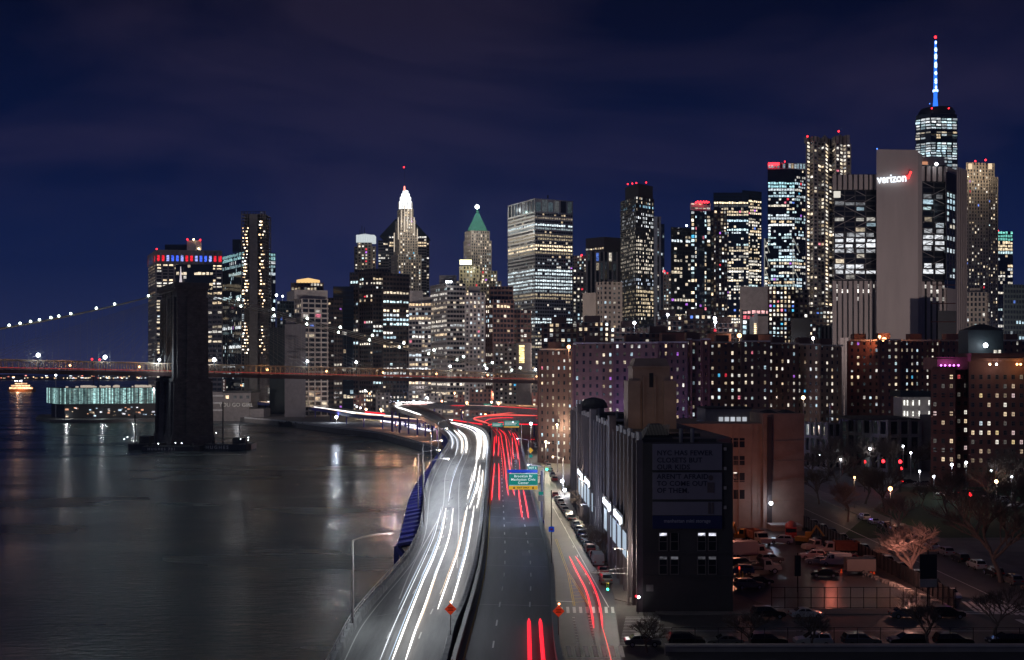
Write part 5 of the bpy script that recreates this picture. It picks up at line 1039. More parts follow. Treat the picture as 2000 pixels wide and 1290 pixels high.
for k in range(10): p = Gp(1885 + k * 13, 1186 + k * 1); wm_.quads([[(p[0], p[1] - 3.5, GZ + .032), (p[0] + .55, p[1] - 3.5, GZ + .032), (p[0] + 1.6, p[1] + 4, GZ + .032), (p[0] + 1.05, p[1] + 4, GZ + .032)]])
wm_.build('road_marking', [M['paint_white']], kind='stuff')
# parapet wall at the bottom edge
pw = thing('parapet_wall', 'long low concrete parapet wall along the bottom right edge of the picture', 'wall', (60, 139, 0)); MB().box(19, 140, 139.6, 140.2, 0, 4.05).build('wall', [M['concrete']], pw); MB().box(19, 140, 139.4, 140.4, 4.05, 4.25).build('coping', [M['concrete_pale']], pw)
sheet('roof_terrace', [(19, 60), (150, 60), (150, 139.5), (19, 139.5)], 3.4, M['roof'])
# ================================================================ BRICK FLATS AND MIDDLE GROUND
FLG = 'brick apartment blocks behind the storage building'
def flats(label, blocks, wallm, lit, name='apartment_building', **kw):
    b = Bld(name, label, blocks[0][0][0][0], min(d for p, d in blocks[0][0]), 'apartment building', FLG); b.pane = M['pane']
    for ch, yt, *rest in blocks:
        b.block(ch, yt, wallm=(rest[0] if rest else wallm), thick=14, fh=2.85, cw=kw.get('cw', 2.5), bh=.54, bw=.66, dep=.22, lit=lit)
        d0 = min(d for p, d in ch); zt = Z(yt, d0); xs = [X(*c) for c in ch]
        b.wall.box(xs[0] - .4, xs[-1] + .4, d0 - .6, d0 + .3, zt + .3, zt + .9, b.mi(M['concrete_pale']))
        if len(rest) < 2:
            xm = (xs[0] + xs[-1]) / 2; b.wall.box(xm - 3, xm + 2, d0 + 5, d0 + 10, zt + .5, zt + 3.5, b.mi(M['dark_brick']))
    b.done(); return b
flats('dark brown block of flats left of the purple lit one, beside the highway', [([(1054, 438), (1119, 430)], 686)], 'dark_brick', resi(.24, .2, .9))
pf = flats('purple lit brick block of flats behind the tan roof tower', [([(1121, 405), (1199, 402)], 674), ([(1199, 398), (1283, 398)], 673), ([(1283, 404), (1340, 407)], 672)], 'purple_brick', resi(.36, .35, 1.))
flats('block of flats with red brick pilasters right of the purple lit one', [([(1341, 412), (1349, 409)], 666, 'red_brick', 1), ([(1349, 414), (1372, 414)], 668), ([(1372, 409), (1384, 411)], 666, 'red_brick', 1)], 'purple_brick', resi(.2, .4, .9))
flats('brown brick block of flats with four window columns behind the brown warehouse', [([(1385, 440), (1450, 438)], 672), ([(1450, 430), (1500, 432)], 670), ([(1500, 440), (1556, 442)], 674)], 'dark_brick', resi(.34, .25, .95))
flats('brown block of flats left of the two tall concrete fins', [([(1556, 448), (1600, 444)], 676), ([(1600, 452), (1640, 455)], 678)], 'tan_brick', resi(.34, .25, .85))
flats('wide brick block of flats right of the two tall concrete fins', [([(1658, 470), (1718, 468)], 668), ([(1718, 462), (1756, 462)], 667), ([(1756, 470), (1836, 474)], 668), ([(1836, 468), (1900, 472)], 668)], 'red_brick', resi(.32, .3, .95))
flats('distant row of flats seen over the big brick block at the right edge', [([(1958, 480), (2015, 482)], 668)], 'dark_brick', resi(.2, .3, .9))
SBG = 'flats with pale balcony lines in the middle distance'
def sb_(label, ch, yt, seed):
    b = Bld('apartment_building', label, (ch[0][0] + ch[-1][0]) / 2, ch[0][1], 'apartment building', SBG)
    b.block(ch, yt, wallm='dark_brick', thick=16, fh=2.9, cw=3.2, bh=.32, bw=.45, dep=.3, lit=resi(.26, .3, 1.0))
    x0, x1 = X(*ch[0]), X(*ch[-1]); zt = Z(yt, ch[0][1]); n = int((zt - 20) / 2.9); y = min(d for p, d in ch); bal = MB()
    for k in range(n): bal.box(x0 - .3, x1 + .3, y - 1.5, y - .4, zt - k * 2.9 - .25, zt - k * 2.9)
    bal.build('balcony', [M['stone_grey']], b.root, kind='stuff')
    xm = (x0 + x1) / 2; b.wall.box(xm - 5, xm + 4, y + 3, y + 9, zt + .2, zt + 4, b.mi(M['dark_brick'])); b.done()
sb_('balconied flats right of the dark stepped tower with a bluish roof lamp', [(1060, 660), (1128, 662)], 632, 1); sb_('balconied flats under the beige stone building', [(1129, 655), (1190, 655)], 630, 2); sb_('balconied flats below the narrow black tower', [(1191, 640), (1274, 640)], 641, 3)
sb_('balconied flats with the highest roof under the red crowned tower', [(1283, 660), (1332, 660)], 618, 4); sb_('balconied flats next to the highest one, right half', [(1334, 665), (1390, 665)], 616, 5); sb_('short balconied flats right of the highest pair', [(1392, 650), (1442, 650)], 632, 6); sb_('balconied flats topped by a dark box behind the purple flats', [(1246, 600), (1330, 602)], 652, 7)
for px, py in ((1236, 631), (1304, 614), (1396, 622), (1396, 629)): pass
rl_ = thing('roof_tank', 'long red brick tank house on the roofs behind the purple lit flats', 'tank house', (X(1325, 590), 590, 20)); MB().box(X(1292, 590), X(1360, 590), 590, 600, 20, Z(650, 590)).build('wall', [M['red_brick']], rl_); MB().box(X(1291, 590), X(1361, 590), 589.5, 600.5, Z(650, 590), Z(648.5, 590)).build('roof', [M['roof']], rl_)
for lb, p0, p1, yt in (('second red brick tank house right of the long one', 1385, 1428, 652), ('small red brick tank house left of the two concrete fins', 1480, 1510, 654)):
    t = thing('roof_tank', lb, 'tank house', (X(p0, 560), 560, 20)); MB().box(X(p0, 560), X(p1, 560), 560, 568, 20, Z(yt, 560)).build('wall', [M['red_brick']], t); MB().box(X(p0 - 1, 560), X(p1 + 1, 560), 559.6, 568.4, Z(yt, 560), Z(yt - 1, 560)).build('roof', [M['roof']], t)
simple('office_block', 'blank grey hospital like block with red and white lights below it', [(1445, 850), (1500, 852)], 560, wallm='stone_grey', win=False, thick=30)
simple('office_block', 'glassy block with red and bluish lit storeys in front of the blank grey block', [(1450, 780), (1503, 782)], 606, wallm='slate', fh=3.6, cw=3, bh=.3, bw=.15, lit=office(.5, .5, .8, .8, rows={0: ((1, .5, .5), 1), 1: ((1, .15, .2), 1)}), thick=20)
simple('apartment_tower', 'brown apartment tower dotted with blue, white and yellow windows', [(1501, 760), (1552, 764)], 560, cat='apartment building', wallm='dark_brick', fh=3, cw=2.8, bh=.4, bw=.4, lit=dict(mode='resi', p=.45, cool=.3, s=1.1, odd=.3), thick=24)
simple('office_block', 'pale brown block with a dark notch right of the blue dotted tower', [(1552, 790), (1578, 792)], 566, wallm='stone_grey', fh=3.4, cw=3, bh=.4, bw=.4, lit=resi(.3, .2, .9), thick=20)
simple('office_block', 'black windowless box among the towers left of the finned slab', [(1545, 700), (1583, 702)], 622, wallm='black_metal', win=False, thick=20)
simple('office_block', 'fine ribbed office block at the foot of the rippled tower', [(1596, 720), (1632, 722)], 636, wallm='stone_grey', fh=9, cw=2.6, bh=.1, bw=.4, dep=.6, lit=resi(.15, .7, .8), thick=20)
simple('office_block', 'mid-rise block with small lights behind the fine ribbed block', [(1580, 900), (1634, 902)], 600, wallm='bronze', fh=3.4, cw=2.8, bh=.4, bw=.3, lit=resi(.35, .2, .9), thick=20)
b = Bld('apartment_building', 'narrow pale building with lit stairwell stack near the black box', 1480, 640, 'apartment building')
b.block([(1464, 642), (1500, 640)], 618, wallm='concrete_pale', win=False, thick=16); b.block([(1472, 638), (1480, 637)], 612, wallm='concrete_pale', win=False, thick=6)
for k in range(11): zt = Z(632 + k * 3.6, 636.5); b.win.quads([[(X(1473.5, 636), 636.9, zt - .6), (X(1478, 636), 636.9, zt - .6), (X(1478, 636), 636.9, zt), (X(1473.5, 636), 636.9, zt)]], 0, (1.3, 1, .6))
b.done()
# ---------------- big near brick block at the right edge: every window a part of its own
nb = thing('apartment_building', 'big red brick block of flats at the right edge with purple roof terrace lamps', 'apartment building', (X(1900, 345), 345, GZ))
wl = MB(); xa_ = lambda p, d: X(p, d); wings = [((1818, 352), (1866, 350), 722), ((1866, 362), (1892, 362), 716), ((1892, 346), (2050, 344), 706)]
wtypes = {}
fr_m = mat('window_frame', (.16, .14, .13), .7)
def near_window(kind, col, w, h):
    key = (kind, w, h)
    if key in wtypes: return wtypes[key]
    m = MB(); m.box(-w / 2, w / 2, -.02, .1, 0, .12, 0); m.box(-w / 2, w / 2, -.02, .1, h - .1, h, 0); m.box(-w / 2, -w / 2 + .1, -.02, .1, .12, h - .1, 0); m.box(w / 2 - .1, w / 2, -.02, .1, .12, h - .1, 0); m.box(-w / 2 + .1, w / 2 - .1, 0, .08, h * .5, h * .5 + .08, 0); m.box(-.04, .04, .01, .07, .12, h - .1, 0)
    m.quads([[(-w / 2 + .1, .06, .12), (w / 2 - .1, .06, .12), (w / 2 - .1, .06, h - .1), (-w / 2 + .1, .06, h - .1)]], 1, col)
    wtypes[key] = m.mesh('window', [fr_m, M['pane_near']], True); return wtypes[key]
wcols = [('dark', (0, 0, 0))] * 30 + [('dim', (.10, .09, .08))] * 7 + [('dimw', (.2, .15, .10))] * 5 + [('warm', (1, .75, .48))] * 2 + [('white', (1, .93, .82))] * 3 + [('yellow', (.8, .6, .3))] * 2 + [('cool', (.6, .72, .8)), ('blue', (.10, .25, .6)), ('pinkw', (.7, .5, .5))] + [('red', (.5, .06, .07))] + [('warm2', (.55, .4, .27))] * 3
def place_windows(parent, a, b, z0, z1, fh, n, w, h, dark=0):
    a = Vector(a); b = Vector(b); u = (b - a); L_ = u.length; u.normalize(); ang = math.atan2(u.y, u.x); nf = int((z1 - z0) / fh)
    for i in range(nf):
        for k in range(n):
            p = a + u * (L_ * (k + .5) / n); nrm = Vector((u.y, -u.x)); p = p + nrm * .14
            kd, c = rnd.choice(wcols) if not dark else ('dark', (0, 0, 0))
            o = bpy.data.objects.new('window', near_window(kd, c, w, h)); COL.objects.link(o); o.location = (p.x, p.y, z0 + i * fh + .9); o.rotation_euler = (0, 0, ang)
            o.parent = parent; o.matrix_parent_inverse = Matrix.Translation(-parent.location)
for (a, c, yt) in wings:
    A_, C_ = (X(*a), a[1]), (X(*c), c[1]); zt = Z(yt, min(a[1], c[1])); wl = MB(); wl.prism(chain_poly([A_, C_], 25), GZ, zt); wl.box(A_[0] - .3, C_[0] + .3, min(a[1], c[1]) - .4, min(a[1], c[1]) + .3, zt, zt + .9); wl.build('wall', [M['red_brick']], nb); wl = MB()
    n = round(math.dist(A_, C_) / 2.35); place_windows(nb, A_, C_, 6.5, zt - .8, 2.85, n, 1.05, 1.45)
for i in range(11): wl.box(X(1818, 350) , X(1866, 350), 349.75, 349.9, 8 + i * 5.7, 8.3 + i * 5.7)
wl.build('brick_band', [M['red_brick']], nb, kind='stuff')
rt = MB(); rt.box(X(1826, 356), X(1886, 356), 354, 366, Z(722, 350), Z(698, 356)); rt.box(X(1900, 350), X(2050, 350), 351, 364, Z(706, 345), Z(690, 350)); rt.build('roof_storey', [M['red_brick']], nb)
M['purple_lamp'] = glow('purple_lamp_light', (.75, .15, 1), 6)
for px in (1838, 1846, 1855, 1863, 1872): bulb('terrace_lamp', (X(px, 352), 352, Z(714, 352)), .3, 'purple_lamp', nb)
lamp(X(1855, 351), 351.5, Z(711, 351), 300, (.75, .2, 1), .2, nb)
for px, mm, c in ((1932, 'warm_light', (1, .7, .5)), (1945, 'white_light', (1, .9, .8)), (1985, 'orange_light', (1, .7, .2)), (1992, 'orange_light', (1, .7, .2))): bulb('terrace_lamp', (X(px, 343), 342.5, Z(712, 343)), .35, mm, nb); lamp(X(px, 343), 341, Z(712, 343), 90, c, .2, nb)
pb = thing('roof_bulkhead_tower', 'dark rooftop tower with a dazzling bluish white floodlight on the right', 'tower', (X(1925, 360), 360, 30)); MB().box(X(1891, 360), X(1960, 360), 360, 368, 30, Z(645, 360)).build('wall', [M['slate']], pb)
MB().prism([(X(1891, 360), 359.7), (X(1960, 360), 359.7), (X(1960, 360), 368), (X(1891, 360), 368)], Z(645, 360), Z(633, 360), 0, [(X(1918, 360), 363), (X(1932, 360), 363), (X(1932, 360), 365), (X(1918, 360), 365)]).build('roof', [M['roof']], pb)
bulb('floodlight', (X(1925, 358), 358, Z(675, 358)), .75, 'white_light', pb); lamp(X(1925, 355), 355, Z(675, 355), 350, (.75, .85, 1), .4, pb)
for px in (1943, 1951): MB().quads([[(X(px, 359), 359.8, Z(692, 359)), (X(px + 6, 359), 359.8, Z(692, 359)), (X(px + 6, 359), 359.8, Z(684, 359)), (X(px, 359), 359.8, Z(684, 359))]], 0, (.75, .7, .6)).build('window', [M['pane_near']], pb, attr=True)
# white slotted building and dark school
b = Bld('white_building', 'white walled building with two rows of narrow lit slots left of the red brick block', 1783, 430, 'building'); b.block([(1745, 436), (1762, 430), (1818, 432)], 776, wallm='concrete_pale', win=False); b.wall.box(X(1762, 432), X(1822, 432), 434, 446, Z(776, 430), Z(764, 432), b.mi(M['slate']))
for k, px in enumerate((1763, 1769, 1780, 1792, 1811)):
    for yy in (787, 808): b.part('window', MB().quads([[(X(px, 431), 429.8, Z(yy + 5, 431)), (X(px + 2.6, 431), 429.8, Z(yy + 5, 431)), (X(px + 2.6, 431), 429.8, Z(yy - 5, 431)), (X(px, 431), 429.8, Z(yy - 5, 431))]], 0, (1, 1, .92)), [M['pane']], ).data
for o in [c for c in b.root.children if c.name.startswith('window')]:
    at = o.data.attributes.new('lit', 'FLOAT_COLOR', 'FACE'); at.data.foreach_set('color', [1.3, 1.3, 1.2, 1])
b.done(); lamp(X(1790, 425), 420, 14, 1500, (.95, .95, 1), .3, b.root)
b = Bld('school_building', 'long dark flat roofed building with tall grey window bays behind the bare trees', 1690, 400, 'building'); b.block([(1642, 420), (1735, 395), (1795, 400)], 822, wallm='stone_grey', fh=5.5, cw=4.5, bh=.2, bw=.3, dep=.5, lit=dict(mode='resi', p=.12, s=.25, cool=1, odd=0)); b.wall.box(X(1642, 410), X(1795, 400), 398, 430, Z(822, 395), Z(819, 395), b.mi(M['roof'])); b.block([(1796, 402), (1822, 402)], 812, wallm='concrete', win=False, thick=12); b.done()
b = Bld('school_annex', 'lower dark annex with slim bays between brown warehouse and dark school', 1608, 410, 'building'); b.block([(1574, 412), (1616, 400), (1641, 404)], 828, wallm='stone_grey', fh=5.5, cw=3, bh=.2, bw=.35, dep=.5, lit=dict(mode='resi', p=.15, s=.3, cool=1, odd=0)); b.done()
fp_ = thing('flagpole', 'thin pale flagpole with a drooping flag in front of the brown flats', 'flagpole', (X(1621, 425), 425, GZ)); MB().tube([(X(1621, 425), 425, GZ), (X(1621, 425), 425, Z(788, 425))], .18, 6).build('pole', [M['white_metal']], fp_); MB().poly([(X(1621, 425), 425, Z(790, 425)), (X(1628, 425), 425.3, Z(793, 425)), (X(1628, 425), 424.8, Z(801, 425)), (X(1621, 425), 425, Z(797, 425)), (X(1624.5, 425), 424.6, Z(792, 425)), (X(1624.5, 425), 424.6, Z(799, 425))], [[0, 4, 5, 3], [4, 1, 2, 5]]).build('flag', [mat('flag_red', (.4, .08, .08), .8)], fp_)
# ================================================================ STORAGE BUILDING
mk('storage_stone', (.12, .10, .11), .85, var=.3, bump=.3); mk('storage_front', (.06, .055, .055), .9, var=.3, scale=.15, bump=.2)
SB = Bld('storage_building', 'long dark storage warehouse with ribbed side, lit signs and billboards on its front', 1256, 165, 'warehouse')
nc_ = (19.2, 165.0); fc = (16.6, 303.0); fr = (X(1430, 165), 165.0); zt = Z(866, 165)
mi = SB.mi(M['storage_stone']); mf = SB.mi(M['storage_front']); SB.pane = M['pane_near']
SB.wall.prism([nc_, fr, (fr[0], 178), (36, 185), (33, 305), fc], GZ, zt - .3, mi)
SB.wall.prism([(nc_[0] - .06, 164.9), (fr[0] + .1, 164.9), (fr[0] + .1, 166), (nc_[0] - .06, 166)], GZ, zt, mf)
u = (np.array(nc_) - np.array(fc)); Ls = np.linalg.norm(u); u = u / Ls; nrm = np.array([u[1], -u[0]])
def sp_(s, o, z): return (fc[0] + u[0] * s + nrm[0] * o, fc[1] + u[1] * s + nrm[1] * o, z)
def sbx(mb, s0, s1, o0, o1, z0, z1, mi=0): mb.boxes([[sp_(s0, o1, z0), sp_(s1, o1, z0), sp_(s1, o0, z0), sp_(s0, o0, z0), sp_(s0, o1, z1), sp_(s1, o1, z1), sp_(s1, o0, z1), sp_(s0, o0, z1)]], mi)
nbay = 26; bw_ = Ls / nbay; pier = MB(); par = MB()
for k in range(nbay + 1):
    s = k * bw_; o = sbx(pier, max(0, s - .55), min(Ls, s + .55), .02, .95, GZ, zt + .4)
    if k < nbay:
        for t in (.32, .66): sbx(pier, s + bw_ * t - .18, s + bw_ * t + .18, .02, .55, 9, zt - 3)
        for z in (9, 12.6, 16.2, 19.8, 23.4): sbx(pier, s + .56, s + bw_ - .56, .02, .3, z - .5, z + .6)
        if k not in (5, 12, 19): sbx(par, s + .7, s + bw_ - .7, .1, .5, zt - .2, zt + (1.5 if k % 2 else 1.1))
for k in (5, 12, 19): sbx(pier, k * bw_ - 1.6, k * bw_ + 1.6, .02, 1.2, GZ, zt + 2.6)
SB.part('pier', pier, [M['storage_stone']], kind='stuff'); SB.part('parapet', par, [M['stone_grey']], kind='stuff')
for k in range(nbay):                                           # panes between the ribs
    for z in (9.6, 13.2, 16.8, 20.4):
        for t0, t1 in ((.14, .28), (.36, .62), (.70, .86)):
            s = k * bw_; c = (.5, .55, .6) if rnd.random() < .012 else (0, 0, 0); SB.win.quads([[sp_(s + bw_ * t0, .12, z), sp_(s + bw_ * t1, .12, z), sp_(s + bw_ * t1, .12, z + 2.4), sp_(s + bw_ * t0, .12, z + 2.4)]], 0, c)
def s_at(px, lo=0, hi=None):
    hi = Ls; f_ = lambda s: 1000 + F * sp_(s, 1, 0)[0] / sp_(s, 1, 0)[1]
    for _ in range(50):
        m_ = (lo + hi) / 2
        if f_(m_) < px: lo = m_
        else: hi = m_
    return lo
sg = glow('storefront_white', (.86, .93, 1), 2.6, True); wg = glow('lit_bay_glass', (.66, .82, 1), .6, True)
for (p0, p1) in ((1130, 1160), (1180, 1227)):
    s0, s1 = s_at(p0), s_at(p1); m_ = (s0 + s1) / 2; nn = 5
    for k in range(nn):
        a, c = s0 + (s1 - s0) * k / nn, s0 + (s1 - s0) * (k + .62) / nn; q = MB(); sbx(q, a, c, .96, 1.02, 8.8, 12.6); q.build('lit_window', [wg], SB.root)
    for a, c in ((s0, s0 + (s1 - s0) * .42), (s0 + (s1 - s0) * .5, s0 + (s1 - s0) * .88)):
        q = MB(); sbx(q, a, c, 1.15, 1.3, 13.5, 15.3); bx_ = q.build('sign_box', [M['black_metal']], SB.root)
        ang = math.atan2(u[1], u[0]); p = sp_((a + c) / 2, 1.36, 14.4); text('storage', 2.1, p, (R90, 0, ang), sg, 'sign_lettering', SB.root, .03, bold=.05, sx=(c - a) / 7.2)
    p = sp_(m_, 2.6, 12.6); lamp(p[0], p[1], p[2], 350, (.45, .6, 1), .3, SB.root)
# front: billboards and windows
bz = lambda y: Z(y, 165); bxp = lambda p: X(p, 165)
bm = mat('billboard_sheet', (.19, .18, .23), .9, var=.08); nav = mat('navy_banner', (.012, .018, .09), .9, var=.05)
for i, (y0, y1) in enumerate(((867, 918), (923, 975), (980, 1006))): MB().box(bxp(1274), bxp(1409), 164.5, 164.85, bz(y1), bz(y0)).build('billboard', [bm], SB.root)
MB().box(bxp(1274), bxp(1409), 164.45, 164.85, bz(1032), bz(1007)).build('banner', [nav], SB.root)
ink = mat('billboard_ink', (.03, .03, .06), .9, var=0)
for body, px, py in (('NYC HAS FEWER', 1282, 885), ('CLOSETS BUT', 1282, 899), ('OUR KIDS', 1282, 912.5), ("AREN'T AFRAID", 1282, 931), ('TO COME OUT', 1282, 944.5), ('OF THEM.', 1282, 958)):
    text(body, 1.02, (bxp(px), 164.46, bz(py)), (R90, 0, 0), ink, 'billboard_lettering', SB.root, .01, 'LEFT', bold=.02, spacing=1.06)
text('manhattan mini storage', .72, (bxp(1341), 164.4, bz(1017)), (R90, 0, 0), mat('banner_ink', (.35, .36, .45), .9, var=0), 'banner_lettering', SB.root, .01, bold=.01)
fm = MB(); fx = bxp(1387); fm.poly([(fx + .38 * math.cos(a * .785), 164.45, bz(933) + .42 * math.sin(a * .785)) for a in range(8)], [list(range(8))]); fm.prism([(fx - .5, 164.42), (fx + .5, 164.42), (fx + .5, 164.49), (fx - .5, 164.49)], bz(962), bz(942)); fig_m = mat('billboard_print', (.10, .08, .09), .9); fm.build('billboard_figure', [fig_m], SB.root, kind='stuff'); MB().box(fx - .4, fx - .08, 164.4, 164.49, bz(1003), bz(981)).build('billboard_figure', [fig_m], SB.root); MB().box(fx + .08, fx + .4, 164.4, 164.49, bz(1003), bz(981)).build('billboard_figure', [fig_m], SB.root)
for py in (1058, 1104):
    for i, px in enumerate((1295, 1317, 1370, 1391)):
        w_ = MB(); x = bxp(px); w = 1.05; h = 2.5; zc = bz(py); w_.box(x - w / 2 - .12, x + w / 2 + .12, 164.7, 164.88, zc - h / 2 - .12, zc - h / 2, 0); w_.box(x - w / 2 - .12, x - w / 2, 164.75, 164.88, zc - h / 2, zc + h / 2, 0); w_.box(x + w / 2, x + w / 2 + .12, 164.75, 164.88, zc - h / 2, zc + h / 2, 0); w_.box(x - w / 2, x + w / 2, 164.77, 164.88, zc - .04, zc + .04, 0)
        w_.quads([[(x - w / 2, 164.86, zc - h / 2), (x + w / 2, 164.86, zc - h / 2), (x + w / 2, 164.86, zc + h / 2 - .42), (x - w / 2, 164.86, zc + h / 2 - .42)]], 1, (0, 0, 0))
        v = {1058: (1, 0, 1, .9), 1104: (.06, .08, .05, .06)}[py][i]; w_.quads([[(x - w / 2, 164.86, zc + h / 2 - .4), (x + w / 2, 164.86, zc + h / 2 - .4), (x + w / 2, 164.86, zc + h / 2), (x - w / 2, 164.86, zc + h / 2)]], 1, np.array((.85, .85, 1)) * v)
        w_.build('window', [fr_m, M['pane_near']], SB.root, attr=True)
for (z, dz_) in ((bz(1082), .25), (bz(1128), .3)): MB().box(nc_[0] - .1, fr[0] + .15, 164.72, 164.9, z, z + dz_).build('ledge', [M['storage_front']], SB.root)
MB().box(bxp(1262), bxp(1276), 164.8, 164.9, bz(1155), bz(1142)).build('notice_board', [M['concrete']], SB.root)
for k in range(4): MB().box(bxp(1413), bxp(1418), 164.6, 164.9, bz(880 + k * 38), bz(874 + k * 38)).build('wall_lamp', [M['concrete_pale']], SB.root)
# roof things (parts of the roof)
rf = MB()
def rbox(p0, p1, d0, d1, z0, z1, mm, name='roof_bulkhead'): MB().box(X(p0, d0), X(p1, d0), d0, d1, z0, z1).build(name, [M[mm]], SB.root)
rbox(1125, 1180, 285, 296, zt - .5, Z(798, 285), 'storage_stone'); dm = MB().lathe([(3.6, 0), (3.4, 1.2), (2.4, 2.2), (.6, 2.7)], 16, (X(1160, 288), 289, Z(798, 285))); dm.build('roof_dome', [M['roof']], SB.root)
rbox(1190, 1245, 232, 240, zt - .5, Z(822, 232), 'stone_grey'); sky_ = MB()
x0, x1 = X(1252, 182), X(1312, 182); sky_.prism([(x0, 180), (x1, 180), (x1, 188), (x0, 188)], zt - .3, zt + 2.0, 0, [(x0 + 1.6, 183), (x1 - 1.6, 183), (x1 - 1.6, 185), (x0 + 1.6, 185)]); sky_.build('skylight', [M['steel_dark']], SB.root)
lv = MB()
for k in range(16): xx = x0 + .6 + k * (x1 - x0 - 1.2) / 16; lv.bar((xx, 180.4, zt + .3), (xx + .5, 182.4, zt + 1.9), .12)
lv.build('skylight_bar', [mat('skylight_bars', (.5, .45, .3), .6)], SB.root, kind='stuff')
for px in (1128, 1134, 1142): MB().tube([(X(px, 298), 299, zt), (X(px, 298), 299, zt + 3)], .35, 8).build('vent_pipe', [M['white_metal']], SB.root)
for px, d_ in ((1170, 270), (1205, 250), (1222, 222), (1246, 205), (1330, 172), (1352, 172)): MB().tube([(X(px, d_), d_, zt - .3), (X(px, d_), d_, zt + 1.8)], .3, 8).build('vent_pipe', [M['stone_grey']], SB.root)
for k in range(8): SB.wall.box(nc_[0] + .5, fr[0] - 1, 172 + k * 15, 172.4 + k * 15, zt - .3, zt + .25, mf)
# tall roof tower, stands on the warehouse
RT = MB(); d_ = 205; zz = lambda y: Z(y, d_); tx = lambda p: X(p, d_)
RT.box(tx(1236), tx(1308), 205, 213, zt - .5, zz(717)); RT.prism([(tx(1236), 204.8), (tx(1308), 204.8), (tx(1308), 213.2), (tx(1236), 213.2)], zz(717), zz(700), 0, [(tx(1242), 206), (tx(1302), 206), (tx(1302), 212), (tx(1242), 212)])
RT.box(tx(1296), tx(1320), 204.2, 211, zt - .5, zz(744)); RT.box(tx(1226), tx(1250), 204.4, 212, zt - .5, zz(744)); RT.box(tx(1255), tx(1258), 204.6, 205.2, zt, zz(735)); RT.box(tx(1278), tx(1281), 204.6, 205.2, zt, zz(735))
RT.box(tx(1234), tx(1310), 204.6, 213.3, zz(719), zz(715.5)); bulb('roof_lamp', (tx(1272), 196, zt + 1.0), .15, 'warm_light', SB.root); lamp(tx(1272), 195, zt + 1.6, 200, (1, .72, .55), .3, SB.root); ro = RT.build('roof_tower', [M['tan_brick']], SB.root); MB().box(tx(1268), tx(1276), 204.93, 205.05, zz(757), zz(729)).build('slot_window', [M['black_metal']], ro)  # lamp and bulb added at the roof tower's foot to light it
SB.done()
# ---------------- brown warehouse wing
BW = Bld('brown_warehouse', 'plain brown warehouse with small windows and a bright wall lamp above the truck yard', 1500, 255, 'warehouse'); mt = BW.mi(M['tan_brick'])
d_ = 255; zt2 = Z(828, d_); BW.wall.prism([(X(1325, d_), d_), (X(1490, d_), d_), (X(1490, d_), 285), (X(1325, d_), 285)], GZ, zt2, mt); BW.wall.prism([(X(1490, 254), 253.6), (X(1572, 254), 254.6), (X(1574, 254), 285), (X(1490, 254), 285)], GZ, Z(808, 254), mt)
BW.wall.box(X(1428, d_), X(1574, d_), d_ - 1.7, d_ - 1.3, GZ, GZ + .01, mt)
for y in (862, 900, 940, 978): BW.wall.box(X(1428, d_), X(1491, d_), d_ - .12, d_ + .1, Z(y, d_), Z(y - 1, d_), mt); BW.wall.box(X(1491, d_), X(1572, d_), d_ - 1.5, d_ - 1.2, Z(y, d_), Z(y - 1, d_), mt)
for px in (1430, 1442, 1468, 1480): BW.wall.box(X(px, d_), X(px + 2, d_), d_ - .25, d_ + .1, GZ, zt2, mt)
BW.part('downpipe', MB().box(X(1499, 253), X(1508, 253), 253.1, 253.5, GZ, Z(815, 253)), [M['bronze']])
for px in (1432, 1447):
    for y in (865, 900, 933, 966):
        w_ = MB(); xx = X(px, d_); w_.box(xx - 1.0, xx + 1.0, d_ - .2, d_ - .05, Z(y + 10, d_), Z(y + 9, d_)); w_.quads([[(xx - .85, d_ - .04, Z(y + 9, d_)), (xx + .85, d_ - .04, Z(y + 9, d_)), (xx + .85, d_ - .04, Z(y - 9, d_)), (xx - .85, d_ - .04, Z(y - 9, d_))]], 1, (0, 0, 0))
        if px == 1432 and y == 933: w_.quads([[(xx - .85, d_ - .05, Z(y - 8, d_)), (xx + .85, d_ - .05, Z(y - 8, d_)), (xx + .85, d_ - .05, Z(y - 10, d_)), (xx - .85, d_ - .05, Z(y - 10, d_))]], 1, (1, .9, .8))
        o = w_.build('window', [M['tan_brick'], M['pane_near']], BW.root, attr=True)
for p0, p1 in ((1493, 1518), (1528, 1552)): q = MB().prism([(X(p0, 258), 257), (X(p1, 258), 257), (X(p1, 258), 264), (X(p0, 258), 264)], Z(808, 254), Z(801, 258), 0, [(X(p0 + 9, 258), 260), (X(p1 - 9, 258), 260), (X(p1 - 9, 258), 261), (X(p0 + 9, 258), 261)]); q.build('roof_vent', [M['roof']], BW.root)
rb = MB().box(X(1375, 270), X(1465, 270), 268, 280, zt2, Z(798, 270)); rbo = rb.build('roof_penthouse', [M['stone_grey']], BW.root); MB().box(X(1373, 270), X(1467, 270), 267.5, 280.5, Z(798, 270), Z(796, 270)).build('roof_slab', [M['roof']], rbo)
for k in range(5): MB().box(X(1404 + k * 11.5, 268), X(1412 + k * 11.5, 268), 267.8, 267.95, Z(826, 268), Z(815, 268)).build('lit_window', [glow('clerestory_light', (.85, .9, 1), .45 + .1 * (k % 3))], rbo)
MB().tube([(X(1368, 262), 262, zt2), (X(1368, 262), 262, Z(823, 262))], .15, 6).build('dish_mast', [M['white_metal']], BW.root); MB().lathe([(1, 0), (.85, .2), (.2, .35)], 12, (X(1368, 262), 262, Z(823, 262))).build('dish', [M['white_metal']], BW.root)
bulb('wall_lamp', (X(1505, 252), 251.6, Z(983, 252)), .42, 'white_light', BW.root); lamp(X(1505, 250), 250.4, Z(983, 252), 260, (.55, .70, 1), .3, BW.root)
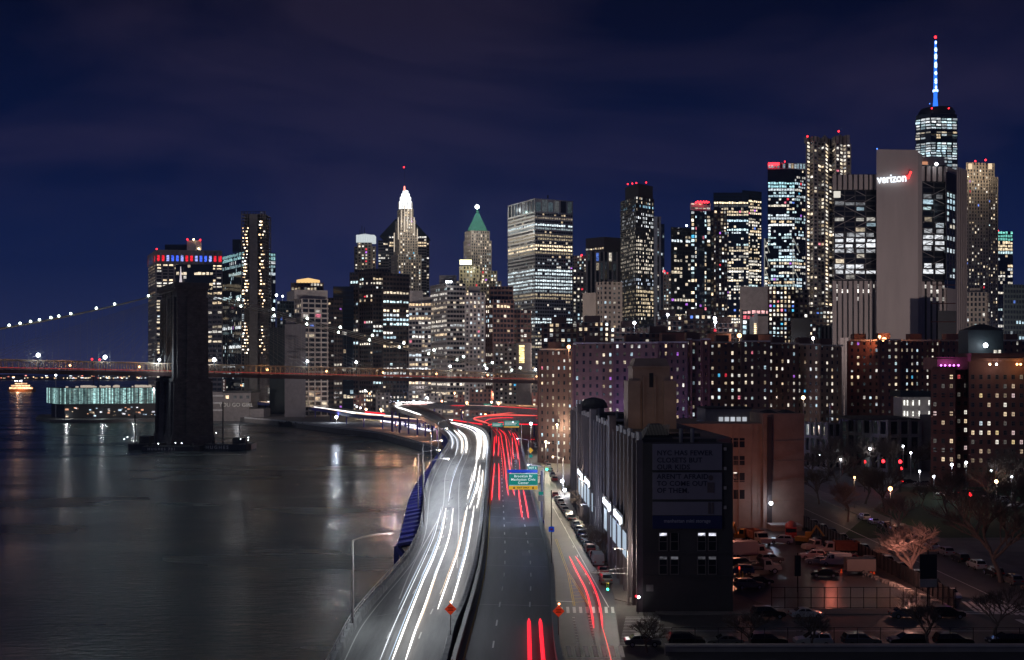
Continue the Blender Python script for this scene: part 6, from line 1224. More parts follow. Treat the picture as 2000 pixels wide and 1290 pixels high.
BW.part('loading_shed', MB().box(X(1505, 250), X(1564, 250), 249, 253.4, GZ, Z(1028, 250)), [M['limestone']]); BW.part('shed_roof', MB().box(X(1504, 250), X(1565, 250), 248.8, 253.5, Z(1028, 250), Z(1025, 250)), [M['concrete_pale']])
BW.done()
lamp(45, 235, 14, 2100, (1, .38, .26), .4, BW.root); lamp(58, 205, 11, 500, (1, .22, .14), .4, BW.root)
# ================================================================ VEHICLES
glass_car = mat('car_glass', (.012, .015, .02), .08, var=0); tyre_m = mat('tyre', (.015, .015, .015), .9, var=0); rim_m = mat('wheel_rim', (.45, .45, .46), .35, .8, var=0)
hl_m = mat('headlight_glass', (.6, .6, .62), .15, var=0); tl_m = mat('taillight_glass', (.35, .02, .02), .2, var=0); hl_on = glow('headlight_on', (1, .97, .9), 6); tl_on = glow('taillight_on', (1, .02, .02), 4)
PAINT = {}
for nm, c in (('white', (.62, .62, .62)), ('black', (.012, .012, .014)), ('grey', (.13, .135, .14)), ('red', (.32, .02, .025)), ('silver', (.38, .39, .41)), ('blue', (.03, .06, .2)), ('tan', (.30, .24, .18))):
    PAINT[nm] = mat('car_paint_' + nm, c, .28, .3, var=0); PAINT[nm].node_tree.nodes['Principled BSDF'].inputs['Coat Weight'].default_value = .6
def side_extrude(mb, prof, w, mi=0, tuck=None):
    """side outline (y,z) swept to width; tuck(y,z)->half width"""
    k = len(prof); hw_ = tuck or (lambda y, z: w / 2); vs = [(-hw_(y, z), y, z) for y, z in prof] + [(hw_(y, z), y, z) for y, z in prof]
    fs = [list(range(k)), list(range(k, 2 * k))[::-1]] + [[i, k + i, k + (i + 1) % k, (i + 1) % k] for i in range(k)]
    mb.poly(vs, fs, mi)
def wheel_mesh(r=.34, w=.22):
    m = MB()
    for mi, r_, ww in ((0, r, w), (1, r * .62, w + .02)):
        n = 14; vs = [(sx_ * ww / 2, r_ * math.cos(2 * math.pi * j / n), r_ * math.sin(2 * math.pi * j / n)) for sx_ in (-1, 1) for j in range(n)]
        m.poly(vs, [list(range(n)), list(range(n, 2 * n))[::-1]] + [[j, n + j, n + (j + 1) % n, (j + 1) % n] for j in range(n)], mi)
    return m.mesh('wheel', [tyre_m, rim_m])
WH = wheel_mesh(); WHB = wheel_mesh(.5, .3)
CARS = {}
def put(parent, name, mesh, loc, mat_=None):
    o = bpy.data.objects.new(name, mesh); COL.objects.link(o); o.location = loc; o.parent = parent; return o
SH_ = {
 'sedan': (4.7, 1.82, [(-2.3, .32), (-2.33, .75), (-2.2, .95), (-1.5, 1.0), (-.2, 1.02), (.9, .98), (1.9, .88), (2.28, .72), (2.33, .4), (2.2, .28), (-2.2, .28)], [(-1.75, .98), (-1.1, 1.38), (-.3, 1.46), (.35, 1.40), (1.15, .96)]),
 'suv': (4.8, 1.92, [(-2.35, .38), (-2.38, .9), (-2.3, 1.1), (-1.5, 1.14), (1.0, 1.12), (2.0, 1.02), (2.34, .85), (2.38, .45), (2.25, .33), (-2.25, .33)], [(-2.28, 1.08), (-2.0, 1.66), (-.6, 1.74), (.3, 1.70), (1.2, 1.10)]),
 'van': (5.6, 2.0, [(-2.8, .4), (-2.82, 1.2), (1.8, 1.2), (2.55, 1.1), (2.8, .85), (2.8, .42), (-2.6, .35)], [(-2.8, 1.18), (-2.76, 2.25), (1.1, 2.3), (1.9, 1.18)])}
def make_car(kind, col, label, lights=None):
    L_, w, body, cab = SH_[kind]; t = thing('parked_' + ('car' if kind != 'van' else 'van'), label, 'car' if kind != 'van' else 'van', (0, 0, 0), local=True)
    key = (kind, col)
    if key not in CARS:
        b_ = MB(); side_extrude(b_, body, w, 0, lambda y, z: w / 2 * (1 - .10 * max(0, abs(y) / (L_ / 2) - .75) * 4) - (.05 if z > .9 else 0))
        tk = lambda y, z: w / 2 * (.95 - .22 * max(0, (z - cab[0][1]) / (cab[2][1] - cab[0][1])) * (1 if kind != 'van' else .4)); top = max(z for y, z in cab)
        side_extrude(b_, [(y * .985, z - (.0)) for y, z in cab], w, 0, tk)
        g = MB(); hgt = top - cab[0][1]
        # windscreen, rear glass and side glass sit 1 cm proud of the cabin
        def gp(y, z, s, o=.012): return (s * (tk(y, z) + o), y, z)
        z0, z1 = cab[0][1] + hgt * .18, top - hgt * .16
        def yat(z, front):
            P_ = cab if not front else cab[::-1]; (ya, za), (yb, zb_) = P_[0], P_[1]; return ya + (yb - ya) * min(1, (z - za) / (zb_ - za))
        for s in (-1, 1):
            yr0, yr1, yf0, yf1 = yat(z0, 0) + .22, yat(z1, 0) + .25, yat(z0, 1) - .2, yat(z1, 1) - .2
            if kind == 'van': yr0 = yr1 = .3
            ym_ = (yr0 + yf0) / 2
            for a0_, a1_, c0_, c1_ in ((yr0, ym_ - .05, yr1, ym_ - .05), (ym_ + .05, yf0, ym_ + .05, yf1)): g.poly([gp(a0_, z0, s), gp(a1_, z0, s), gp(c1_, z1, s), gp(c0_, z1, s)], [[0, 1, 2, 3] if s > 0 else [3, 2, 1, 0]])
        zf0, zf1 = cab[0][1] + hgt * .1, top - hgt * .1
        for fr_ in ((1, 0) if kind != 'van' else (1,)):
            o_ = .012 if fr_ else -.012; ya, yb_ = yat(zf0, fr_) + o_, yat(zf1, fr_) + o_; a_, b2 = tk(0, zf0) * .9, tk(0, zf1) * .9
            g.poly([(-a_, ya, zf0 + .02), (a_, ya, zf0 + .02), (b2, yb_, zf1 + .02), (-b2, yb_, zf1 + .02)], [[3, 2, 1, 0] if fr_ else [0, 1, 2, 3]])
        hm = MB().box(-.26, .26, -.06, .06, -.08, .08); CARS[key] = (b_.mesh('body', [PAINT[col]]), g.mesh('window', [glass_car]), hm)
    bm_, gm, _ = CARS[key]; put(t, 'body', bm_, (0, 0, 0)); put(t, 'window', gm, (0, 0, 0))
    for sx_ in (-1, 1):
        for y in (-L_ * .30, L_ * .31): put(t, 'wheel', WH, (sx_ * (w / 2 - .12), y, .34))
        hk = ('hl', lights); 
        if hk not in CARS: CARS[hk] = (MB().box(-.2, .2, -.05, .05, -.07, .07).mesh('headlight', [hl_on if lights == 'on' else hl_m]), MB().box(-.17, .17, -.04, .04, -.09, .09).mesh('taillight', [tl_on if lights in ('on', 'brake') else tl_m]))
        put(t, 'headlight', CARS[hk][0], (sx_ * (w / 2 - .38), L_ / 2 - .02, .68 if kind == 'sedan' else .8)); put(t, 'taillight', CARS[hk][1], (sx_ * (w / 2 - .28), -L_ / 2 - .0, .75 if kind == 'sedan' else .9))
    return t
ORD = ['first', 'second', 'third', 'fourth', 'fifth', 'sixth', 'seventh', 'eighth', 'ninth', 'tenth', 'eleventh', 'twelfth', 'thirteenth', 'fourteenth', 'fifteenth', 'sixteenth', 'seventeenth', 'eighteenth']
def car(kind, col, label, x, y, rz, group, z=GZ + .02, lights=None):
    t = make_car(kind, col, label, lights); t.location = (x, y, z); t.rotation_euler = (0, 0, rz); t['group'] = group; return t
rowA = [(1183, 1139, 'suv', 'grey'), (1177, 1122, 'sedan', 'red'), (1167, 1103, 'van', 'silver'), (1159, 1090, 'sedan', 'red'), (1152, 1079, 'suv', 'red'), (1147, 1069, 'sedan', 'grey'), (1141, 1058, 'sedan', 'white'), (1135, 1049, 'suv', 'blue'), (1130, 1040, 'sedan', 'grey'), (1124, 1031, 'suv', 'white'), (1116, 1017, 'sedan', 'black'), (1110, 1010, 'suv', 'white'), (1104, 1001, 'sedan', 'silver'), (1099, 994, 'sedan', 'white'), (1094, 986, 'suv', 'white'), (1089, 979, 'sedan', 'white'), (1084, 971, 'sedan', 'red')]
for i, (px, py, k, c) in enumerate(rowA):
    x, y = Gp(px, py); car(k, c, f'{c} {k} by the storage building kerb, {ORD[i]} up from the traffic signal', x, y, math.radians(2.2), 'cars parked along the storage building')
rowB = [(1083, 940, 'suv', 'red'), (1079, 931, 'sedan', 'white'), (1075, 922, 'sedan', 'grey'), (1071, 914, 'suv', 'white'), (1067, 907, 'sedan', 'silver'), (1063, 901, 'sedan', 'white'), (1060, 894, 'sedan', 'black'), (1052, 884, 'sedan', 'white'), (1048, 876, 'suv', 'silver'), (1045, 868, 'sedan', 'white'), (1040, 861, 'sedan', 'red')]
for i, (px, py, k, c) in enumerate(rowB):
    x, y = Gp(px, py); car(k, c, f'{c} {k} in the further kerbside row, {ORD[i]} from its near end', x, y, math.radians(3), 'cars in the further kerbside row', lights='on' if i == 10 else None)
sheet('car_park', [Gp(1056, 925), Gp(1118, 930), Gp(1118, 860), Gp(1056, 850)], GZ + .17, M['sidewalk'])
k_ = 0
for (px, py) in ((1074, 866), (1080, 872), (1086, 877), (1092, 868), (1098, 880), (1104, 886), (1078, 884), (1088, 892), (1108, 872)):
    x, y = Gp(px, py); c = ('white', 'silver', 'white', 'grey', 'white', 'silver', 'blue', 'white', 'white')[k_]
    car(('sedan', 'suv')[k_ % 2], c, f'{c} {("sedan", "suv")[k_ % 2]} in the lit car park, {ORD[k_]} of nine from the left', x, y, math.radians(70), 'cars in the lit car park', z=GZ + .18); k_ += 1
G1 = 'cars parked along the side street by the truck yard'
for i in range(15):
    y = 176 + i * 7.2 + rnd.uniform(-.5, .5); c = rnd.choice(['black', 'grey', 'white', 'black', 'silver', 'blue']); k = rnd.choice(['sedan', 'suv', 'suv'])
    car(k, c, f'{c} {k} on the yard side of the side street, {ORD[i]} from the corner', 68.4, y, math.pi, G1)
    if i < 14: y = 172 + i * 7.4; c = rnd.choice(['black', 'grey', 'white', 'black', 'silver', 'tan']); car('sedan' if c == 'tan' else k, c, f'{c} {"sedan" if c == "tan" else k} on the park side of the side street, {ORD[i]} from the corner', 82.8 + i * .08, y, 0, G1)
G2 = 'cars along the dark cross street at the bottom'
for i, (px, k, c) in enumerate(((1340, 'suv', 'black'), (1415, 'sedan', 'grey'), (1500, 'suv', 'black'), (1588, 'suv', 'white'), (1682, 'suv', 'grey'), (1772, 'suv', 'black'), (1862, 'suv', 'black'), (1965, 'suv', 'black'), (1255, 'sedan', 'grey'))):
    car(k, c, f'{c} {k} parked in front of the parapet wall, ' + ('far left of the row', 'second from left', 'third from left', 'the brightest one', 'right of the white one', 'between grey one and the next black', 'third from the right end', 'last at the right end', 'just below the storage building corner')[i], X(px, 144.6), 144.6, math.radians(90 if i % 2 else -90), G2)
for i, (px, k, c) in enumerate(((1575, 'sedan', 'white'), (1500, 'suv', 'black'), (1770, 'sedan', 'grey'), (1850, 'suv', 'black'))):
    car(k, c, f'{c} {k} at the far kerb of the cross street, ' + ('below the chain link fence', 'left of the white sedan', 'below the square sign board', 'nearest the side street corner')[i], X(px, 161.2), 161.2, math.radians(-90), G2)
GP = 'traffic on the avenue beyond the park'
for i, (px, py, c, l_) in enumerate(((1846, 969, 'silver', 'on'), (1860, 972, 'black', 'on'), (1885, 968, 'black', 'brake'), (1897, 966, 'red', 'brake'), (1910, 970, 'grey', 'brake'), (1930, 975, 'white', None), (1955, 982, 'silver', None), (1985, 992, 'white', None), (1800, 950, 'grey', None), (1775, 945, 'black', 'brake'))):
    x, y = Gp(px, py); car('sedan' if i % 2 else 'suv', c, f'{c} car on the avenue beyond the park, ' + ('with bluish headlights', 'right behind the bluish headlights', 'leftmost with red brake lights', 'middle one with red brake lights', 'rightmost with red brake lights', 'just right of the brake lights', 'halfway to the right edge', 'at the right edge', 'left of the headlights', 'far left near the red signals')[i], x, y, math.radians(100 if l_ != 'brake' else -80), GP, lights=l_)
# ---- working vehicles in the yard (built along +y, turned)
def truck(name, label, cat, loc, rz, build):
    t = thing(name, label, cat, loc, local=True); build(t); t.rotation_euler = (0, 0, rz); return t
tr_w = mat('truck_white', (.5, .46, .42), .45, var=.1); tr_r = mat('truck_rust', (.28, .11, .06), .6, var=.3, scale=2); tr_y = mat('digger_yellow', (.5, .28, .05), .5, var=.15); tr_red = mat('truck_red', (.35, .03, .02), .4, var=.1)
def cabp(t, m, y0, w=2.3, h=2.6, hood=1.3):
    b_ = MB(); side_extrude(b_, [(y0, .7), (y0, h), (y0 + 1.3, h), (y0 + 1.75, 1.65), (y0 + 1.75 + hood, 1.5), (y0 + 1.9 + hood, .7)], w); b_.build('cab', [m], t)
    g = MB(); g.poly([(-w / 2 + .1, y0 + 1.34, h - .1), (w / 2 - .1, y0 + 1.34, h - .1), (w / 2 - .1, y0 + 1.79, 1.68), (-w / 2 + .1, y0 + 1.79, 1.68)], [[0, 1, 2, 3]])
    for s in (-1, 1): g.poly([(s * (w / 2 + .01), y0 + .3, 1.6), (s * (w / 2 + .01), y0 + 1.4, 1.6), (s * (w / 2 + .01), y0 + 1.15, h - .2), (s * (w / 2 + .01), y0 + .3, h - .2)], [[0, 1, 2, 3]])
    g.build('window', [glass_car], t)
    for s in (-1, 1): MB().box(s * .8 - .15, s * .8 + .15, y0 + 1.88 + hood, y0 + 1.95 + hood, .95, 1.15).build('headlight', [hl_m], t)
def whl(t, ys, w=2.1):
    for y in ys:
        for s in (-1, 1): put(t, 'wheel', WHB, (s * w / 2, y, .5))
def dump(t):
    cabp(t, tr_w, 1.2); b_ = MB(); b_.box(-1.25, 1.25, -3.6, 1.0, 1.1, 1.25); b_.box(-1.25, -1.15, -3.6, 1.0, 1.25, 2.7); b_.box(1.15, 1.25, -3.6, 1.0, 1.25, 2.7); b_.box(-1.15, 1.15, -3.6, -3.5, 1.25, 2.7); b_.box(-1.15, 1.15, .9, 1.0, 1.25, 2.9)
    for k in range(6):
        for s in (-1, 1): b_.box(s * 1.26 - .04, s * 1.26 + .04, -3.4 + k * .85, -3.25 + k * .85, 1.2, 2.6)
    b_.build('tipper_body', [tr_r], t); MB().box(-.5, .5, -3.5, 3, .7, 1.0).build('chassis', [M['black_metal']], t); whl(t, (-2.8, -1.7, 3.2))
def flat(t):
    cabp(t, tr_w, .8, 2.2, 2.5); b_ = MB(); b_.box(-1.2, 1.2, -3.8, .6, 1.0, 1.2); b_.build('flatbed', [M['concrete']], t); q = MB()
    for s in (-1, 1): q.bar((s, -3.4, 1.25), (s, .3, 2.0), .15); q.bar((s * 1.1, -3.7, 1.2), (s * 1.1, .5, 1.2), .18)
    q.bar((-1, .3, 2), (1, .3, 2), .15); q.build('tow_frame', [M['steel_dark']], t); MB().box(-.5, .5, -3.6, 2.5, .65, .95).build('chassis', [M['black_metal']], t); whl(t, (-2.7, 2.7))
def mixer(t):
    cabp(t, tr_red, 1.3); MB().box(-.5, .5, -3.5, 3, .7, 1.0).build('chassis', [M['black_metal']], t); m = MB(); vs = [(-3.2, 1.6, .5), (-2.4, 2.0, 1.1), (-1, 2.15, 1.2), (.6, 1.9, .8), (1, 1.8, .5)]
    m.tube([(0, y, z + .3) for y, z, r in vs], [r for *_, r in vs], 12); m.build('drum', [mat('drum_paint', (.45, .12, .1), .5)], t); MB().bar((0, -3, 2.2), (0, -5, 1.2), .5, .2).build('chute', [tr_w], t); whl(t, (-2.7, -1.6, 3.3))
def boxtr(t): cabp(t, tr_w, 1.6); MB().box(-1.2, 1.2, -4, 1.5, .95, 3.4).build('cargo_box', [tr_w], t); MB().box(-.5, .5, -3.9, 3, .65, .95).build('chassis', [M['black_metal']], t); whl(t, (-2.8, 3.4))
def trailer(t):
    MB().box(-1.1, 1.1, -2.6, 2.4, .55, 2.6).build('box', [mat('trailer_skin', (.42, .34, .30), .5, var=.1)], t); f_ = MB(); f_.box(-1.14, 1.14, -2.64, 2.44, .45, .55); f_.box(-1.14, 1.14, -2.64, 2.44, 2.6, 2.68); f_.bar((0, 2.4, .5), (0, 3.6, .5), .15); f_.build('frame', [M['steel_dark']], t)
    for s in (-1, 1): put(t, 'wheel', WH, (s * 1.15, -.4, .34)); MB().box(s * .8 - .1, s * .8 + .1, -2.68, -2.64, .8, .95).build('taillight', [tl_m], t)
def digger(t):
    m = MB()
    for s in (-1, 1): side_extrude(m, [(-1.4, .05), (-1.6, .4), (-1.4, .75), (1.4, .75), (1.6, .4), (1.4, .05)], .45, 0, None) if False else m.prism([(s * .95 - .22, -1.5), (s * .95 + .22, -1.5), (s * .95 + .22, 1.5), (s * .95 - .22, 1.5)], .02, .75)
    m.build('track', [M['black_metal']], t); b_ = MB(); b_.box(-1.1, 1.1, -1.7, 1.0, .85, 1.7); b_.box(-1.1, -.1, 0, 1.1, 1.7, 2.7); b_.build('body', [tr_y], t); MB().box(-1.02, -.18, 1.1, 1.12, 1.75, 2.6).build('window', [glass_car], t)
    a_ = MB(); a_.bar((.4, .9, 1.5), (.4, 2.6, 4.2), .35); a_.bar((.4, 2.6, 4.2), (.4, 4.2, 2.2), .28); a_.build('boom', [tr_y], t); MB().prism([(0, 3.9), (.8, 3.9), (.8, 4.7), (0, 4.7)], 1.3, 2.2).build('bucket', [M['steel_dark']], t)
def loader(t):
    b_ = MB(); b_.box(-.9, .9, -1.6, .6, .7, 1.6); b_.box(-.8, .8, -.4, .8, 1.6, 2.6); b_.build('body', [tr_y], t); MB().box(-.7, .7, .8, .82, 1.7, 2.5).build('window', [glass_car], t); q = MB(); q.bar((-.8, 0, 1.4), (-.8, 2.6, .7), .2); q.bar((.8, 0, 1.4), (.8, 2.6, .7), .2); q.box(-1.2, 1.2, 2.5, 3.2, .2, 1.0); q.build('bucket_arm', [tr_y], t); whl(t, (-1, 1.1), 1.9)
yard = [('dump_truck', 'rusty dump truck with ribbed tipper body in the yard under the brown warehouse', 'truck', (1478, 1062), -2.9, dump), ('tow_truck', 'pale flatbed tow truck standing side on in the near left of the yard', 'truck', (1480, 1120), -1.5, flat), ('mixer_truck', 'red concrete mixer truck by the loading shed', 'truck', (1545, 1052), 2.9, mixer), ('box_truck', 'white box truck parked left in the yard behind the tow truck', 'truck', (1460, 1092), -1.35, boxtr), ('box_trailer', 'tan enclosed box trailer beside the white van in the yard', 'trailer', (1678, 1120), 1.57, trailer), ('excavator', 'yellow excavator with raised boom at the back left of the yard', 'excavator', (1446, 1058), 2.6, digger), ('excavator', 'yellow excavator with bent boom right of the mixer truck', 'excavator', (1572, 1065), -2.2, digger), ('wheel_loader', 'small yellow wheel loader at the left wall of the yard', 'loader', (1440, 1080), -1.2, loader), ('dump_truck', 'second dump truck half hidden behind the white van', 'truck', (1640, 1085), 1.5, dump), ('flatbed_truck', 'low flatbed truck with frame beside the excavator with bent boom', 'truck', (1606, 1078), 1.8, flat)]
for nm, lb, ct, (px, py), rz, fn_ in yard: x, y = Gp(px, py); t = truck(nm, lb, ct, (x, y, GZ + .02), rz, fn_); t['group'] = 'work vehicles in the yard'
GY = 'work vehicles in the yard'
x, y = Gp(1632, 1105); car('van', 'white', 'white van beside the tan box trailer in the yard', x, y, math.radians(80), GY); x, y = Gp(1610, 1127); car('sedan', 'black', 'dark sedan parked in front of the white van in the yard', x, y, math.radians(82), GY)
x, y = Gp(1482, 1142); car('sedan', 'black', 'black car in the nearest left part of the yard', x, y, math.radians(-80), GY); x, y = Gp(1505, 1100); car('suv', 'grey', 'grey pickup sized suv behind the tow truck cab', x, y, math.radians(-75), GY); x, y = Gp(1450, 1108); car('suv', 'black', 'black suv squeezed between wall and tow truck', x, y, math.radians(-75), GY); x, y = Gp(1620, 1095); car('suv', 'grey', 'grey suv with bluish windscreen behind the white van', x, y, math.radians(80), GY); x, y = Gp(1463, 1150); car('suv', 'grey', 'mud coloured suv against the yard fence', x, y, math.radians(-85), GY)
for i, (px, py, k, c) in enumerate(((1588, 1092, 'suv', 'white'), (1598, 1102, 'sedan', 'silver'), (1650, 1072, 'suv', 'black'), (1668, 1080, 'suv', 'tan'), (1526, 1062, 'suv', 'white'), (1438, 1098, 'sedan', 'silver'), (1446, 1122, 'suv', 'blue'), (1660, 1098, 'sedan', 'red'), (1690, 1104, 'suv', 'grey'), (1590, 1064, 'sedan', 'grey'))):
    if k == 'sedan' and c == 'blue': c = 'grey'
    if ('suv' == k and c == 'tan'): k = 'sedan'
    x, y = Gp(px, py); car(k, c, f'{c} {k} packed in the yard, ' + ('left of the flatbed truck', 'in front of the flatbed truck', 'behind the second dump truck', 'by the board fence corner', 'before the loading shed', 'behind the box truck', 'between tow truck and wall', 'behind the tan trailer', 'nearest the stone row', 'under the bent boom')[i], x, y, math.radians(rnd.choice([75, 82, -80, 95])), GY)
# ================================================================ STREET FURNITURE
def cone(px, py, lb): x, y = Gp(px, py); t = thing('traffic_cone', lb, 'cone', (x, y, GZ), 'traffic cones in the yard'); MB().lathe([(.22, 0), (.05, .75)], 10, (x, y, GZ + .05)).build('body', [mat('cone_orange', (.8, .12, .02), .6, var=0, emit=(1, .08, .02), es=.25)], t); MB().box(x - .28, x + .28, y - .28, y + .28, GZ + .015, GZ + .05).build('base', [M['black_metal']], t)
cone(1643, 1120, 'orange cone between dark sedan and tan trailer'); cone(1701, 1120, 'orange cone right of the tan trailer'); cone(1707, 1122, 'orange cone rightmost in the yard')
for i, (px, py) in enumerate(((1444, 1131), (1450, 1135))):
    x, y = Gp(px, py); t = thing('bollard', ('yellow bollard with a red top by the left wall of the yard', 'plain pale yellow bollard beside the red topped one')[i], 'bollard', (x, y, GZ)); MB().tube([(x, y, GZ), (x, y, GZ + 1.6)], .14, 8).build('post', [M['paint_yellow']], t)
    if i == 0: MB().tube([(x, y, GZ + 1.6), (x, y, GZ + 2.1)], .15, 8).build('cap', [glow('red_cap', (1, .08, .05), .8)], t)
# chain link fence of the yard
fe = thing('chain_link_fence', 'tall dark chain link fence along the front of the truck yard', 'fence', (52, 167, GZ))
for i in range(15):
    x = 38.5 + i * 1.95; MB().tube([(x, 167, GZ), (x, 167, GZ + 3.3)], .06, 5).build('post', [M['black_metal']], fe)
for z in (.25, 1.7, 3.25): MB().bar((38.5, 167, GZ + z), (65.8, 167, GZ + z), .07).build('rail', [M['black_metal']], fe)
ms_ = MB()
for k in range(90): x = 38.5 + k * .3; ms_.bar((x, 167.02, GZ + .2), (min(x + 3, 65.8), 167.02, GZ + .2 + 3 * min(1, (65.8 - x) / 3)), .012); ms_.bar((min(x + 3, 65.8), 167.04, GZ + .2), (x, 167.04, GZ + 3.2), .012)
ms_.build('mesh', [M['steel_dark']], fe, kind='stuff')
f2 = thing('board_fence', 'dark solid board fence between the truck yard and the side street', 'fence', (66, 215, GZ))
for i in range(44): y = 168 + i * 2.1; MB().box(65.95, 66.05, y, y + 2.02, GZ + .02, GZ + 2.6).build('panel', [M['steel_dark']], f2); MB().box(65.8, 65.92, y, y + .12, GZ, GZ + 2.8).build('post', [M['black_metal']], f2)
f3 = thing('street_railing', 'thin dark railing posts in front of the parapet wall at the bottom right', 'fence', (60, 141, GZ))
for i in range(34): x = 20 + i * 2.9; MB().tube([(x, 140.9, GZ), (x, 140.9, GZ + 3.2)], .05, 5).build('post', [M['black_metal']], f3)
MB().bar((20, 140.9, GZ + 3.2), (116, 140.9, GZ + 3.2), .06).build('rail', [M['black_metal']], f3)
rk = thing('stone_kerb_pile', 'row of rough pale kerb stones at the right front of the yard', 'stones', (60, 180, GZ))
for i in range(30):
    t = i / 29; x = X(1690, 196) * (1 - t) + 64.5 * t; y = 196 * (1 - t) + 172 * t; m_ = MB(); s = rnd.uniform(.35, .75); m_.prism([(x - s, y - s * .8), (x + s * .9, y - s), (x + s, y + s * .7), (x - s * .8, y + s)], GZ, GZ + rnd.uniform(.25, .6), 0, [(x - s * .7, y - s * .5), (x + s * .6, y - s * .7), (x + s * .7, y + s * .4), (x - s * .5, y + s * .7)]); m_.build('stone', [M['limestone']], rk)
lampc = [0]
def street_lamp(label, x, y, z0, h, arm, adir=(-1, 0), p=1200, col=(1, .80, .58), group='street lamps', on=True, m='warm_light', r=.22):
    t = thing('street_lamp', label, 'street lamp', (x, y, z0), group); ax, ay = adir
    MB().tube([(x, y, z0), (x, y, z0 + h * .6), (x, y, z0 + h)], [.16, .12, .09], 8).build('pole', [M['stone_grey']], t); MB().lathe([(.3, 0), (.26, .5), (.17, .7)], 8, (x, y, z0)).build('base', [M['stone_grey']], t)
    pts = [(x + ax * arm * k, y + ay * arm * k, z0 + h + .1 * arm * (1 - (1 - k) ** 2) * 2) for k in (0, .3, .65, 1)]; MB().tube(pts, .055, 6).build('arm', [M['stone_grey']], t); e_ = pts[-1]
    hd_ = MB().box(e_[0] - .38, e_[0] + .38, e_[1] - .16, e_[1] + .16, e_[2] - .06, e_[2] + .1).build('lamp_head', [M['stone_grey']], t)
    if on: bulb('bulb', (e_[0], e_[1], e_[2] - .12), r, m, t); lamp(e_[0], e_[1], e_[2] - .5, p, col, .3, t)
    return t
# highway lamps over the river edge: the nearest has a strong added light on a tiny bulb
street_lamp('tall unlit lamp post over the water at the near left edge of the highway', X(689, 122), 122, 8, Z(1056, 122) - 8, 4.0, (1, 0), p=1800, col=(.85, .95, 1), m='white_light', r=.05)
WR = (.84, .90, 1)
for i, (px, py, d_) in enumerate(((826, 912, 240), (834, 892, 270), (849, 868, 320), (862, 850, 365), (838, 930, 205))):
    x = X(px, d_) - 1; street_lamp(f'lamp post on the river edge of the highway, {("above the blue brackets", "next one up", "third one up", "furthest one by the bend", "nearest one")[i]}', x, d_, 8, Z(py - 25, d_) - 8, 4.5, (1, 0), p=4800, col=WR, group='lamp posts on the river edge', m='warm_light', r=.14)
for i, (px, d_) in enumerate(((1024, 300), (1012, 400), (1050, 215))):
    x = X(px, d_); street_lamp(f'lamp post on the street side of the highway, {("by the green sign", "by the upper bend", "below the green sign")[i]}', x + 1.2, d_, GZ, 17, 3, (-1, 0), p=2600, col=(.45, .60, 1), group='lamp posts on the street side', m='white_light', r=.14)
for i, (x, d_) in enumerate(((8.5, 330), (9.5, 395), (10.5, 470), (12.5, 262))):
    street_lamp(f'lamp on the street between highway and warehouse, {("by the green traffic signal", "by the parked white cars", "near the flats", "nearest the lit signs")[i]}', x + 6.5, d_, GZ, 10, 3, (-1, 0), p=6500, col=(1, .84, .64), group='lamps of the riverside street')
street_lamp('curved arm street lamp in front of the ribbed warehouse wall', X(1163, 222), 222, GZ, 8.6, 2.7, (-1, 0), p=1300, col=(.75, .85, 1), on=True, m='white_light', r=.06)
mp2_ = street_lamp('unlit lamp with bent arm above the mast arm traffic signal', X(1227, 170), 170, GZ, 8.2, 2.0, (-1, 0), p=2000, col=(1, .88, .75), r=.06)  # strong light added here for the street, bulb kept tiny
for i, (px, py, d_) in enumerate(((1098, 940, 330), (1103, 957, 320))): x = X(px, d_) ; t = thing('floodlight', ('upper', 'lower')[i] + ' white floodlight on a pole at the left end of the warehouse', 'floodlight', (x, d_, GZ)); MB().tube([(x, d_, GZ), (x, d_, Z(py, d_))], .1, 6).build('pole', [M['black_metal']], t); bulb('lamp', (x, d_ - .3, Z(py, d_)), .5, 'white_light', t); lamp(x, d_ - 1, Z(py, d_), 1800, (.8, .88, 1), .3, t)
ci = 0
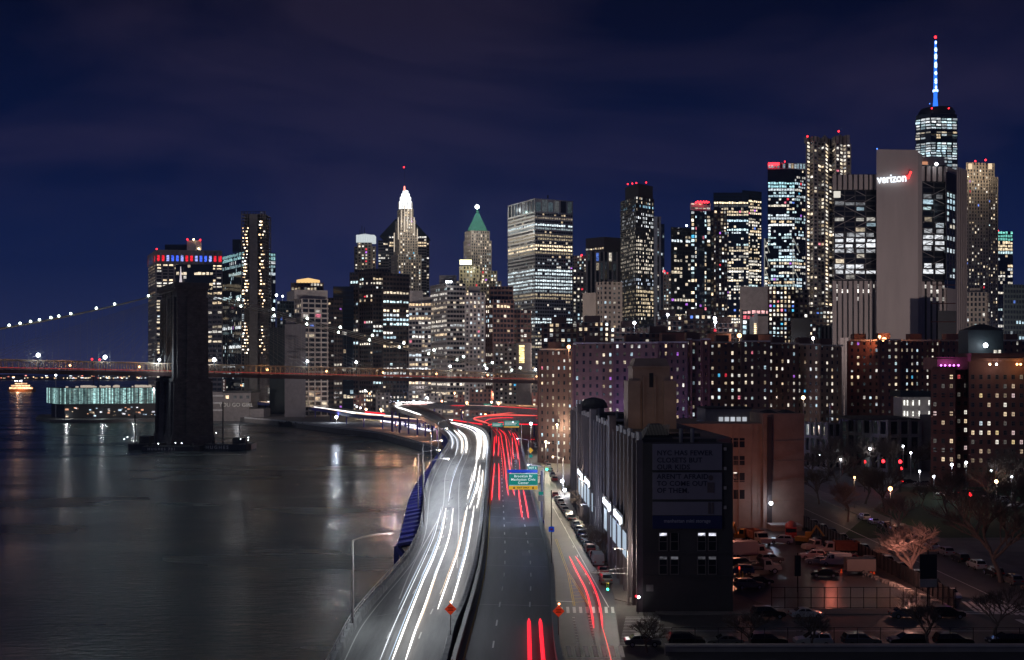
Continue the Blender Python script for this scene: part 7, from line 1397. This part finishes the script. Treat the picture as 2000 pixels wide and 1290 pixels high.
for (px, py, d_, m, r, p, c) in ((1054, 833, 440, 'warm_light', .4, 2600, (1, .9, .65)), (1088, 830, 430, 'warm_light', .45, 3800, (1, .88, .6)), (1066, 863, 420, 'warm_light', .4, 4500, (1, .88, .6)), (1037, 828, 470, 'white_light', .6, 1500, (.9, .95, 1)),
    (863, 784, 800, 'orange_light', .7, 9000, (1, .5, .3)), (888, 768, 860, 'orange_light', .7, 7000, (1, .5, .3)), (912, 787, 700, 'orange_light', .8, 12000, (1, .55, .3)), (967, 770, 860, 'orange_light', .7, 7000, (1, .5, .3)), (974, 788, 690, 'orange_light', .9, 12000, (1, .5, .25)), (960, 786, 760, 'warm_light', .7, 2000, (1, .8, .6)), (901, 799, 720, 'orange_light', .8, 6000, (1, .7, .4)), (903, 806, 700, 'warm_light', .6, 1500, (1, .8, .6)), (842, 806, 760, 'warm_light', .7, 6000, (1, .9, .6)), (834, 777, 900, 'white_light', .8, 3000, (1, .95, .9)), (948, 810, 690, 'orange_light', .6, 7000, (1, .6, .4)), (1052, 771, 840, 'orange_light', .7, 2000, (1, .6, .3)),
    (744, 800, 830, 'warm_light', .8, 7000, (1, .85, .5)), (715, 800, 850, 'warm_light', .8, 6000, (1, .75, .5)), (704, 797, 900, 'white_light', .6, 1500, (1, .9, .8)), (697, 795, 910, 'white_light', .6, 1500, (1, .9, .8)), (657, 815, 790, 'white_light', 1.1, 6000, (.75, .85, 1)), (562, 759, 1040, 'white_light', .8, 3000, (1, .95, 1)), (500, 754, 1060, 'white_light', .7, 1500, (1, .9, .8)), (713, 763, 990, 'white_light', .8, 2500, (.9, .95, 1)), (722, 769, 985, 'orange_light', .7, 1500, (1, .5, .4)), (614, 784, 1020, 'warm_light', .8, 2500, (1, .8, .6)), (472, 753, 1100, 'orange_light', .9, 3000, (1, .6, .3)),
    (1239, 631, 630, 'white_light', .9, 3500, (.75, .85, 1)), (1304, 615, 640, 'white_light', .8, 2500, (.75, .85, 1)), (1396, 622, 640, 'white_light', .9, 2500, (.8, .88, 1)), (1397, 629, 640, 'white_light', .9, 2500, (.8, .88, 1)), (1444, 656, 560, 'orange_light', 1.1, 5000, (1, .7, .45)), (1111, 678, 425, 'orange_light', .7, 1500, (1, .45, .2)), (1563, 662, 690, 'white_light', .8, 1500, (.9, .9, 1)), (1588, 661, 690, 'white_light', .9, 1500, (1, .9, .85)), (1718, 658, 465, 'orange_light', .6, 1800, (1, .35, .15)), (1727, 664, 465, 'orange_light', 1.0, 3000, (1, .35, .15)),
    (540, 577, 1090, 'white_light', 1.2, 2500, (.8, .88, 1)), (552, 579, 1090, 'white_light', .9, 1200, (.8, .88, 1)), (1569, 777, 430, 'warm_light', .7, 2500, (1, .8, .65)), (1699, 877, 380, 'white_light', .5, 1500, (.9, .92, 1)), (1764, 872, 370, 'white_light', .35, 800, (.9, .92, 1)), (1779, 885, 360, 'white_light', .35, 800, (.9, .92, 1)), (1824, 931, 310, 'white_light', .4, 1000, (.75, .82, 1)), (1859, 908, 320, 'white_light', .4, 1200, (.75, .82, 1)), (1887, 904, 320, 'white_light', .4, 900, (.85, .88, 1)), (1936, 921, 300, 'white_light', .5, 1800, (.8, .85, 1)), (1946, 941, 280, 'warm_light', .45, 2200, (1, .92, .85)), (1975, 932, 300, 'white_light', .45, 1000, (.85, .9, 1)), (1739, 955, 262, 'orange_light', .5, 2600, (1, .55, .4)), (1669, 933, 290, 'orange_light', .3, 900, (1, .7, .45)), (1652, 958, 285, 'orange_light', .25, 500, (1, .5, .3)), (1642, 898, 330, 'white_light', .3, 600, (.8, .88, 1)), (1796, 921, 300, 'white_light', .3, 600, (.9, .92, 1)), (1601, 888, 380, 'white_light', .3, 500, (.85, .9, 1))):
    x = X(px, d_); z = Z(py, d_); zb = GZ if z < 30 else z - 6; colw = {'white_light': 'white', 'warm_light': 'warm yellow', 'orange_light': 'orange'}[m]
    side = 'by the hairpin ramp' if 780 < px < 900 and py > 760 else 'beyond the curved ramp' if 900 <= px < 1060 else 'on the waterfront' if px < 780 else 'by the lit car park' if py > 820 and px < 1110 else 'on the rooftops' if py < 700 else 'among the park trees'
    p *= .2 if (px > 1560 and py > 760) else 1
    t = thing('street_lamp', f'{("small", "bright", "dim", "far", "lone", "round")[ci % 6]} {colw} lamp {side}, {("lowest", "highest", "leftmost", "rightmost", "middle", "outer", "inner")[ci % 7]} in its cluster {("on a wall", "on a pole", "over road")[ci % 3]}', 'street lamp', (x, d_, zb), 'scattered lamps of the city'); ci += 1
    MB().tube([(x, d_, zb), (x, d_, z)], .1, 5).build('pole', [M['stone_grey']], t); MB().ball((x, d_, z), r, 8).build('bulb', [M[m]], t); lamp(x, d_ - r - .4, z - .3, p, c, .3, t)
# purple wash on the flats
for px in (1150, 1240, 1320): t = thing('uplight', f'violet uplight washing the purple flats, {("left", "middle", "right")[(px - 1150) // 85]} one', 'uplight', (X(px, 388), 388, 12)); MB().lathe([(.3, 0), (.4, .5)], 8, (X(px, 388), 388, 12)).build('housing', [M['black_metal']], t); MB().tube([(X(px, 388), 388, GZ), (X(px, 388), 388, 12)], .1, 5).build('pole', [M['black_metal']], t); lamp(X(px, 388), 386, 20, 3200, (.35, .25, 1), .5, t)
# traffic signals
def signal_head(parent, x, y, z, on, rot=0):
    hs_ = MB(); hs_.box(x - .18, x + .18, y - .15, y + .15, z - .55, z + .55); so_ = hs_.build('signal_head', [M['paint_yellow']], parent)
    for k, c in enumerate(('red', 'amber', 'green')):
        mm = {'red': M['red_light'], 'green': M['green_light']}.get(c) if c == on else M['black_metal']
        MB().lathe([(.13, -.02), (.13, .02)], 10, (0, 0, 0)).build('lens', [mm], so_).matrix_local = Matrix.Translation((x, y - .17, z + .35 - k * .35)) @ Matrix.Rotation(R90, 4, 'X') @ Matrix.Scale(1.3 if c == on else 1, 4)
    return so_
M['green_light'] = glow('green_signal_light', (.05, 1, .62), 7)
ts = thing('traffic_signal', 'mast arm traffic signal showing green over the street beside the warehouse', 'traffic signal', (X(1227, 170.6), 170.6, GZ)); x = X(1227, 170.6)
MB().tube([(x, 170.6, GZ), (x, 170.6, GZ + 7.6)], .15, 8).build('pole', [M['stone_grey']], ts); MB().tube([(x, 170.6, GZ + 4.6), (X(1155, 170.6), 170.6, GZ + 4.8)], .07, 6).build('mast_arm', [M['stone_grey']], ts)
MB().tube([(x, 170.6, GZ + 5.6), (X(1160, 170.6), 170.6, GZ + 4.9)], .03, 5).build('stay', [M['stone_grey']], ts); signal_head(ts, X(1187, 170), 170.2, Z(1147, 170), 'green'); lamp(X(1183, 168), 168.5, Z(1152, 170), 25, (.1, 1, .7), .1, ts)
t2 = thing('traffic_signal', 'far green traffic signal among the parked cars of the street', 'traffic signal', (X(1068, 350), 350, GZ)); x = X(1068, 350); MB().tube([(x + 1, 350, GZ), (x + 1, 350, GZ + 6)], .1, 6).build('pole', [M['stone_grey']], t2); signal_head(t2, x, 350, Z(916, 350), 'green'); bulb('lens_glow', (x, 349.4, Z(917, 350)), .35, 'green_light', t2); lamp(x, 348.5, Z(917, 350), 260, (.1, 1, .8), .1, t2)
for i, (px, py, r) in enumerate(((1724, 901, .5), (1757, 902, .55), (1689, 903, .25), (1760, 916, .25), (1894, 966, .4))):
    d_ = 330 if i < 4 else 285; x = X(px, d_); t = thing('traffic_signal', ('large red signal left of the lamp post beyond the park', 'largest red signal right of the trees beyond the park', 'tiny red signal farthest left beyond the park', 'small red signal under the largest one', 'red signal over the braking cars at the right')[i], 'traffic signal', (x, d_, GZ), 'red traffic signals beyond the park')
    MB().tube([(x, d_ + .3, GZ), (x, d_ + .3, Z(py, d_))], .08, 6).build('pole', [M['black_metal']], t); signal_head(t, x, d_, Z(py, d_), 'red'); bulb('lens_glow', (x, d_ - .5, Z(py, d_)), r, 'red_light', t); lamp(x, d_ - 1.6, Z(py, d_), 300 * r, (1, .05, .03), .1, t)
ws_ = thing('walk_signal', 'pedestrian signal with red and white lights at the warehouse corner', 'pedestrian signal', (X(1246, 166), 163.9, GZ)); MB().tube([(X(1246, 164), 163.9, GZ), (X(1246, 164), 163.9, Z(1160, 164))], .06, 6).build('pole', [M['black_metal']], ws_); bulb('red_lens', (X(1242, 164), 163.7, Z(1164, 164)), .14, 'red_light', ws_); bulb('white_lens', (X(1247, 164), 163.7, Z(1166, 164)), .2, 'white_light', ws_)
# guide signs
gsm = mat('sign_green', (.0, .16, .13), .5, var=0, emit=(0, .42, .36), es=.28); gsb = mat('sign_blue', (.01, .05, .4), .5, var=0, emit=(0, .08, .8), es=.35); gsy = mat('sign_yellow', (.7, .42, .03), .5, var=0, emit=(1, .55, .03), es=.35); gsw = mat('sign_white', (.8, .8, .8), .5, var=0, emit=(.8, .95, .95), es=.45); gbk = mat('sign_black', (.01, .01, .01), .6, var=0)
gs = thing('highway_sign', 'large green highway sign reading Brooklyn Br with yellow exit strip', 'highway sign', (X(1058, 211), 211, DZ)); d_ = 211
px_ = lambda p: X(p, d_); pz = lambda y: Z(y, d_)
MB().box(px_(994), px_(1050), d_ - .1, d_, pz(949), pz(925)).build('panel', [gsm], gs); MB().box(px_(994), px_(1050), d_ - .1, d_, pz(956.5), pz(949.5)).build('yellow_panel', [gsy], gs); MB().box(px_(991), px_(1050), d_ - .12, d_ - .02, pz(923.5), pz(918)).build('blue_panel', [gsb], gs); MB().box(px_(1031), px_(1049.5), d_ - .1, d_, pz(917.3), pz(911)).build('exit_tab', [gsm], gs)
for body, y, sz in (('Brooklyn Br', 930.5, .62), ('Manhattan Civic', 937, .62), ('Center', 943.5, .62)): text(body, sz, (px_(1022), d_ - .13, pz(y)), (R90, 0, 0), gsw, 'sign_lettering', gs, .01, bold=.012, spacing=1.12)
text('EXIT ONLY', .42, (px_(1022), d_ - .13, pz(953)), (R90, 0, 0), gbk, 'sign_lettering', gs, .01, bold=.01, spacing=1.1); text('EXIT 2', .46, (px_(1040), d_ - .13, pz(914.2)), (R90, 0, 0), gsw, 'sign_lettering', gs, .01, bold=.01, spacing=1.1)
for px in (1004, 1041): x = px_(px); MB().poly([(x - .1, d_ - .13, pz(951)), (x + .1, d_ - .13, pz(951)), (x + .1, d_ - .13, pz(953)), (x + .28, d_ - .13, pz(953)), (x, d_ - .13, pz(955.7)), (x - .28, d_ - .13, pz(953)), (x - .1, d_ - .13, pz(953))], [[0, 6, 5, 4, 3, 2, 1]]).build('down_arrow', [gbk], gs)
bd = MB(); 
for z in (pz(925.4), pz(948.2)): bd.box(px_(994.5), px_(1049.5), d_ - .14, d_ - .1, z - .03, z + .03)
bd.build('sign_border', [gsw], gs, kind='stuff')
MB().tube([(px_(1058), d_ + .4, DZ - 6), (px_(1058), d_ + .4, pz(920))], .22, 10).build('pole', [mat('blue_grey_pole', (.25, .28, .5), .5)], gs); tb = MB()
for z in (pz(930), pz(946)): tb.bar((px_(996), d_ + .3, z), (px_(1058), d_ + .3, z), .12); tb.bar((px_(996), d_ + .9, z), (px_(1058), d_ + .9, z), .1)
for k in range(12): tb.bar((px_(1000 + k * 5), d_ + .3, pz(946)), (px_(1002 + k * 5), d_ + .3, pz(930)), .05)
tb.build('gantry_truss', [M['steel_dark']], gs); MB().box(px_(1054), px_(1063), d_ - .3, d_ + .9, DZ - 1.5, DZ + .3).build('pole_base', [M['blue_paint']], gs)
MB().box(px_(1052), px_(1061), d_ + .1, d_ + .15, pz(967), pz(961)).build('small_sign', [gsm], gs); MB().box(px_(1051), px_(1061), d_ + .1, d_ + .15, pz(980), pz(969)).build('small_sign', [mat('grey_sign', (.35, .35, .4), .6)], gs)
lamp(px_(1045), d_ - 1.6, pz(922), 60, (.6, .8, 1), .1, gs)
for lb, p0, p1, y0, y1, dd, tx_ in (('pair of distant green guide signs over the far red streaks, right panel', 984, 1014, 822, 833, 470, 1), ('distant green guide sign left of the taller far one', 961, 982, 826, 834, 480, 0), ('small green and white guide sign above the far overpass', 945, 960, 789, 797, 700, 0)):
    t = thing('highway_sign', lb, 'highway sign', (X(p0, dd), dd, DZ), 'distant green guide signs'); MB().box(X(p0, dd), X(p1, dd), dd - .2, dd, Z(y1, dd), Z(y0, dd)).build('panel', [gsm], t)
    for k in range(2 + tx_): MB().box(X(p0 + 2, dd), X(p1 - 3 - 2 * k, dd), dd - .26, dd - .21, Z(y0 + 3.2 + k * 2.6, dd), Z(y0 + 2.4 + k * 2.6, dd)).build('text_line', [gsw], t)
    MB().tube([(X((p0 + p1) / 2, dd), dd + .3, GZ), (X((p0 + p1) / 2, dd), dd + .3, Z(y0 - 1, dd))], .25, 6).build('pole', [M['steel_dark']], t)
    if tx_: MB().box(X(p0, dd), X(p1, dd), dd - .2, dd, Z(y1 + 2.4, dd), Z(y1 + .3, dd)).build('yellow_panel', [gsy], t)
dm_ = mat('diamond_orange', (.75, .09, .015), .5, var=0, emit=(1, .07, .02), es=.22)
for i, (px, py, dd, lb) in enumerate(((880, 1190, 116, 'orange diamond road work sign on a tall post between the carriageways'), (1091, 1194, 116, 'orange diamond road work sign on the right barrier of the highway'))):
    x, z = X(px, dd), Z(py, dd); t = thing('road_work_sign', lb, 'road sign', (x, dd, DZ), 'orange diamond signs'); h_ = .62; o = MB().boxes([[(x, dd - .03, z - h_), (x + h_, dd - .03, z), (x + h_, dd, z), (x, dd, z - h_), (x - h_, dd - .03, z), (x, dd - .03, z + h_), (x, dd, z + h_), (x - h_, dd, z)]]) if False else MB().poly([(x, dd - .04, z - h_), (x + h_, dd - .04, z), (x, dd - .04, z + h_), (x - h_, dd - .04, z), (x, dd, z - h_), (x + h_, dd, z), (x, dd, z + h_), (x - h_, dd, z)], [[0, 1, 2, 3], [7, 6, 5, 4], [0, 4, 5, 1], [1, 5, 6, 2], [2, 6, 7, 3], [3, 7, 4, 0]])
    o.build('panel', [dm_], t)
    for k in range(3): MB().box(x - .28 + .06 * (k % 2), x + .28 - .06 * (k % 2), dd - .055, dd - .042, z - .16 + k * .14, z - .10 + k * .14).build('text_line', [gbk], t)
    MB().tube([(x, dd + .03, DZ + .02), (x, dd + .03, z)], .045, 6).build('post', [M['steel_dark']], t); bulb('warning_lamp', (x + .05, dd, z + h_ + .12), .11, 'orange_light', t)
t = thing('pole_sign', 'tall thin dark pole with small blue square sign between highway and street', 'sign post', (X(1077, 160), 160, GZ)); x = X(1077, 160); MB().tube([(x, 160, GZ), (x, 160, Z(958, 160))], .07, 6).build('pole', [M['black_metal']], t); MB().box(x - .38, x + .38, 159.88, 159.92, Z(1039, 160), Z(1029, 160)).build('panel', [gsb], t); MB().box(x - .2, x + .2, 159.85, 159.875, Z(1036, 160), Z(1032, 160)).build('symbol', [mat('sign_red', (.5, .03, .05), .5, var=0)], t)
t = thing('warning_sign', 'yellow diamond sign on the street edge beside the upper highway', 'road sign', (X(1036, 330), 330, GZ)); x = X(1036, 330); z = Z(880, 330); MB().poly([(x, 329.9, z - .85), (x + .85, 329.9, z), (x, 329.9, z + .85), (x - .85, 329.9, z), (x, 330, z - .85), (x + .85, 330, z), (x, 330, z + .85), (x - .85, 330, z)], [[0, 1, 2, 3], [7, 6, 5, 4], [0, 4, 5, 1], [1, 5, 6, 2], [2, 6, 7, 3], [3, 7, 4, 0]]).build('panel', [gsy], t); MB().tube([(x, 330.1, GZ), (x, 330.1, z)], .08, 6).build('post', [M['steel_dark']], t); MB().box(x - .6, x + .6, 329.95, 330, z - 2.1, z - 1.3).build('plate', [gsm], t)
t = thing('sign_board', 'square black sign board seen from behind on a post before the pinkish tree', 'sign board', (X(1813, 166), 166, GZ)); x = X(1813, 166); MB().box(x - 1.25, x + 1.25, 165.9, 166.1, Z(1131, 166), Z(1083, 166)).build('board', [M['black_metal']], t); MB().box(x - 1.25, x + 1.25, 165.88, 166.02, Z(1147, 166) + 1.1 - 1.1, Z(1131.5, 166)).build('lower_board', [M['stone_grey']], t); MB().tube([(x, 166.2, GZ), (x, 166.2, Z(1075, 166))], .13, 6).build('post', [M['black_metal']], t)
t = thing('sign_board', 'narrow dark sign board on a post in the middle of the truck yard', 'sign board', (X(1558, 180), 180, GZ)); x = X(1558, 180); MB().box(x - .45, x + .45, 179.8, 180.2, Z(1150, 180) + 2, Z(1085, 180)).build('board', [M['black_metal']], t); MB().tube([(x, 180, GZ), (x, 180, Z(1080, 180))], .1, 6).build('post', [M['black_metal']], t)
# cranes seen small beyond the bridge
for i, (px, py) in enumerate(((184, 702), (192, 703))):
    dd = 1900; x = X(px, dd); t = thing('harbour_crane', ('left', 'right')[i] + ' small red lit crane mast above the bridge deck at the left', 'crane', (x, dd, 0)); MB().bar((x, dd, 0), (x + (-3 if i == 0 else 3), dd, Z(py, dd)), 1.2).build('mast', [M['steel_dark']], t); MB().ball((x + (-3 if i == 0 else 3), dd - 2, Z(py, dd)), 1.8, 6).build('red_lamp', [M['red_light']], t)
# ================================================================ BARE TREES
bark = mat('bark', (.13, .10, .085), .9, var=.3, scale=3); bark_p = mat('pale_bark', (.34, .24, .20), .85, var=.25, scale=3)
def tree_mesh(seed, h, levels=5, spread=.55, dense=3, bark_=bark, trunk_f=.32, r0=None):
    R_ = random.Random(seed); tm, cm = MB(), MB(); r0 = r0 or h * .027
    def grow(p, d, l_, r, lv):
        n = 3; pts = [p]; dd = d.copy()
        for k in range(n): dd = (dd + Vector((R_.gauss(0, .13), R_.gauss(0, .13), R_.gauss(.03, .08)))).normalized(); pts.append(pts[-1] + dd * l_ / n)
        (tm if lv == 0 else cm).tube([tuple(q) for q in pts], [r, r * .85, r * .72, r * .6], 6 if lv < 2 else 4 if lv < 3 else 3, cap=lv < 2)
        if lv >= levels: return
        for k in range(dense + (1 if lv in (0, 3) else 0)):
            t = R_.uniform(.45, 1) if k else 1; q = pts[-1] if t == 1 else pts[2] + (pts[3] - pts[2]) * (t - .45) * 1.8; a = R_.uniform(0, 6.28); s = R_.uniform(.5, 1.25) * spread * (1.25 if lv == 0 else 1)
            side = Vector((math.cos(a), math.sin(a), R_.uniform(-.1, .35))); grow(q, (dd * (1 - s * .55) + side * s).normalized(), l_ * R_.uniform(.62, .86), r * .58, lv + 1)
    grow(Vector((0, 0, 0)), Vector((0, 0, 1)), h * trunk_f, r0, 0)
    return tm.mesh('trunk', [bark_]), cm.mesh('crown', [bark_])
TREES = [tree_mesh(3, 11, dense=4), tree_mesh(5, 12, spread=.5, dense=4), tree_mesh(8, 10, spread=.65, dense=4), tree_mesh(9, 9.5, spread=.6, bark_=bark_p, dense=4)]
PINK = tree_mesh(21, 15, 5, .8, 4, bark_p, .20, .42)
def tree(label, x, y, v=0, s=1.0, group='bare street trees', meshes=None, rz=None, z=GZ):
    t = thing('bare_tree', label, 'tree', (x, y, z), group, local=True); tr_, cr_ = meshes or TREES[v]; put(t, 'trunk', tr_, (0, 0, 0)); put(t, 'crown', cr_, (0, 0, 0)); t.scale = (s, s, s); t.rotation_euler = (0, 0, rz if rz is not None else rnd.uniform(0, 6.28)); return t
for i, (px, py) in enumerate(((1123, 985), (1132, 1010), (1145, 1045), (1166, 1085), (1177, 1100))): x, y = Gp(px, py); tree('leafless sidewalk tree before the ribbed warehouse, ' + ('nearest its far end', 'second from its far end', 'middle one of five', 'fourth from its far end', 'nearest the traffic signal')[i], x + .6, y, i % 3, .62)
for i, (px, py) in enumerate(((1065, 850), (1075, 846), (1086, 852), (1100, 848), (1112, 856), (1046, 842))): x, y = Gp(px, py); tree('leafless tree by the lit car park below the dark flats, ' + ('leftmost but one', 'left of middle', 'middle', 'right of middle', 'rightmost', 'leftmost')[i], x, y, i % 3, 1.0, 'bare trees by the car park')
x, y = Gp(1810, 1132); tree('pinkish lit tree with a dense round crown behind the square sign board', 66.9, 188, 0, 1.25, 'bare park trees', PINK); lamp(63.5, 180, 8.5, 1500, (1, .45, .36), .2, BW.root)
for i, (px, py, v, s) in enumerate(((1656, 1020, 3, 1.15), (1758, 1050, 3, 1.1), (1955, 1138, 1, 1.45), (1600, 985, 0, 1.0), (1640, 960, 1, 1.2), (1690, 985, 2, 1.2), (1725, 1000, 0, 1.2), (1850, 1010, 1, 1.1), (1905, 1040, 2, 1.2), (1930, 1000, 0, 1.3), (1975, 985, 1, 1.4), (1990, 1030, 2, 1.5), (1620, 930, 1, 1.3), (1665, 925, 2, 1.3), (1700, 930, 0, 1.3), (1745, 935, 1, 1.3), (1790, 925, 2, 1.2), (1830, 930, 1, 1.2), (1875, 925, 0, 1.2), (1590, 940, 2, 1.2), (1800, 990, 2, .7), (1915, 935, 1, 1.3), (1960, 940, 2, 1.3), (1585, 900, 1, 1.2))):
    x, y = Gp(px, py); tree(f'{("pale barked", "pale lit", "big thick trunked")[i] if i < 3 else ("dark leafless", "dark slender", "dark spreading")[i % 3]} tree {("beside the side street, left of the park", "on the park corner with wide crown", "at the right beside the side street")[i] if i < 3 else "in the park, " + ("left by the brown warehouse", "below the dark school", "right of the pale barked one", "before the red signals", "on the lawn edge", "right of the lawn middle", "near the avenue lamps", "at the right edge", "lowest at the right edge", "back row first", "back row second", "back row third", "back row fourth", "back row fifth", "back row sixth", "back row seventh", "behind the warehouse corner", "small one on the lawn", "back row eighth", "back row last", "farthest left")[i - 3]}', x, y, v, s, 'bare park trees')
for i, (px, d_, s) in enumerate(((1668, 440, 1.5), (1685, 435, 1.4), (1705, 440, 1.5), (1722, 436, 1.4), (1738, 438, 1.3), (1650, 442, 1.3))): tree('leafless tree in the hazy gap before the wide brick flats, ' + ('second from left', 'third from left', 'fourth from left', 'fifth from left', 'rightmost by the white building', 'leftmost')[i], X(px, d_), d_, i % 3, s, 'bare trees in the gap')
tree('dark tree in the pavement left part of the cross street', X(1585, 142.5), 142.7, 0, .5); tree('dark tree in the pavement at the right of the cross street', X(1815, 142.5), 142.7, 1, .6); tree('bare tree at the crossing beside the bottom of the street', X(1270, 138), 141, 2, .55, z=GZ); tree('dark tree near the side street corner crossing', X(1940, 150), 150, 1, .6); tree('small dark tree left of the truck yard fence corner', X(1470, 142.5), 142.7, 2, .6)
# hedge of river piles
pz_ = thing('timber_piles', 'ragged row of dark timber piles along the river edge', 'piles', (-150, 770, 0))
for k in range(60):
    t = k / 59; a = np.array([X(545, 820), 815]); c = np.array([X(655, 700), 715]); p = a * (1 - t) + c * t; MB().tube([(p[0] - 1.5, p[1], -1), (p[0] - 1.5, p[1], rnd.uniform(1.5, 4))], .35, 5).build('pile', [M['black_metal']], pz_)
es = thing('esplanade_wall', 'low riverside promenade parapet lit orange under the blue viaduct columns', 'wall', (-60, 600, 2)); q = MB(); sh_ = [np.array([x, y, 2.9]) for x, y in SH[3:9]]; sweep(q, smooth(sh_, 40), box_prof(.2, .6, 0, 1.0)); q.build('parapet', [M['barrier']], es)
for i, (px, py) in enumerate(((735, 836), (765, 843), (800, 852), (830, 862))):
    x, y, _ = G(px, py, 3); x += 3; t = thing('promenade_lamp', 'orange lamp on the riverside promenade, ' + ('farthest', 'second farthest', 'second nearest', 'nearest')[i], 'street lamp', (x, y, 2.9), 'promenade lamps'); MB().tube([(x, y, 2.9), (x, y, 7)], .08, 6).build('pole', [M['black_metal']], t); bulb('bulb', (x, y, 7), .3, 'orange_light', t); lamp(x, y - .8, 6.8, 3000, (1, .45, .25), .3, t)
for i, (px, py) in enumerate(((770, 824), (805, 830), (835, 838))): x, y, _ = G(px, py, 3); t = thing('underpass_lamp', 'violet white lamp under the viaduct, ' + ('left', 'middle', 'right')[i], 'lamp', (x, y, 8), 'underpass lamps'); MB().lathe([(.5, 0), (.4, .4)], 8, (x, y, 8.6)).build('housing', [M['steel_dark']], t); lamp(x, y, 7.8, 11000, (.75, .7, 1), .4, t)

# ================================================================ NIGHT HAZE OVER THE CITY
hm_ = bpy.data.materials.new('haze'); hm_.use_nodes = True; n = hm_.node_tree.nodes; n.remove(n['Principled BSDF']); pv = n.new('ShaderNodeVolumePrincipled')
pv.inputs['Color'].default_value = (.50, .64, 1, 1); pv.inputs['Density'].default_value = .00008; pv.inputs['Anisotropy'].default_value = .3
hm_.node_tree.links.new(pv.outputs[0], n['Material Output'].inputs['Volume'])
hz = MB().box(-5200, 5300, -180, 5900, -4, 620).build('haze', [hm_]); hz['kind'] = 'stuff'
